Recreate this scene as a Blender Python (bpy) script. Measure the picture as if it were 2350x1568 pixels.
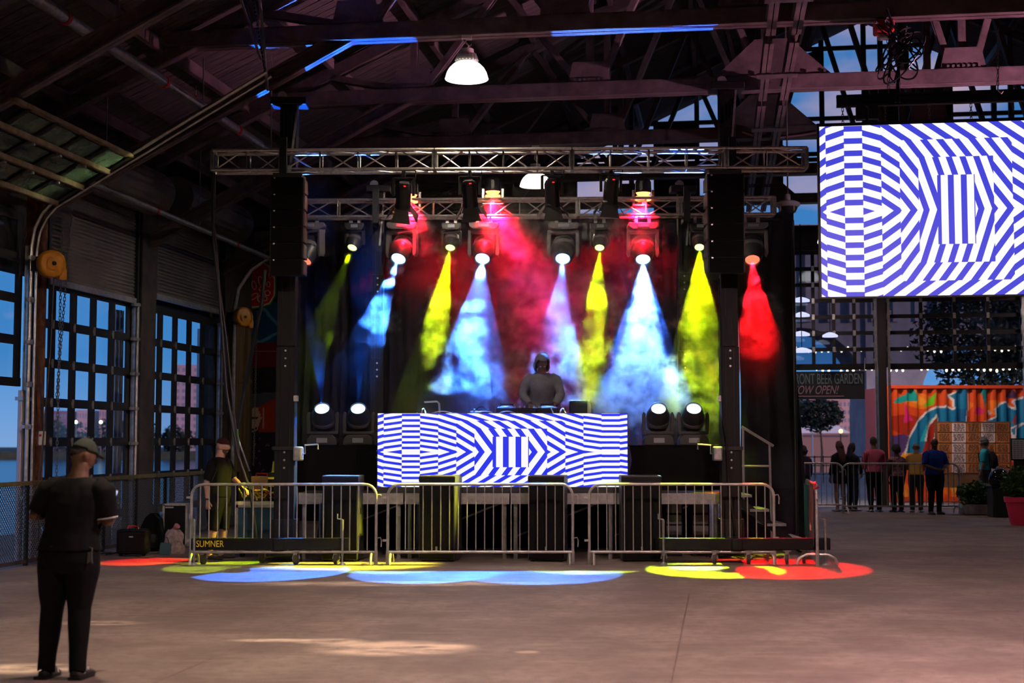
import bpy, bmesh, math, random
import numpy as np
from mathutils import Vector, Matrix, noise as mnoise

for o in list(bpy.data.objects):
    bpy.data.objects.remove(o)
random.seed(7)
sc = bpy.context.scene
COL = sc.collection
R = math.radians
V = Vector

# ------------------------------------------------------------------ camera
F, PITCH, CZ = 3264.0, R(4.0), 1.7          # focal length in pixels of the 2350 x 1568 frame
cam_d = bpy.data.cameras.new('camera')
cam = bpy.data.objects.new('camera', cam_d)
COL.objects.link(cam)
cam.location = (0, 0, CZ)
cam.rotation_euler = (R(90) + PITCH, 0, 0)
cam_d.sensor_width = 36
cam_d.lens = 36 * F / 2350
cam_d.clip_end = 2000
cam_d.dof.use_dof = True
cam_d.dof.focus_distance = 20.3
cam_d.dof.aperture_fstop = 1.9
sc.camera = cam


def ray(px, py):
    x, z = (px - 1175) / F, (784 - py) / F
    return V((x, math.cos(PITCH) - math.sin(PITCH) * z, math.sin(PITCH) + math.cos(PITCH) * z))


def at(px, py, Y):
    d = ray(px, py)
    t = Y / d.y
    return V((d.x * t, Y, CZ + d.z * t))


def fl(px, py, z=0.0):
    d = ray(px, py)
    t = (z - CZ) / d.z
    return V((d.x * t, d.y * t, z))


# building frame: l runs right along the trusses, t runs deeper along the left wall
ANG = R(8.3)
_o = fl(0, 1309)
OB = _o - V((math.cos(ANG), -math.sin(ANG), 0)) * 0.45
B = Matrix.Translation(OB) @ Matrix.Rotation(-ANG, 4, 'Z')
BI = B.inverted()


def bld(px, py, l=None, t=None):
    """the ray through a pixel, met with the plane l = const or t = const, in building coordinates"""
    o = BI @ V((0, 0, CZ))
    d = BI.to_3x3() @ ray(px, py)
    k = (l - o.x) / d.x if l is not None else (t - o.y) / d.y
    return o + d * k


# ------------------------------------------------------------------ world, exposure
sc.view_settings.view_transform = 'Standard'
sc.view_settings.look = 'None'
sc.view_settings.gamma = 1
sc.view_settings.exposure = 0
sc.view_settings.use_curve_mapping = False
sc.cycles.max_bounces = 5
sc.cycles.diffuse_bounces = 2
sc.cycles.glossy_bounces = 3
sc.cycles.transmission_bounces = 4
sc.cycles.volume_bounces = 0
sc.cycles.transparent_max_bounces = 8
sc.cycles.caustics_reflective = False
sc.cycles.caustics_refractive = False
sc.cycles.sample_clamp_indirect = 3
sc.cycles.use_denoising = True
sc.cycles.denoising_input_passes = 'RGB_ALBEDO'
sc.cycles.use_adaptive_sampling = True
sc.cycles.adaptive_threshold = 0.03
sc.cycles.volume_step_rate = 2.5
sc.cycles.volume_max_steps = 256

world = bpy.data.worlds.new('dusk_sky')
sc.world = world
world.use_nodes = True
wn, wl = world.node_tree.nodes, world.node_tree.links
wn.clear()
w_out = wn.new('ShaderNodeOutputWorld')
w_bg = wn.new('ShaderNodeBackground')
w_tc = wn.new('ShaderNodeTexCoord')
w_sep = wn.new('ShaderNodeSeparateXYZ')
w_ramp = wn.new('ShaderNodeValToRGB')
w_map = wn.new('ShaderNodeMapping')
w_noise = wn.new('ShaderNodeTexNoise')
w_cr = wn.new('ShaderNodeValToRGB')
w_mix = wn.new('ShaderNodeMixRGB')
wl.new(w_tc.outputs['Generated'], w_sep.inputs[0])
wl.new(w_sep.outputs['Z'], w_ramp.inputs[0])
cr = w_ramp.color_ramp
cr.elements[0].position = 0.0
cr.elements[0].color = (0.17, 0.33, 0.62, 1)
cr.elements[1].position = 0.5
cr.elements[1].color = (0.035, 0.15, 0.42, 1)
e = cr.elements.new(0.06)
e.color = (0.055, 0.25, 0.60, 1)
w_map.inputs['Scale'].default_value = (3.0, 3.0, 7.0)
wl.new(w_tc.outputs['Generated'], w_map.inputs[0])
wl.new(w_map.outputs[0], w_noise.inputs['Vector'])
w_noise.inputs['Scale'].default_value = 1.6
w_noise.inputs['Detail'].default_value = 5
wl.new(w_noise.outputs['Fac'], w_cr.inputs[0])
w_cr.color_ramp.elements[0].position = 0.53
w_cr.color_ramp.elements[0].color = (0, 0, 0, 1)
w_cr.color_ramp.elements[1].position = 0.70
w_cr.color_ramp.elements[1].color = (0.9, 0.9, 0.9, 1)
wl.new(w_cr.outputs[0], w_mix.inputs[0])
wl.new(w_ramp.outputs[0], w_mix.inputs[1])
w_mix.inputs[2].default_value = (0.62, 0.42, 0.48, 1)
wl.new(w_mix.outputs[0], w_bg.inputs['Color'])
w_bg.inputs['Strength'].default_value = 1.1
wl.new(w_bg.outputs[0], w_out.inputs[0])


def look_quat(a, b):
    return (V(b) - V(a)).to_track_quat('-Z', 'Y')


def spot(p, aim, color, power, half_deg, blend=0.25, radius=0.02, square=False):
    l = bpy.data.lights.new('beam', 'SPOT')
    l.energy = power
    l.color = color
    l.spot_size = 2 * R(half_deg)
    l.spot_blend = blend
    l.shadow_soft_size = radius
    l.use_square = square
    o = bpy.data.objects.new('beam', l)
    COL.objects.link(o)
    o.location = p
    o.rotation_mode = 'QUATERNION'
    o.rotation_quaternion = look_quat(p, aim)
    return o


def bulb(p, color, power, radius=0.12):
    l = bpy.data.lights.new('bulb', 'POINT')
    l.energy = power
    l.color = color
    l.shadow_soft_size = radius
    o = bpy.data.objects.new('bulb', l)
    COL.objects.link(o)
    o.location = p
    return o


# ------------------------------------------------------------------ materials
MATS = {}


def mat(name, c=(0.5, 0.5, 0.5), rough=0.6, metal=0.0, c2=None, scale=6.0, bump=0.0, emit=None, power=1.0, stretch=(1, 1, 1), spec=0.5, lo=0.4, hi=0.65, alpha=None):
    if name in MATS:
        return MATS[name]
    m = bpy.data.materials.new(name)
    MATS[name] = m
    m.use_nodes = True
    n, l = m.node_tree.nodes, m.node_tree.links
    p = n['Principled BSDF']
    p.inputs['Base Color'].default_value = (*c, 1)
    p.inputs['Roughness'].default_value = rough
    p.inputs['Metallic'].default_value = metal
    p.inputs['Specular IOR Level'].default_value = spec
    m.diffuse_color = (*c, 1)
    if emit is not None:
        p.inputs['Emission Color'].default_value = (*emit, 1)
        p.inputs['Emission Strength'].default_value = power
    if alpha is not None:
        p.inputs['Alpha'].default_value = alpha
    if c2 is not None or bump:
        tc = n.new('ShaderNodeTexCoord')
        mp = n.new('ShaderNodeMapping')
        mp.inputs['Scale'].default_value = stretch
        nz = n.new('ShaderNodeTexNoise')
        nz.inputs['Scale'].default_value = scale
        nz.inputs['Detail'].default_value = 6
        nz.inputs['Roughness'].default_value = 0.62
        l.new(tc.outputs['Object'], mp.inputs[0])
        l.new(mp.outputs[0], nz.inputs['Vector'])
        if c2 is not None:
            r = n.new('ShaderNodeValToRGB')
            r.color_ramp.elements[0].position = lo
            r.color_ramp.elements[1].position = hi
            r.color_ramp.elements[0].color = (*c, 1)
            r.color_ramp.elements[1].color = (*c2, 1)
            l.new(nz.outputs['Fac'], r.inputs[0])
            l.new(r.outputs[0], p.inputs['Base Color'])
        if bump:
            b = n.new('ShaderNodeBump')
            b.inputs['Strength'].default_value = bump
            b.inputs['Distance'].default_value = 0.02
            l.new(nz.outputs['Fac'], b.inputs['Height'])
            l.new(b.outputs[0], p.inputs['Normal'])
    return m


def emat(name, c, power):
    """something that gives off light: lamp, lens, screen"""
    m = mat(name, (0.02, 0.02, 0.02), 0.4, emit=c, power=power)
    return m


def paint_mat(name, rough=0.6, metal=0.0, power=0.0):
    """colour from the painted colour attribute 'paint', with fine wear"""
    if name in MATS:
        return MATS[name]
    m = mat(name, (0.5, 0.5, 0.5), rough, metal)
    n, l = m.node_tree.nodes, m.node_tree.links
    p = n['Principled BSDF']
    a = n.new('ShaderNodeAttribute')
    a.attribute_name = 'paint'
    nz = n.new('ShaderNodeTexNoise')
    nz.inputs['Scale'].default_value = 9
    nz.inputs['Detail'].default_value = 5
    mx = n.new('ShaderNodeMixRGB')
    mx.blend_type = 'MULTIPLY'
    mx.inputs[0].default_value = 0.35
    l.new(a.outputs['Color'], mx.inputs[1])
    l.new(nz.outputs['Color'], mx.inputs[2])
    l.new(mx.outputs[0], p.inputs['Base Color'])
    return m


# ------------------------------------------------------------------ mesh builder
class MB:
    def __init__(self, M=None):
        self.v, self.f, self.mi = [], [], []
        self.M = M
        self.m = 0

    def add(self, vs, fs):
        k = len(self.v)
        if self.M is not None:
            vs = [self.M @ V(p) for p in vs]
        self.v.extend([tuple(p) for p in vs])
        self.f.extend([tuple(i + k for i in f) for f in fs])
        self.mi.extend([self.m] * len(fs))
        return self

    def box(self, a, b, M=None):
        x0, y0, z0 = a
        x1, y1, z1 = b
        vs = [(x0, y0, z0), (x1, y0, z0), (x1, y1, z0), (x0, y1, z0), (x0, y0, z1), (x1, y0, z1), (x1, y1, z1), (x0, y1, z1)]
        if M is not None:
            vs = [M @ V(p) for p in vs]
        return self.add(vs, [(0, 3, 2, 1), (4, 5, 6, 7), (0, 1, 5, 4), (1, 2, 6, 5), (2, 3, 7, 6), (3, 0, 4, 7)])

    def cbox(self, c, s, M=None):
        return self.box([c[i] - s[i] / 2 for i in range(3)], [c[i] + s[i] / 2 for i in range(3)], M)

    @staticmethod
    def basis(p, q, up=(0, 0, 1)):
        d = (V(q) - V(p)).normalized()
        u = V(up)
        if abs(d.dot(u)) > 0.99:
            u = V((1, 0, 0))
        s = d.cross(u).normalized()
        u = s.cross(d).normalized()
        return d, s, u

    def bar(self, p, q, w, h, up=(0, 0, 1)):
        p, q = V(p), V(q)
        d, s, u = self.basis(p, q, up)
        s, u = s * (w / 2), u * (h / 2)
        vs = [p - s - u, p + s - u, p + s + u, p - s + u, q - s - u, q + s - u, q + s + u, q - s + u]
        return self.add(vs, [(0, 3, 2, 1), (4, 5, 6, 7), (0, 1, 5, 4), (1, 2, 6, 5), (2, 3, 7, 6), (3, 0, 4, 7)])

    def angle(self, p, q, w, th=0.012, up=(0, 0, 1)):
        """a steel channel: two flanges and a web"""
        p, q = V(p), V(q)
        d, s, u = self.basis(p, q, up)
        o = u * (w / 2 - th / 2)
        self.bar(p + o, q + o, w * 0.55, th, up)
        self.bar(p - o, q - o, w * 0.55, th, up)
        return self.bar(p, q, th, w, up)

    def tube(self, pts, r, n=8, cap=True, closed=False):
        pts = [V(p) for p in pts]
        rs = r if isinstance(r, (list, tuple)) else [r] * len(pts)
        N = len(pts)
        d0 = (pts[1] - pts[0]).normalized()
        u = V((0, 0, 1)) if abs(d0.z) < 0.9 else V((1, 0, 0))
        s = d0.cross(u).normalized()
        vs, fs = [], []
        for i in range(N):
            if closed:
                d = (pts[(i + 1) % N] - pts[i - 1]).normalized()
            else:
                d = (pts[min(i + 1, N - 1)] - pts[max(i - 1, 0)]).normalized()
            s = (s - d * s.dot(d)).normalized()
            t = d.cross(s)
            for k in range(n):
                a = 2 * math.pi * k / n
                vs.append(pts[i] + (s * math.cos(a) + t * math.sin(a)) * rs[i])
        for i in range(N if closed else N - 1):
            j = (i + 1) % N
            for k in range(n):
                k2 = (k + 1) % n
                fs.append((i * n + k, i * n + k2, j * n + k2, j * n + k))
        if cap and not closed:
            fs.append(tuple(range(n - 1, -1, -1)))
            fs.append(tuple((N - 1) * n + k for k in range(n)))
        return self.add(vs, fs)

    def lathe(self, prof, n=20, M=None, cap=True, arc=2 * math.pi):
        """profile of (radius, z) turned about z"""
        vs, fs = [], []
        full = arc > 6.28
        m = n if full else n + 1
        for r, z in prof:
            for k in range(m):
                a = arc * k / n
                vs.append((r * math.cos(a), r * math.sin(a), z))
        for i in range(len(prof) - 1):
            for k in range(n):
                k2 = (k + 1) % m
                fs.append((i * m + k, i * m + k2, (i + 1) * m + k2, (i + 1) * m + k))
        if cap and full:
            fs.append(tuple(range(m - 1, -1, -1)))
            fs.append(tuple((len(prof) - 1) * m + k for k in range(m)))
        if M is not None:
            vs = [M @ V(p) for p in vs]
        return self.add(vs, fs)

    def prism(self, poly, a, b, axis='y', M=None):
        """polygon (two coordinates) pushed from a to b along an axis"""
        def P(u, w, k):
            return {'y': (u, k, w), 'x': (k, u, w), 'z': (u, w, k)}[axis]
        n = len(poly)
        vs = [P(u, w, a) for u, w in poly] + [P(u, w, b) for u, w in poly]
        if M is not None:
            vs = [M @ V(p) for p in vs]
        fs = [tuple(range(n - 1, -1, -1)), tuple(range(n, 2 * n))]
        fs += [(i, (i + 1) % n, n + (i + 1) % n, n + i) for i in range(n)]
        return self.add(vs, fs)

    def ball(self, c, r, nu=12, nv=8, M=None):
        rx, ry, rz = r if isinstance(r, (tuple, list)) else (r, r, r)
        vs = [V((0, 0, -1))]
        for j in range(1, nv):
            b = -math.pi / 2 + math.pi * j / nv
            for k in range(nu):
                a = 2 * math.pi * k / nu
                vs.append(V((math.cos(a) * math.cos(b), math.sin(a) * math.cos(b), math.sin(b))))
        vs.append(V((0, 0, 1)))
        vs = [V((c[0] + p.x * rx, c[1] + p.y * ry, c[2] + p.z * rz)) for p in vs]
        if M is not None:
            vs = [M @ p for p in vs]
        fs = [(0, 1 + (k + 1) % nu, 1 + k) for k in range(nu)]
        for j in range(nv - 2):
            for k in range(nu):
                a, b2 = 1 + j * nu + k, 1 + j * nu + (k + 1) % nu
                fs.append((a, b2, b2 + nu, a + nu))
        t = 1 + (nv - 1) * nu
        fs += [(t - nu + k, t - nu + (k + 1) % nu, t) for k in range(nu)]
        return self.add(vs, fs)

    def grid(self, fn, nu, nv):
        """surface fn(i/nu, j/nv)"""
        vs = [fn(i / nu, j / nv) for j in range(nv + 1) for i in range(nu + 1)]
        fs = [(j * (nu + 1) + i, j * (nu + 1) + i + 1, (j + 1) * (nu + 1) + i + 1, (j + 1) * (nu + 1) + i) for j in range(nv) for i in range(nu)]
        return self.add(vs, fs)

    def mesh(self, name, origin=None):
        me = bpy.data.meshes.new(name)
        vs = self.v
        if origin is not None and origin.length > 0:
            vs = [(x - origin.x, y - origin.y, z - origin.z) for x, y, z in vs]
        me.from_pydata(vs, [], self.f)
        if any(self.mi):
            me.polygons.foreach_set('material_index', self.mi)
        me.update()
        return me


def wloc(o):
    p = V((0, 0, 0))
    while o is not None:
        p += o.location
        o = o.parent
    return p


def tag(o, label=None, cat=None, group=None, kind=None):
    for k, v in (('label', label), ('category', cat), ('group', group), ('kind', kind)):
        if v:
            o[k] = v
    return o


def thing(name, label, cat, loc=(0, 0, 0), group=None, kind=None):
    o = bpy.data.objects.new(name, None)
    o.empty_display_size = 0.1
    COL.objects.link(o)
    o.location = loc
    return tag(o, label, cat, group, kind)


def part(name, mb, m, parent=None, label=None, bevel=0.0, smooth=False, kind=None, fix=False):
    """links a mesh object; vertices of mb are in world coordinates (or local to a root at the origin)"""
    me = mb.mesh(name, wloc(parent)) if isinstance(mb, MB) else mb
    for k in (m if isinstance(m, (list, tuple)) else [m]):
        me.materials.append(k)
    if fix:
        b = bmesh.new()
        b.from_mesh(me)
        bmesh.ops.recalc_face_normals(b, faces=b.faces)
        b.to_mesh(me)
        b.free()
    o = bpy.data.objects.new(name, me)
    COL.objects.link(o)
    if parent is not None:
        o.parent = parent
    if smooth:
        me.polygons.foreach_set('use_smooth', [True] * len(me.polygons))
        try:
            me.set_sharp_from_angle(angle=R(40))
        except Exception:
            pass
    if bevel:
        bm_ = o.modifiers.new('bevel', 'BEVEL')
        bm_.width = bevel
        bm_.segments = 2
        bm_.limit_method = 'ANGLE'
    return tag(o, label, kind=kind)


def struct(name, mb, m, parent=None, label=None, **k):
    o = part(name, mb, m, parent, **k)
    if parent is None:
        o['kind'] = 'structure'
        if label:
            o['label'] = label
    return o


def kids(o):
    return [c for c in bpy.data.objects if c.parent is o]


def dup(root, loc, rotz=0.0, label=None, group=None, tree=None, scale=None):
    r = root.copy()
    COL.objects.link(r)
    r.location = loc
    r.rotation_euler = (0, 0, rotz)
    if scale:
        r.scale = (scale,) * 3
    if label:
        r['label'] = label
    if group:
        r['group'] = group
    tree = tree if tree is not None else family(root)
    for ch, gs in tree:
        c = ch.copy()
        COL.objects.link(c)
        c.parent = r
        for g in gs:
            d = g.copy()
            COL.objects.link(d)
            d.parent = c
    return r


def family(root):
    return [(c, list(c.children)) for c in root.children]


def text_mesh(s, size, depth=0.003, shear=0.0, align='CENTER'):
    cu = bpy.data.curves.new('t', 'FONT')
    cu.body = s
    cu.size = size
    cu.extrude = depth
    cu.shear = shear
    cu.align_x = align
    cu.align_y = 'CENTER'
    o = bpy.data.objects.new('t', cu)
    COL.objects.link(o)
    dg = bpy.context.evaluated_depsgraph_get()
    me = bpy.data.meshes.new_from_object(o.evaluated_get(dg))
    bpy.data.objects.remove(o)
    return me


def text_part(name, s, size, m, parent, M, sx=1.0, **k):
    """lettering standing in the xz plane of M, facing -y"""
    me = text_mesh(s, size, **k)
    M2 = M @ Matrix.Rotation(R(90), 4, 'X') @ Matrix.Diagonal((sx, 1, 1, 1))
    w = wloc(parent)
    me.transform(Matrix.Translation(-w) @ M2)
    o = bpy.data.objects.new(name, me)
    me.materials.append(m)
    COL.objects.link(o)
    if parent is not None:
        o.parent = parent
    return o


def in_poly(X, Y, poly):
    X, Y = np.asarray(X), np.asarray(Y)
    c = np.zeros(X.shape, bool)
    n = len(poly)
    for i in range(n):
        x0, y0 = poly[i]
        x1, y1 = poly[(i + 1) % n]
        if y0 == y1:
            continue
        c ^= ((y0 > Y) != (y1 > Y)) & (X < (x1 - x0) * (Y - y0) / (y1 - y0) + x0)
    return c


def paint(me, cols):
    a = me.color_attributes.new('paint', 'FLOAT_COLOR', 'POINT')
    a.data.foreach_set('color', np.concatenate([cols, np.ones((len(cols), 1))], 1).astype(np.float32).ravel())


def srgb(r, g, b):
    f = lambda c: (c / 255 / 12.92) if c <= 10 else ((c / 255 + 0.055) / 1.055) ** 2.4
    return (f(r), f(g), f(b))


# low pink evening sun from behind on the right; the hall itself stays in its own shade
sun_d = bpy.data.lights.new('evening_sun', 'SUN')
sun_d.energy = 1.7
sun_d.color = (1.0, 0.68, 0.66)
sun_d.angle = R(3)
sun = bpy.data.objects.new('evening_sun', sun_d)
COL.objects.link(sun)
sun.rotation_mode = 'QUATERNION'
sun.rotation_quaternion = V((-0.70, 0.70, -0.085)).to_track_quat('-Z', 'Y')

# ------------------------------------------------------------------ the hall
T0, T1, T2, T3, T4, TE = -2.05, 1.71, 5.47, 9.23, 12.99, 20.5
RIDGE, EAVE, SL = 13.75, 6.6, 0.46
roofz = lambda l: EAVE + SL * (l if l < RIDGE else 2 * RIDGE - l)
LW = 2 * RIDGE


def bp(l, t, z):
    return B @ V((l, t, z))


M_steel_dark = mat('dark_painted_steel', (0.035, 0.030, 0.032), 0.55, 0.3, c2=(0.085, 0.06, 0.055), scale=3, bump=0.15)
M_steel_truss = mat('primed_truss_steel', (0.085, 0.060, 0.065), 0.55, 0.2, c2=(0.17, 0.12, 0.128), scale=2.2, bump=0.2)
M_rust = mat('rusty_steel', (0.09, 0.035, 0.018), 0.8, 0.2, c2=(0.23, 0.10, 0.045), scale=7, bump=0.35)
M_alu_black = mat('black_aluminium', (0.012, 0.012, 0.013), 0.45, 0.3)
M_galv = mat('galvanised_steel', (0.42, 0.43, 0.43), 0.38, 0.85, c2=(0.6, 0.6, 0.6), scale=12, bump=0.05)
M_slats = mat('shutter_steel', (0.16, 0.14, 0.14), 0.5, 0.5, c2=(0.26, 0.23, 0.22), scale=1.5)
M_roof = mat('roof_boards', (0.045, 0.033, 0.035), 0.8, 0.0, c2=(0.09, 0.065, 0.068), scale=2.5, bump=0.3, stretch=(1, 6, 1))
M_wall = mat('dark_wall_boards', (0.04, 0.035, 0.035), 0.8, c2=(0.07, 0.06, 0.06), scale=3, bump=0.3)
M_board = mat('brown_boards', (0.10, 0.062, 0.032), 0.75, c2=(0.19, 0.125, 0.07), scale=5, bump=0.25, stretch=(1, 1, 0.15))
M_yellow = mat('yellow_plastic', (0.75, 0.33, 0.02), 0.4, c2=(0.62, 0.24, 0.015), scale=5)
M_red = mat('red_paint', (0.5, 0.02, 0.015), 0.4)
M_black = mat('black_plastic', (0.007, 0.007, 0.008), 0.42)
M_chain = mat('chain_steel', (0.3, 0.3, 0.29), 0.4, 0.9)


def glass_mat(name, tint, a):
    m = bpy.data.materials.new(name)
    m.use_nodes = True
    n, l = m.node_tree.nodes, m.node_tree.links
    n.clear()
    o = n.new('ShaderNodeOutputMaterial')
    mx = n.new('ShaderNodeMixShader')
    tr = n.new('ShaderNodeBsdfTransparent')
    tr.inputs[0].default_value = (*tint, 1)
    g = n.new('ShaderNodeBsdfGlossy')
    g.inputs['Roughness'].default_value = 0.06
    g.inputs['Color'].default_value = (0.8, 0.85, 0.85, 1)
    mx.inputs[0].default_value = a
    l.new(tr.outputs[0], mx.inputs[1])
    l.new(g.outputs[0], mx.inputs[2])
    l.new(mx.outputs[0], o.inputs[0])
    return m


M_glass = glass_mat('door_glass', (0.93, 0.95, 0.97), 0.06)
M_glass_far = glass_mat('hazy_door_glass', (0.62, 0.64, 0.70), 0.08)


def frosted_mat():
    m = mat('green_reflection_glass', (0.16, 0.25, 0.19), 0.25, c2=(0.08, 0.13, 0.10), scale=3)  # green reflection of the stage light put into the pane colour
    p = m.node_tree.nodes['Principled BSDF']
    p.inputs['Alpha'].default_value = 0.75
    return m


M_green_pane = frosted_mat()

# floor: worn brown concrete, pale scuffs, one pale worn patch, joints
mf = mat('worn_concrete', (0.16, 0.122, 0.103), 0.62, c2=(0.275, 0.222, 0.185), scale=0.9, bump=0.0)
n_, l_ = mf.node_tree.nodes, mf.node_tree.links
p_ = n_['Principled BSDF']
base = p_.inputs['Base Color'].links[0].from_socket
tc = n_.new('ShaderNodeTexCoord')


def _mapnoise(scale, stretch, lo, hi, detail=6, rot=0.0, loc=(0, 0, 0)):
    mp = n_.new('ShaderNodeMapping')
    mp.inputs['Scale'].default_value = stretch
    mp.inputs['Rotation'].default_value = (0, 0, rot)
    mp.inputs['Location'].default_value = loc
    nz = n_.new('ShaderNodeTexNoise')
    nz.inputs['Scale'].default_value = scale
    nz.inputs['Detail'].default_value = detail
    nz.inputs['Roughness'].default_value = 0.7
    mr = n_.new('ShaderNodeMapRange')
    mr.inputs['From Min'].default_value = lo
    mr.inputs['From Max'].default_value = hi
    l_.new(tc.outputs['Object'], mp.inputs[0])
    l_.new(mp.outputs[0], nz.inputs['Vector'])
    l_.new(nz.outputs['Fac'], mr.inputs['Value'])
    return mr.outputs[0]


def _mix(fac, a, colr, mode='MIX'):
    m = n_.new('ShaderNodeMixRGB')
    m.blend_type = mode
    if isinstance(fac, float):
        m.inputs[0].default_value = fac
    else:
        l_.new(fac, m.inputs[0])
    l_.new(a, m.inputs[1])
    if isinstance(colr, tuple):
        m.inputs[2].default_value = (*colr, 1)
    else:
        l_.new(colr, m.inputs[2])
    return m.outputs[0]


def _math(op, a, b):
    m = n_.new('ShaderNodeMath')
    m.operation = op
    for i, x in enumerate((a, b)):
        if isinstance(x, (int, float)):
            m.inputs[i].default_value = x
        else:
            l_.new(x, m.inputs[i])
    m.use_clamp = True
    return m.outputs[0]


c_ = _mix(_mapnoise(7, (1, 1, 1), 0.45, 0.75), base, (0.13, 0.095, 0.078))
c_ = _mix(_math('MULTIPLY', _mapnoise(1.1, (0.7, 5, 1), 0.56, 0.75), 0.55), c_, (0.40, 0.32, 0.25))
c_ = _mix(_math('MULTIPLY', _mapnoise(2.4, (0.35, 7, 1), 0.66, 0.72, 4, 0.2), 0.8), c_, (0.50, 0.42, 0.34))
c_ = _mix(_mapnoise(2.0, (0.5, 6, 1), 0.63, 0.70, 5, 0.0, (3, 1, 0)), c_, (0.07, 0.05, 0.042))
# the pale worn patches (stains with an outline of their own), placed where they lie on the floor
pn = _mapnoise(1.6, (1, 2.2, 1), 0.36, 0.58, 8)
for (px, py, rx, ry) in ((900, 1488, 0.75, 0.5), (760, 1472, 0.35, 0.22), (640, 1470, 0.5, 0.12), (985, 1484, 0.4, 0.18), (1210, 1497, 0.12, 0.08), (60, 1535, 0.5, 0.3), (230, 1430, 0.5, 0.2), (900, 1340, 2.2, 0.35)):
    w = fl(px, py)
    q = BI @ w
    sp = n_.new('ShaderNodeTexGradient')
    sp.gradient_type = 'SPHERICAL'
    mp = n_.new('ShaderNodeMapping')
    mp.vector_type = 'POINT'
    mp.inputs['Location'].default_value = (-w.x / rx, -w.y / ry, 0)
    mp.inputs['Scale'].default_value = (1 / rx, 1 / ry, 0)
    l_.new(tc.outputs['Object'], mp.inputs[0])
    l_.new(mp.outputs[0], sp.inputs[0])
    s3 = _math('MULTIPLY', sp.outputs[0], 2.2)
    c_ = _mix(_math('MULTIPLY', _math('MULTIPLY', s3, pn), 1.0), c_, (0.80, 0.66, 0.50))
l_.new(c_, p_.inputs['Base Color'])
bn = n_.new('ShaderNodeBump')
bn.inputs['Strength'].default_value = 0.25
bn.inputs['Distance'].default_value = 0.01
l_.new(_mapnoise(14, (1, 1, 1), 0.3, 0.8), bn.inputs['Height'])
l_.new(bn.outputs[0], p_.inputs['Normal'])

# floor slabs: the cast slabs meet in recessed joints
mb = MB(B)
ls = [-0.6, 2.4, 5.9, 9.5, 13.1, 16.7, 20.3, 23.9, 27.6]
ts = [-22, -17, -13, -9.2, -5.3, -1.4, 2.6, 6.6, 10.6, 14.6, TE + 0.1]
struct('floor', MB(B).box((-0.6, -22, -0.25), (27.7, TE + 0.1, -0.012)), mf)
floor = bpy.data.objects['floor']
g = 0.006
for i in range(len(ls) - 1):
    for j in range(len(ts) - 1):
        part('slab', MB(B).box((ls[i] + g, ts[j] + g, -0.03), (ls[i + 1] - g, ts[j + 1] - g, 0)), mf, floor)

# walls that close the hall
struct('wall_right', MB(B).box((LW, -22, 0), (LW + 0.3, TE, EAVE)), M_wall)
struct('wall_front', MB(B).prism([(-0.4, 0), (LW, 0), (LW, EAVE), (RIDGE, EAVE + SL * RIDGE), (-0.4, EAVE)], -22.3, -22), M_wall)
wl_ = struct('wall_left', MB(B).box((-0.4, -22, 0), (-0.1, T0 - 0.3, EAVE)), M_wall)
part('upper_wall', MB(B).box((-0.4, T0 - 0.3, 4.15), (-0.12, TE, EAVE)), M_wall, wl_)
part('end_wall', MB(B).box((-0.4, T3 + 0.2, 0), (-0.12, TE, 4.2)), M_wall, wl_)

# roof: two boarded slopes, purlins under them
roof = struct('ceiling', MB(B).prism([(-0.8, EAVE - SL * 0.8 + 0.1), (RIDGE, EAVE + SL * RIDGE + 0.1), (LW + 0.8, EAVE - SL * 0.8 + 0.1), (LW + 0.8, EAVE - SL * 0.8 + 0.25), (RIDGE, EAVE + SL * RIDGE + 0.25), (-0.8, EAVE - SL * 0.8 + 0.25)], -22, TE + 0.6), M_roof)
for l in np.arange(0.4, LW, 1.49):
    z = roofz(l) - 0.06
    part('purlin', MB(B).bar((l, -22, z), (l, TE, z), 0.09, 0.18), M_steel_truss, roof)
bd = MB(B)
for t in np.arange(-6, TE, 0.24):
    for (l0, l1) in ((-0.3, RIDGE), (RIDGE, LW)):
        bd.bar((l0, t, roofz(l0) + 0.085), (l1, t, roofz(l1) + 0.085), 0.215, 0.03)
part('roof_board', bd, M_roof, roof, kind='stuff')

# end wall of the hall, with the doors' openings and the glazed gable
posts_px = [1640, 1825, 2025, 2346]
pl = [bld(px, 900, t=TE).x for px in posts_px]
zdoor = bld(2150, 846, t=TE).z
ztop = 6.75
we = struct('wall_back', MB(B).box((-0.4, TE, 0), (pl[0] - 2.2, TE + 0.25, 7.1)), M_wall)
part('lintel', MB(B).box((pl[0] - 2.2, TE, ztop), (LW, TE + 0.25, 7.35)), M_wall, we)
part('side_panel', MB(B).box((pl[3] + 4.0, TE, 0), (LW, TE + 0.25, ztop)), M_wall, we)
# gable: a frame that follows the roof with panes between glazing bars
gl0, gl1 = 6.0, LW - 6.0
gz0 = 7.35
for s in (0, 1):
    a, b = (-0.4, gl0) if s == 0 else (gl1, LW)
    part('gable_panel', MB(B).prism([(a, gz0 - 0.3), (b, gz0 - 0.3), (b, roofz(b)), (a, roofz(a) if a > 0 else EAVE)] if s == 0 else [(a, gz0 - 0.3), (b, gz0 - 0.3), (b, EAVE), (a, roofz(a))], TE, TE + 0.2), M_wall, we)
gw = struct('window_1', MB(B).bar((gl0, TE + 0.1, gz0), (gl1, TE + 0.1, gz0), 0.2, 0.14), M_steel_dark)
nb = 14
xs = np.linspace(gl0, gl1, nb + 1)
for k, x in enumerate(xs):
    part('mullion', MB(B).bar((x, TE + 0.1, gz0), (x, TE + 0.1, roofz(x)), 0.13, 0.13, (1, 0, 0)), M_steel_dark, gw)
zr = [gz0, 8.2, 9.2, 9.35, 10.3, 11.3, 12.2, 13.0]
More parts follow.
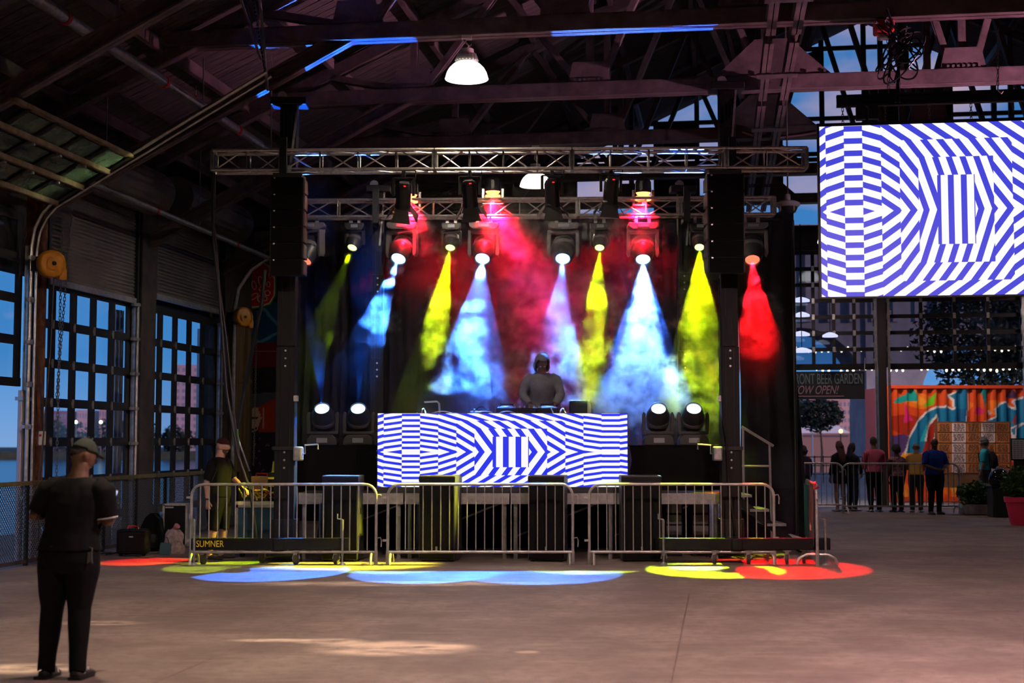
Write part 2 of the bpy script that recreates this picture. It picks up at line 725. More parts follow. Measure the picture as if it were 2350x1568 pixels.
for z in zr[1:]:
    ok = [x for x in (gl0, gl1) if roofz(x) >= z]
    a = max(gl0, (z - EAVE) / SL)
    if a < RIDGE:
        part('glazing_bar', MB(B).bar((a, TE + 0.1, z), (2 * RIDGE - a, TE + 0.1, z), 0.12, 0.10), M_steel_dark, gw)
M_gable_blind = mat('painted_over_glass', (0.03, 0.03, 0.04), 0.5)
rr = random.Random(4)
for i in range(nb):
    for j in range(len(zr) - 1):
        x0, x1, z0, z1 = xs[i], xs[i + 1], zr[j], zr[j + 1]
        zm = min(roofz(x0), roofz(x1))
        if z0 > zm or z1 - z0 < 0.3:
            continue
        clear = rr.random() < (0.75 if z1 > 9.3 and 7.6 < (x0 + x1) / 2 < 20 else 0.4)
        part('pane', MB(B).prism([(x0, z0), (x1, z0), (x1, min(z1, roofz(x1))), (x0, min(z1, roofz(x0)))], TE + 0.12, TE + 0.14), M_glass if clear else M_gable_blind, gw)


# ------------------------------------------------------------------ roof trusses
def truss(tk, label):
    r = thing('roof_truss', label, 'roof truss', bp(0, tk, 0), 'roof trusses')
    zc = 7.5
    kn = 4.72                                       # the knee meets the chord here
    for s in (0, 1):
        m = (lambda l: l) if s == 0 else (lambda l: LW - l)
        part('knee_brace', MB(B).bar((m(0.06), tk, 4.98), (m(kn + 0.3), tk, 7.55), 0.16, 0.03)
             .bar((m(0.06), tk, 5.20), (m(kn + 0.1), tk, 7.68), 0.16, 0.03).bar((m(0.06), tk, 5.09), (m(kn + 0.2), tk, 7.61), 0.03, 0.24), M_steel_truss, r)
        part('top_chord', MB(B).bar((m(0.0), tk, roofz(0) - 0.2), (m(RIDGE), tk, roofz(RIDGE) - 0.2), 0.18, 0.2), M_steel_truss, r)
    c0 = 1.45
    part('bottom_chord', MB(B).bar((c0, tk - 0.08, zc - 0.10), (LW - c0, tk - 0.08, zc - 0.10), 0.13, 0.02).bar((c0, tk - 0.14, zc), (LW - c0, tk - 0.14, zc), 0.02, 0.22)
         .bar((c0, tk + 0.08, zc - 0.10), (LW - c0, tk + 0.08, zc - 0.10), 0.13, 0.02).bar((c0, tk + 0.14, zc), (LW - c0, tk + 0.14, zc), 0.02, 0.22)
         .bar((c0, tk, zc + 0.11), (LW - c0, tk, zc + 0.11), 0.30, 0.015), M_steel_truss, r)
    nodes = [4.8, 7.78, 10.76, 13.75, 16.74, 19.72, 22.7]
    for i, l in enumerate(nodes):
        big_ = i in (2, 4)
        w, h = (0.95, 0.62) if big_ else (0.36, 0.36)
        gp = MB(B)
        for dt in (-0.125, 0.11):
            gp.prism([(l - w, zc + 0.1), (l + w, zc + 0.1), (l + 0.28, zc + 0.1 + h), (l - 0.28, zc + 0.1 + h)], tk + dt, tk + dt + 0.015)
            for q in range(7):
                gp.cbox((l - w + 0.12 + q * (2 * w - 0.24) / 6, tk + dt - 0.005, zc + 0.16), (0.04, 0.03, 0.04))
        part('gusset_plate', gp, M_steel_truss, r)
        part('vertical', MB(B).bar((l, tk, zc), (l, tk, roofz(l) - 0.25), 0.12, 0.12, (1, 0, 0)), M_steel_truss, r)
        for s in (-1.49, 1.49):
            u = l + s
            for e in (-0.055, 0.055):
                part('diagonal', MB(B).bar((l + s * 0.12, tk + e, zc + 0.12), (u - s * 0.04, tk + e, roofz(u) - 0.25), 0.07, 0.10), M_steel_truss, r)
    return r


truss(T0 - 3.76, 'rust brown roof truss overhead, closest to the viewer')
truss(T0, 'rust brown roof truss running out of the top left corner')
truss(T1, 'roof truss carrying the hanging screen, its knee on the rusty post')
truss(T2, 'second roof truss, its chord just above the stage towers')
truss(T3, 'third roof truss, over the back of the stage')
truss(T4, 'fourth roof truss, hazy beyond the stage')
truss(T4 + 3.76, 'roof truss just in front of the glazed gable')

# long ties that run from truss to truss
for (l, lab) in ((10.76, 'riveted longitudinal tie crossing the trusses beside the right tower'), (16.74, 'riveted longitudinal tie crossing the trusses above the hanging screen')):
    r = thing('roof_tie', lab, 'roof tie', bp(l, T0, 7.3))
    for k, t0 in enumerate((T0, T1, T2, T3, T4)):
        for dl in (-0.17, 0.17):
            part('channel', MB(B).angle((l + dl, t0 + 0.2, 7.3), (l + dl, t0 + 3.56, 7.3), 0.24), M_steel_truss, r)
        part('batten', MB(B).bar((l - 0.3, t0 + 1.9, 7.16), (l + 0.3, t0 + 1.9, 7.16), 0.25, 0.015), M_steel_truss, r)
    for k, t0 in enumerate((T1, T2, T3)):
        for s in (-1, 1):
            part('strut', MB(B).bar((l + 0.25 * s, t0 + 0.3, 7.45), (l + 0.9 * s, t0 + 1.9, roofz(l) - 0.5), 0.09, 0.09), M_steel_truss, r)


# ------------------------------------------------------------------ columns of the left wall
def icol(tc_, w, d, z1, m, name, label, plates=True):
    r = thing(name, label, 'column', bp(0.1, tc_, 0))
    part('web', MB(B).box((-0.1, tc_ - w / 2 + 0.02, 0), (-0.1 + d, tc_ - w / 2 + 0.045, z1)).box((-0.1, tc_ + w / 2 - 0.045, 0), (-0.1 + d, tc_ + w / 2 - 0.02, z1)), m, r)
    part('flange', MB(B).box((-0.1 + d, tc_ - w / 2, 0), (-0.07 + d, tc_ + w / 2, z1)), m, r)
    part('flange', MB(B).box((-0.12, tc_ - w / 2, 0), (-0.1, tc_ + w / 2, z1)), m, r)
    part('base_plate', MB(B).box((-0.16, tc_ - w / 2 - 0.08, 0), (0.02 + d, tc_ + w / 2 + 0.08, 0.03)), m, r)
    return r


icol(T1 - 0.02, 0.16, 0.2, 6.5, M_rust, 'rusty_column', 'rust streaked steel post between the open door and the glazed door')
icol(T2 - 0.02, 0.62, 0.24, 6.5, M_steel_dark, 'wall_column', 'broad black steel column between the two glazed doors')
icol(T0, 0.4, 0.24, 6.5, M_steel_dark, 'wall_column', 'black steel column left of the open overhead door')
rc = icol(T3 + 0.25, 0.3, 0.2, 6.5, M_steel_dark, 'wall_column', 'black steel column right of the far glazed door')
cw = thing('boarded_pier', 'brown board clad pier under the far hose reel', 'pier', bp(0, T3 + 1.1, 0))
for k in range(4):
    part('plank', MB(B).box((0.0, T3 + 0.75 + k * 0.24, 0.0), (0.14, T3 + 0.97 + k * 0.24, 4.3)), M_board, cw)
for z in (1.5, 2.9):
    part('batten', MB(B).box((0.14, T3 + 0.72, z), (0.17, T3 + 1.72, z + 0.08)), M_board, cw)


# ------------------------------------------------------------------ glazed sectional doors
def hinge(t, z):
    return MB(B).prism([(-0.035, 0), (0, 0.07), (0.035, 0), (0, -0.07)], 0.035, 0.05, 'x', Matrix.Translation((0, t, z))).cbox((0.055, t, z), (0.02, 0.02, 0.13))


def glazed_door(n, t0, cols, pw, pitch, z0, rows, ph, zp, label, l=0.02, skip=None):
    """rows of panes between rails and stiles; z0 is the foot of the lowest pane"""
    d = struct('door_%d' % n, MB(B).bar((l, t0 - 0.1, z0 - 0.07), (l, t0 + cols * pitch, z0 - 0.07), 0.05, 0.12), M_alu_black, label=label)
    te = t0 + (cols - 1) * pitch + pw
    for j in range(rows):
        zb = z0 + j * zp
        part('rail', MB(B).box((l - 0.012, t0 - 0.1, zb + ph), (l + 0.018, te + 0.1, zb + zp)), M_alu_black, d)
        for i in range(cols):
            tt = t0 + i * pitch
            part('pane', MB(B).box((l - 0.004, tt, zb), (l + 0.004, tt + pw, zb + ph)), M_glass, d)
    for i in range(cols + 1):
        tt = t0 + i * pitch - (pitch - pw)
        part('stile', MB(B).box((l - 0.008, tt, z0 - 0.1), (l + 0.014, tt + pitch - pw, z0 + rows * zp)), M_alu_black, d)
    for j in range(1, rows):
        for i in range(1, cols):
            part('hinge', hinge(t0 + i * pitch - (pitch - pw) / 2, z0 + j * zp - (zp - ph) / 2), M_galv, d)
    return d


Z0 = 3.47 - 6 * 0.583
glazed_door(1, 1.575, 5, 0.49, 0.703, Z0 + 0.03, 7, 0.45, 0.583, 'black framed glazed overhead door between rusty post and black column')
glazed_door(2, 5.72, 5, 0.475, 0.70, Z0 + 0.03, 7, 0.45, 0.583, 'black framed glazed overhead door beside the technician')

# door 0 stands open: its lower leaves hang above the opening, its upper leaves lie under the roof slope
d0 = glazed_door(3, -1.9, 4, 0.60, 0.78, 2.60, 4, 0.46, 0.59, 'open glazed overhead door at the left edge, leaves raised')
tq = 1.22
pa = bld(100, 470, t=tq)
pb = bld(612, 158, t=tq)
slope = (pb.z - pa.z) / (pb.x - pa.x)
track_pts = [(0.16, tq, 0.0), (0.16, tq, 4.45), (0.2, tq, 4.72), (0.3, tq, 4.93), (0.45, tq, 5.09)]
la = 0.45
track_pts.append((pb.x, tq, 5.09 + slope * (pb.x - 0.45)))
tk_ = thing('door_track', 'curved galvanised door track rising from the left edge to the roof', 'door track', bp(0.16, tq, 0))
tr = MB(B)
tr.tube(track_pts, 0.028, 6)
tr.tube([(p[0] + 0.05, p[1] + 0.06, p[2] - 0.05) for p in track_pts], 0.02, 6)
part('rail', tr, M_galv, tk_)
part('angle_bracket', MB(B).angle((0.06, tq + 0.12, 0), (0.06, tq + 0.12, 4.5), 0.09), M_galv, tk_)
hq = MB(B)
zt = 5.09 + slope * (pb.x - 0.45)
hq.bar((pb.x, tq + 0.05, zt - 0.25), (pb.x - 0.15, tq + 0.05, roofz(pb.x) - 0.1), 0.05, 0.03)
part('hanger', hq, M_galv, tk_)
part('hanger', MB(B).bar((pb.x - 0.05, tq - 0.1, zt + 0.15), (pb.x - 0.45, tq - 0.1, roofz(pb.x) - 0.1), 0.04, 0.03), M_galv, tk_)
for z in (0.9, 1.9, 2.5, 3.1, 3.7, 4.3):
    part('roller', MB(B).bar((0.16, tq - 0.12, z), (0.16, tq + 0.05, z), 0.04, 0.05).lathe([(0.04, -0.02), (0.04, 0.02)], 10, Matrix.Translation((0.2, tq - 0.02, z)) @ Matrix.Rotation(R(90), 4, 'X')), M_galv, tk_)
# upper leaves along the slope
pc = bld(300, 330, t=tq - 0.05)
lx = pc.x
up = thing('raised_door_leaf', 'raised glazed door leaf lying under the roof at upper left', 'door leaf', bp(1, -0.5, 6))
zs = lambda l: 5.05 + slope * (l - 0.45)
nrow = 3
dl = (lx - 0.5) / nrow
for j in range(nrow + 1):
    l = 0.5 + j * dl
    part('rail', MB(B).bar((l, -2.2, zs(l)), (l, tq - 0.04, zs(l)), 0.09, 0.05), M_board if j == nrow else M_alu_black, up)
cw_ = 0.74
for i in range(5):
    t = tq - 0.06 - i * cw_
    part('stile', MB(B).bar((0.5, t, zs(0.5)), (lx, t, zs(lx)), 0.10, 0.05), M_alu_black, up)
for j in range(nrow):
    l0, l1 = 0.5 + j * dl + 0.06, 0.5 + (j + 1) * dl - 0.06
    part('ledge', MB(B).bar((l0 + 0.02, -2.2, zs(l0) - 0.05), (l0 + 0.02, tq - 0.1, zs(l0) - 0.05), 0.05, 0.07), M_board, up)
    for i in range(4):
        t = tq - 0.06 - i * cw_
        part('pane', MB(B).add([(l0, t - 0.06, zs(l0)), (l1, t - 0.06, zs(l1)), (l1, t - cw_ + 0.06, zs(l1)), (l0, t - cw_ + 0.06, zs(l0))], [(0, 1, 2, 3)]), M_green_pane, up)
        if i and j:
            part('hinge', MB(B).cbox((0.5 + j * dl, t, zs(0.5 + j * dl) - 0.06), (0.14, 0.05, 0.05)), M_galv, up)


# tracks of the closed doors
def door_track(t, z1, label, dx=0.0):
    r = thing('door_track', label, 'door track', bp(0.14, t, 0))
    part('angle_bracket', MB(B).angle((0.07, t + 0.06, 0), (0.07, t + 0.06, z1), 0.10), M_galv, r)
    part('rail', MB(B).tube([(0.15, t, 0), (0.15, t, z1 - 0.1)], 0.026, 6).box((0.05, t - 0.02, 0), (0.12, t + 0.015, z1)), M_galv, r)
    for k in range(7):
        z = Z0 + 0.45 + k * 0.583
        part('roller', MB(B).cbox((0.13, t - 0.10, z + 0.07), (0.05, 0.16, 0.05)).lathe([(0.035, -0.02), (0.035, 0.02)], 8, Matrix.Translation((0.17, t - 0.02, z + 0.07)) @ Matrix.Rotation(R(90), 4, 'X')), M_galv, r)
    return r


door_track(5.03, 4.1, 'galvanised door track beside the broad black column')
door_track(9.16, 4.0, 'galvanised door track at the right end of the far glazed door')
ct = thing('curved_track', 'grey curved door track bending inward above the far hose reel', 'door track', bp(0.2, T3 + 0.5, 0))
part('rail', MB(B).tube([(0.2, T3 + 0.45, 0.2), (0.2, T3 + 0.45, 4.3), (0.28, T3 + 0.45, 4.75), (0.55, T3 + 0.45, 5.15), (1.1, T3 + 0.45, 5.5), (3.0, T3 + 0.45, 6.45)], 0.045, 8), M_galv, ct)

# roller shutters above the doors
for (n, t0, t1, z0, z1, lab) in ((1, T1 + 0.16, 5.02, 4.10, 5.85, 'grey ribbed roller shutter above the glazed door at left'), (2, 5.85, 9.1, 4.28, 5.95, 'grey ribbed roller shutter above the far glazed door')):
    r = thing('roller_shutter', lab, 'shutter', bp(0.1, (t0 + t1) / 2, z0))
    pr, z, k = [], z0, 0
    sh = MB(B)
    vs, fs = [], []
    while z < z1:
        for (dz, dl_) in ((0.0, 0.0), (0.012, 0.022), (0.042, 0.022), (0.054, 0.0)):
            pr.append((0.07 + dl_, z + dz))
        z += 0.062
    for (l, zz) in pr:
        vs += [(l, t0, zz), (l, t1, zz)]
    fs = [(2 * i, 2 * i + 1, 2 * i + 3, 2 * i + 2) for i in range(len(pr) - 1)]
    part('slat', sh.add(vs, fs), M_slats, r, kind='stuff')
    part('bottom_bar', MB(B).box((0.05, t0, z0 - 0.09), (0.13, t1, z0)), M_galv, r)
    rl = MB(B)
    prof = []
    for q in range(40):
        a = q / 40 * 2 * math.pi
        rr_ = 0.36 + (0.012 if q % 2 else 0)
        prof.append((0.42 + rr_ * math.cos(a), z1 + 0.02 + rr_ * math.sin(a)))
    part('roll', rl.prism(prof, t0, t1, 'y'), M_slats, r)
    part('guide', MB(B).box((0.03, t0 - 0.07, z0 - 0.1), (0.14, t0, z1)), M_alu_black, r)
    part('guide', MB(B).box((0.03, t1, z0 - 0.1), (0.14, t1 + 0.07, z1)), M_alu_black, r)

# hose reels
def reel(px, py, l, label, sc_=1.0):
    c = bld(px, py, l=l)
    r = thing('hose_reel', label, 'hose reel', B @ c)
    # face turned towards the hall's middle and a little to the viewer
    M = Matrix.Translation(c) @ Matrix.Rotation(R(-38), 4, 'Z') @ Matrix.Rotation(R(90), 4, 'Y') @ Matrix.Scale(sc_, 4)
    part('drum', MB(B).lathe([(0.02, -0.09), (0.20, -0.09), (0.215, -0.07), (0.215, 0.07), (0.20, 0.09), (0.185, 0.095), (0.18, 0.075), (0.11, 0.08), (0.105, 0.10), (0.05, 0.10), (0.02, 0.105)], 28, M), M_yellow, r, smooth=True)
    part('outlet', MB(B).box((0.05, 0.12, -0.07), (0.24, 0.24, 0.07), M), M_yellow, r, bevel=0.015)
    part('bracket', MB(B).box((c.x - 0.28, c.y - 0.05, c.z - 0.1), (c.x - 0.05, c.y + 0.05, c.z + 0.1)), M_alu_black, r)
    part('axle_cap', MB(B).lathe([(0.035, 0.10), (0.03, 0.125)], 12, M), M_black, r)
    return c


c1 = reel(117, 606, 0.45, 'bright yellow hose reel on the rusty post at left', 0.92)
c2 = reel(557, 728, 0.42, 'dim yellow hose reel on the boarded pier, farther back', 0.92)
r = tag(part('hanging_cable', MB(B).tube([(c1.x + 0.06, c1.y - 0.02, c1.z - 0.2), (c1.x + 0.05, c1.y - 0.05, 3.0), (c1.x + 0.02, c1.y - 0.12, 2.0), (c1.x, c1.y - 0.2, 1.1), (c1.x, c1.y - 0.2, 0.3)], 0.011, 6), M_black, None), 'thin black cable hanging from the bright yellow reel', 'cable')


def chain(name, p0, p1, label, m=M_chain, pitch=0.05, w=0.014, sag=0.0, parent=None):
    p0, p1 = V(p0), V(p1)
    n = max(2, int((p1 - p0).length / pitch))
    mb = MB()
    d = (p1 - p0) / n
    a, s, u = MB.basis(p0, p1)
    for i in range(n):
        c0 = p0 + d * (i - 0.12) - V((0, 0, sag * 4 * (i / n) * (1 - i / n)))
        c1_ = p0 + d * (i + 1.12) - V((0, 0, sag * 4 * ((i + 1) / n) * (1 - (i + 1) / n)))
        o = (s if i % 2 else u) * w
        mb.bar(c0 + o, c1_ + o, w * 0.6, w * 0.6)
        mb.bar(c0 - o, c1_ - o, w * 0.6, w * 0.6)
    o = part(name, mb, m, parent)
    o['kind'] = 'stuff' if parent is not None else 'thing'
    if parent is None:
        tag(o, label, 'chain')
    return o


chain('hoist_chain', bp(0.40, T1 - 0.05, 5.0), bp(0.40, T1 - 0.05, 0.5), 'long steel chain loop hanging down the rusty post', M_chain)
chain('hoist_chain', bp(0.42, T1 + 0.22, 5.2), bp(0.30, T1 + 0.10, 2.3), 'shorter chain hanging in front of the bright yellow reel', M_chain)
chain('hoist_chain', bp(0.40, T3 + 1.3, 4.4), bp(0.40, T3 + 1.2, 1.2), 'chain hanging from the far yellow reel', M_chain)
bx_ = thing('switch_box', 'pale switch box hanging on a cord beside rusty post', 'switch box', bp(0.4, T1 + 0.28, 1.8))
sbp = bld(97, 1006, l=0.38)
part('case', MB(B).cbox(sbp, (0.07, 0.11, 0.20)), mat('cream_plastic', (0.62, 0.6, 0.45), 0.5), bx_, bevel=0.015)
part('cord', MB(B).tube([(sbp.x, sbp.y, sbp.z + 0.1), (sbp.x, sbp.y - 0.05, sbp.z + 0.5), (sbp.x - 0.05, sbp.y - 0.12, sbp.z + 1.2)], 0.012, 6), M_black, bx_)
part('button', MB(B).cbox((sbp.x, sbp.y - 0.06, sbp.z + 0.04), (0.03, 0.02, 0.03)), M_red, bx_)

# sprinkler pipes
for (nm, a, b, l, rad, lab) in (('sprinkler_main', (60, -18), (612, 343), 2.1, 0.078, 'thick grey sprinkler main under the roof at upper left'), ('sprinkler_pipe', (0, 331), (616, 592), 0.95, 0.046, 'thinner grey pipe with red couplings along the left wall')):
    q0, q1 = bld(*a, l=l), bld(*b, l=l)
    zz = 0.5 * (q0.z + q1.z)
    d = (q1 - q0)
    q0 = q0 - d * 0.6
    r = thing(nm, lab, 'pipe', B @ ((q0 + q1) / 2))
    part('pipe', MB(B).tube([q0, q1], rad, 14), M_galv, r, smooth=True)
    L = d.length * 1.6
    for k in range(1, 9):
        c = q0 + (q1 - q0) * (k / 9.0)
        dr = (q1 - q0).normalized()
        if k % 2 == 0:
            part('coupling', MB(B).tube([c - dr * 0.035, c + dr * 0.035], rad * 1.15, 14), M_red, r, label='red pipe coupling')
        else:
            part('clamp', MB(B).tube([c - dr * 0.015, c + dr * 0.015], rad * 1.12, 14), M_galv, r)
            part('hanger_rod', MB(B).bar(c + V((0, 0, rad)), (c.x, c.y, roofz(c.x)), 0.015, 0.015), M_galv, r)
# thin drop rods and small sprinkler heads
for k, (px, y0, y1) in enumerate(((267, 50, 105), (388, 115, 190), (450, 110, 225), (622, 265, 345))):
    p0 = bld(px, y0, t=T1 + 1.5 + 0.3 * k)
    p1 = bld(px, y1, t=T1 + 1.5 + 0.3 * k)
    r = thing('hanger_rod', 'thin hanger rod under the dark roof, number %s from the left' % ('first', 'second', 'third', 'fourth')[k], 'rod', B @ p1)
    r['label'] = ('thin rod hanging in the dark beside the sloping beam', 'thin rod hanging beside the thick sprinkler main', 'thin rod hanging under the blue lit stub beam', 'thin rod hanging above the left end of the stage truss')[k]
    part('rod', MB(B).bar(p0 + V((0, 0, 1)), p1, 0.014, 0.014), M_galv, r)
    part('clip', MB(B).cbox(p1, (0.05, 0.05, 0.06)), M_red, r)

# mesh fence in front of the left wall
lf = 0.45
fe = thing('mesh_fence', 'low wire mesh fence on posts in front of the glazed doors', 'fence', bp(lf, 2, 0))
f0, f1 = -3.0, 9.3
part('top_rail', MB(B).bar((lf, f0, 1.12), (lf, f1, 1.12), 0.06, 0.06), mat('olive_rail', (0.16, 0.15, 0.06), 0.5, 0.3, c2=(0.08, 0.07, 0.04), scale=6), fe)
part('bottom_rail', MB(B).bar((lf, f0, 0.06), (lf, f1, 0.06), 0.05, 0.05), M_steel_dark, fe)
for t in np.arange(f0, f1 + 0.1, 1.23):
    part('post', MB(B).bar((lf, t, 0), (lf, t, 1.15), 0.05, 0.05), M_alu_black, fe)
wm = MB(B)
H = 1.03
for k in range(int((f1 - f0 + H) / 0.06)):
    a = f0 - H + k * 0.06
    for s in (0, 1):
        t0, t1 = max(a, f0), min(a + H, f1)
        if t1 <= t0:
            continue
        z0, z1 = (t0 - a), (t1 - a)
        if s:
            z0, z1 = H - z0, H - z1
        wm.bar((lf - 0.004 + 0.008 * s, t0, z0 + 0.08), (lf - 0.004 + 0.008 * s, t1, z1 + 0.08), 0.007, 0.007)
part('wire_mesh', wm, mat('mesh_wire', (0.25, 0.25, 0.22), 0.45, 0.8), fe, kind='stuff')
# pale down pipes outside the opening, and inside posts by the open door
dp = thing('down_pipe', 'pale grey pipe standing in the open doorway at left', 'pipe', bp(0.05, 1.45, 0))
part('pipe', MB(B).tube([(0.02, 1.30, 0), (0.02, 1.30, 2.42)], 0.045, 12).tube([(0.0, 1.47, 0), (0.0, 1.47, 2.42)], 0.03, 12), mat('pale_pipe', (0.55, 0.5, 0.55), 0.35, 0.4), dp, smooth=True)
part('clamp', MB(B).cbox((0.02, 1.38, 2.3), (0.12, 0.3, 0.05)), M_galv, dp)
for (t, lab) in ((bld(273, 800, l=-0.6).y, 'added pale post outside the nearer glazed door, for its reflected streaks'), (bld(474, 800, l=-0.6).y, 'added pale post outside the farther glazed door, for its reflected streaks')):  # added posts, standing in for the pale reflections in the last panes
    o = thing('streak_post', lab, 'post', bp(-0.7, t, 0))
    part('post', MB(B).box((-0.75, t - 0.14, -0.3), (-0.6, t + 0.16, 4.0)), mat('streak_pale', (0.70, 0.72, 0.80), 0.5, c2=(0.78, 0.8, 0.86), scale=2), o)
    part('rib', MB(B).box((-0.6, t - 0.05, -0.3), (-0.56, t + 0.0, 4.0)).box((-0.6, t + 0.07, -0.3), (-0.56, t + 0.10, 4.0)), mat('streak_bright', (0.8, 0.8, 0.85), 0.4), o)

# ------------------------------------------------------------------ striped picture of the LED walls
PER, DUTY = 0.693, 0.455
BETA = {90: -0.275, 72: -0.13, 54: 0.245, 36: 0.262, 18: 0.57, 0: 0.50, -18: 0.566, -36: 0.241}


def clip_half(poly, n, d, keep_less):
    out = []
    for i in range(len(poly)):
        a, b = poly[i], poly[(i + 1) % len(poly)]
        fa, fb = a[0] * n[0] + a[1] * n[1] - d, b[0] * n[0] + b[1] * n[1] - d
        if not keep_less:
            fa, fb = -fa, -fb
        if fa <= 0:
            out.append(a)
        if (fa < 0) != (fb < 0) and fa != fb:
            k = fa / (fa - fb)
            out.append((a[0] + (b[0] - a[0]) * k, a[1] + (b[1] - a[1]) * k))
    return out


def led_polys(x0, x1, v0, v1):
    """(polygon in tile units, is_blue) of the picture between x0..x1 and v0..v1 (v up from the middle)"""
    xc = [x0] + [k for k in (-7, -6, -5, -4, -3, -2, -1, 1, 2, 3, 4, 5, 6) if x0 < k < x1] + [x1]
    res = []
    for sgn in (1, -1):
        top = v1 if sgn > 0 else -v0
        vr = [0] + [k for k in (1.92, 2.93, 3.93) if k < top] + [top]
        for i in range(len(xc) - 1):
            for j in range(len(vr) - 1):
                xm, vm = (xc[i] + xc[i + 1]) / 2, (vr[j] + vr[j + 1]) / 2
                kx = max(0, math.ceil(abs(xm) - 1))
                ky = 0 if vm < 1.92 else math.ceil(vm - 1.93)
                th = 90 - 18 * max(kx, ky)
                if max(kx, ky) > 5 and kx > ky:
                    th = 90 - 18 * kx
                b = BETA[th]
                n = (math.sin(R(th)), math.cos(R(th)))
                cell = [(xc[i], vr[j]), (xc[i + 1], vr[j]), (xc[i + 1], vr[j + 1]), (xc[i], vr[j + 1])]
                ds = [p[0] * n[0] + p[1] * n[1] for p in cell]
                k0 = math.floor((min(ds) - b) / PER - 1)
                k1 = math.ceil((max(ds) - b) / PER + 1)
                for k in range(k0, k1 + 1):
                    c = b + k * PER
                    for (e0, e1, blue) in ((c - PER * DUTY / 2, c + PER * DUTY / 2, True), (c + PER * DUTY / 2, c + PER * (1 - DUTY / 2), False)):
                        q = clip_half(clip_half(cell, n, e1, True), n, e0, False)
                        if len(q) >= 3:
                            res.append(([(p[0], p[1] * sgn) for p in (q if sgn > 0 else q[::-1])], blue))
    return res


M_led_white = emat('led_white', (0.95, 0.94, 1.0), 1.0)
M_led_blue = emat('led_blue', (0.003, 0.022, 0.80), 1.0)
M_led_white2 = emat('led_white_large', (0.95, 0.92, 1.0), 1.08)
M_led_blue2 = emat('led_blue_large', (0.055, 0.060, 0.68), 1.0)


def led_screen(M, w, h, x0, x1, v0, v1, parent, mats, y=-0.004):
    mb = MB(M)
    sx, sv = w / (x1 - x0), h / (v1 - v0)
    for poly, blue in led_polys(x0, x1, v0, v1):
        mb.m = 1 if blue else 0
        mb.add([((p[0] - x0) * sx, y, (p[1] - v0) * sv) for p in poly], [tuple(range(len(poly)))])
    return part('screen', mb, mats, parent, label='screen showing white and blue op-art stripes')


# hanging screen, parallel to the trusses
tS = T1 + 0.0
s0 = bld(1886, 682, t=tS)
s1 = bld(1886, 291, t=tS)
sw, sh_ = (s1.z - s0.z) * 13.73 / 9.58, s1.z - s0.z
M_case = mat('screen_case', (0.015, 0.015, 0.017), 0.5)
scr = thing('video_screen', 'large hanging LED screen of blue and white stripes at right', 'screen', bp(s0.x + sw / 2, tS, s0.z))
MS = B @ Matrix.Translation((s0.x, tS, s0.z))
part('cabinet', MB(MS).box((-0.03, 0.0, -0.02), (sw + 0.03, 0.10, sh_ + 0.045)), M_case, scr)
led_screen(MS, sw, sh_, -7.33, 6.4, -4.75, 4.83, scr, [M_led_white2, M_led_blue2])
for k in range(6):
    part('module_frame', MB(MS).box((k * sw / 6 + 0.02, 0.10, 0.0), ((k + 1) * sw / 6 - 0.02, 0.15, sh_)), M_case, scr)
bar0 = bld(1920, 232, t=tS)
hb = thing('lifting_beam', 'black lifting beam over the hanging screen', 'beam', bp(bar0.x + 1.5, tS, bar0.z))
part('beam', MB(B).angle((bar0.x, tS + 0.03, bar0.z), (bar0.x + sw, tS + 0.03, bar0.z), 0.16, 0.03), M_black, hb)
for k in range(2):
    cx = bar0.x + 0.25 + 0.16 * k
    part('junction_box', MB(B).box((cx, tS - 0.1, bar0.z - 0.28), (cx + 0.12, tS + 0.02, bar0.z - 0.08)), M_black, hb)
for k, px in enumerate((1934, 2032, 2133, 2229, 2325, 2420)):
    q = bld(px, 240, t=tS)
    cn = chain('chain', bp(q.x, tS + 0.03, bar0.z), bp(q.x, tS + 0.03, s1.z + 0.03), '', M_chain, 0.045, 0.012, parent=hb)
# hoists on the truss that carry the beam
for (px, lab) in ((2027, 'red chain hoist hanging from the truss above the screen'), (2650, 'red chain hoist beyond the right edge of the screen')):
    q = bld(px, 40, t=T1)
    h = thing('chain_hoist', lab, 'hoist', bp(q.x, T1, 7.2))
    part('body', MB(B).cbox((q.x, T1 - 0.02, 7.28), (0.26, 0.3, 0.17)), M_red, h, bevel=0.03)
    part('hook_block', MB(B).cbox((q.x, T1 - 0.02, 7.15), (0.15, 0.14, 0.07)), M_galv, h, bevel=0.02)
    part('suspension', MB(B).bar((q.x, T1 - 0.02, 7.36), (q.x, T1 - 0.02, 7.66), 0.05, 0.05), M_chain, h)
    chain('load_chain', bp(q.x + 0.05, T1 - 0.02, 7.12), bp(q.x + 0.05, T1 - 0.02, bar0.z + 0.08), '', M_chain, 0.05, 0.013, parent=h)
# coil of cable at the hoist
cb = thing('cable_coil', 'tangled coil of black cable hanging above the big screen', 'cable coil', bp(bld(2062, 110, t=T1 - 0.25).x, T1 - 0.25, 6.5))
rr = random.Random(3)
for k in range(11):
    c = bld(2062 + rr.uniform(-14, 20), 112 + rr.uniform(-28, 30), t=T1 - 0.25 - 0.02 * k)
    a, b = rr.uniform(0.13, 0.26), rr.uniform(0.16, 0.30)
    ph = rr.uniform(0, 6)
    pts = [(c.x + a * math.cos(q + ph), c.y + 0.06 * math.sin(2 * q + ph), c.z + b * math.sin(q)) for q in np.linspace(0, 2 * math.pi, 22)[:-1]]
    part('loop', MB(B).tube(pts, 0.012, 5, closed=True), M_black, cb)
for (pts) in (((2040, 60), (2046, 130), (2040, 175), (2052, 190), (2062, 150), (2064, 235)), ((2080, 60), (2062, 160), (2056, 235)), ((2035, 20), (2050, 60), (2070, 75))):
    part('cable', MB(B).tube([bld(*p, t=T1 - 0.22) for p in pts], 0.018, 5), M_black, cb)
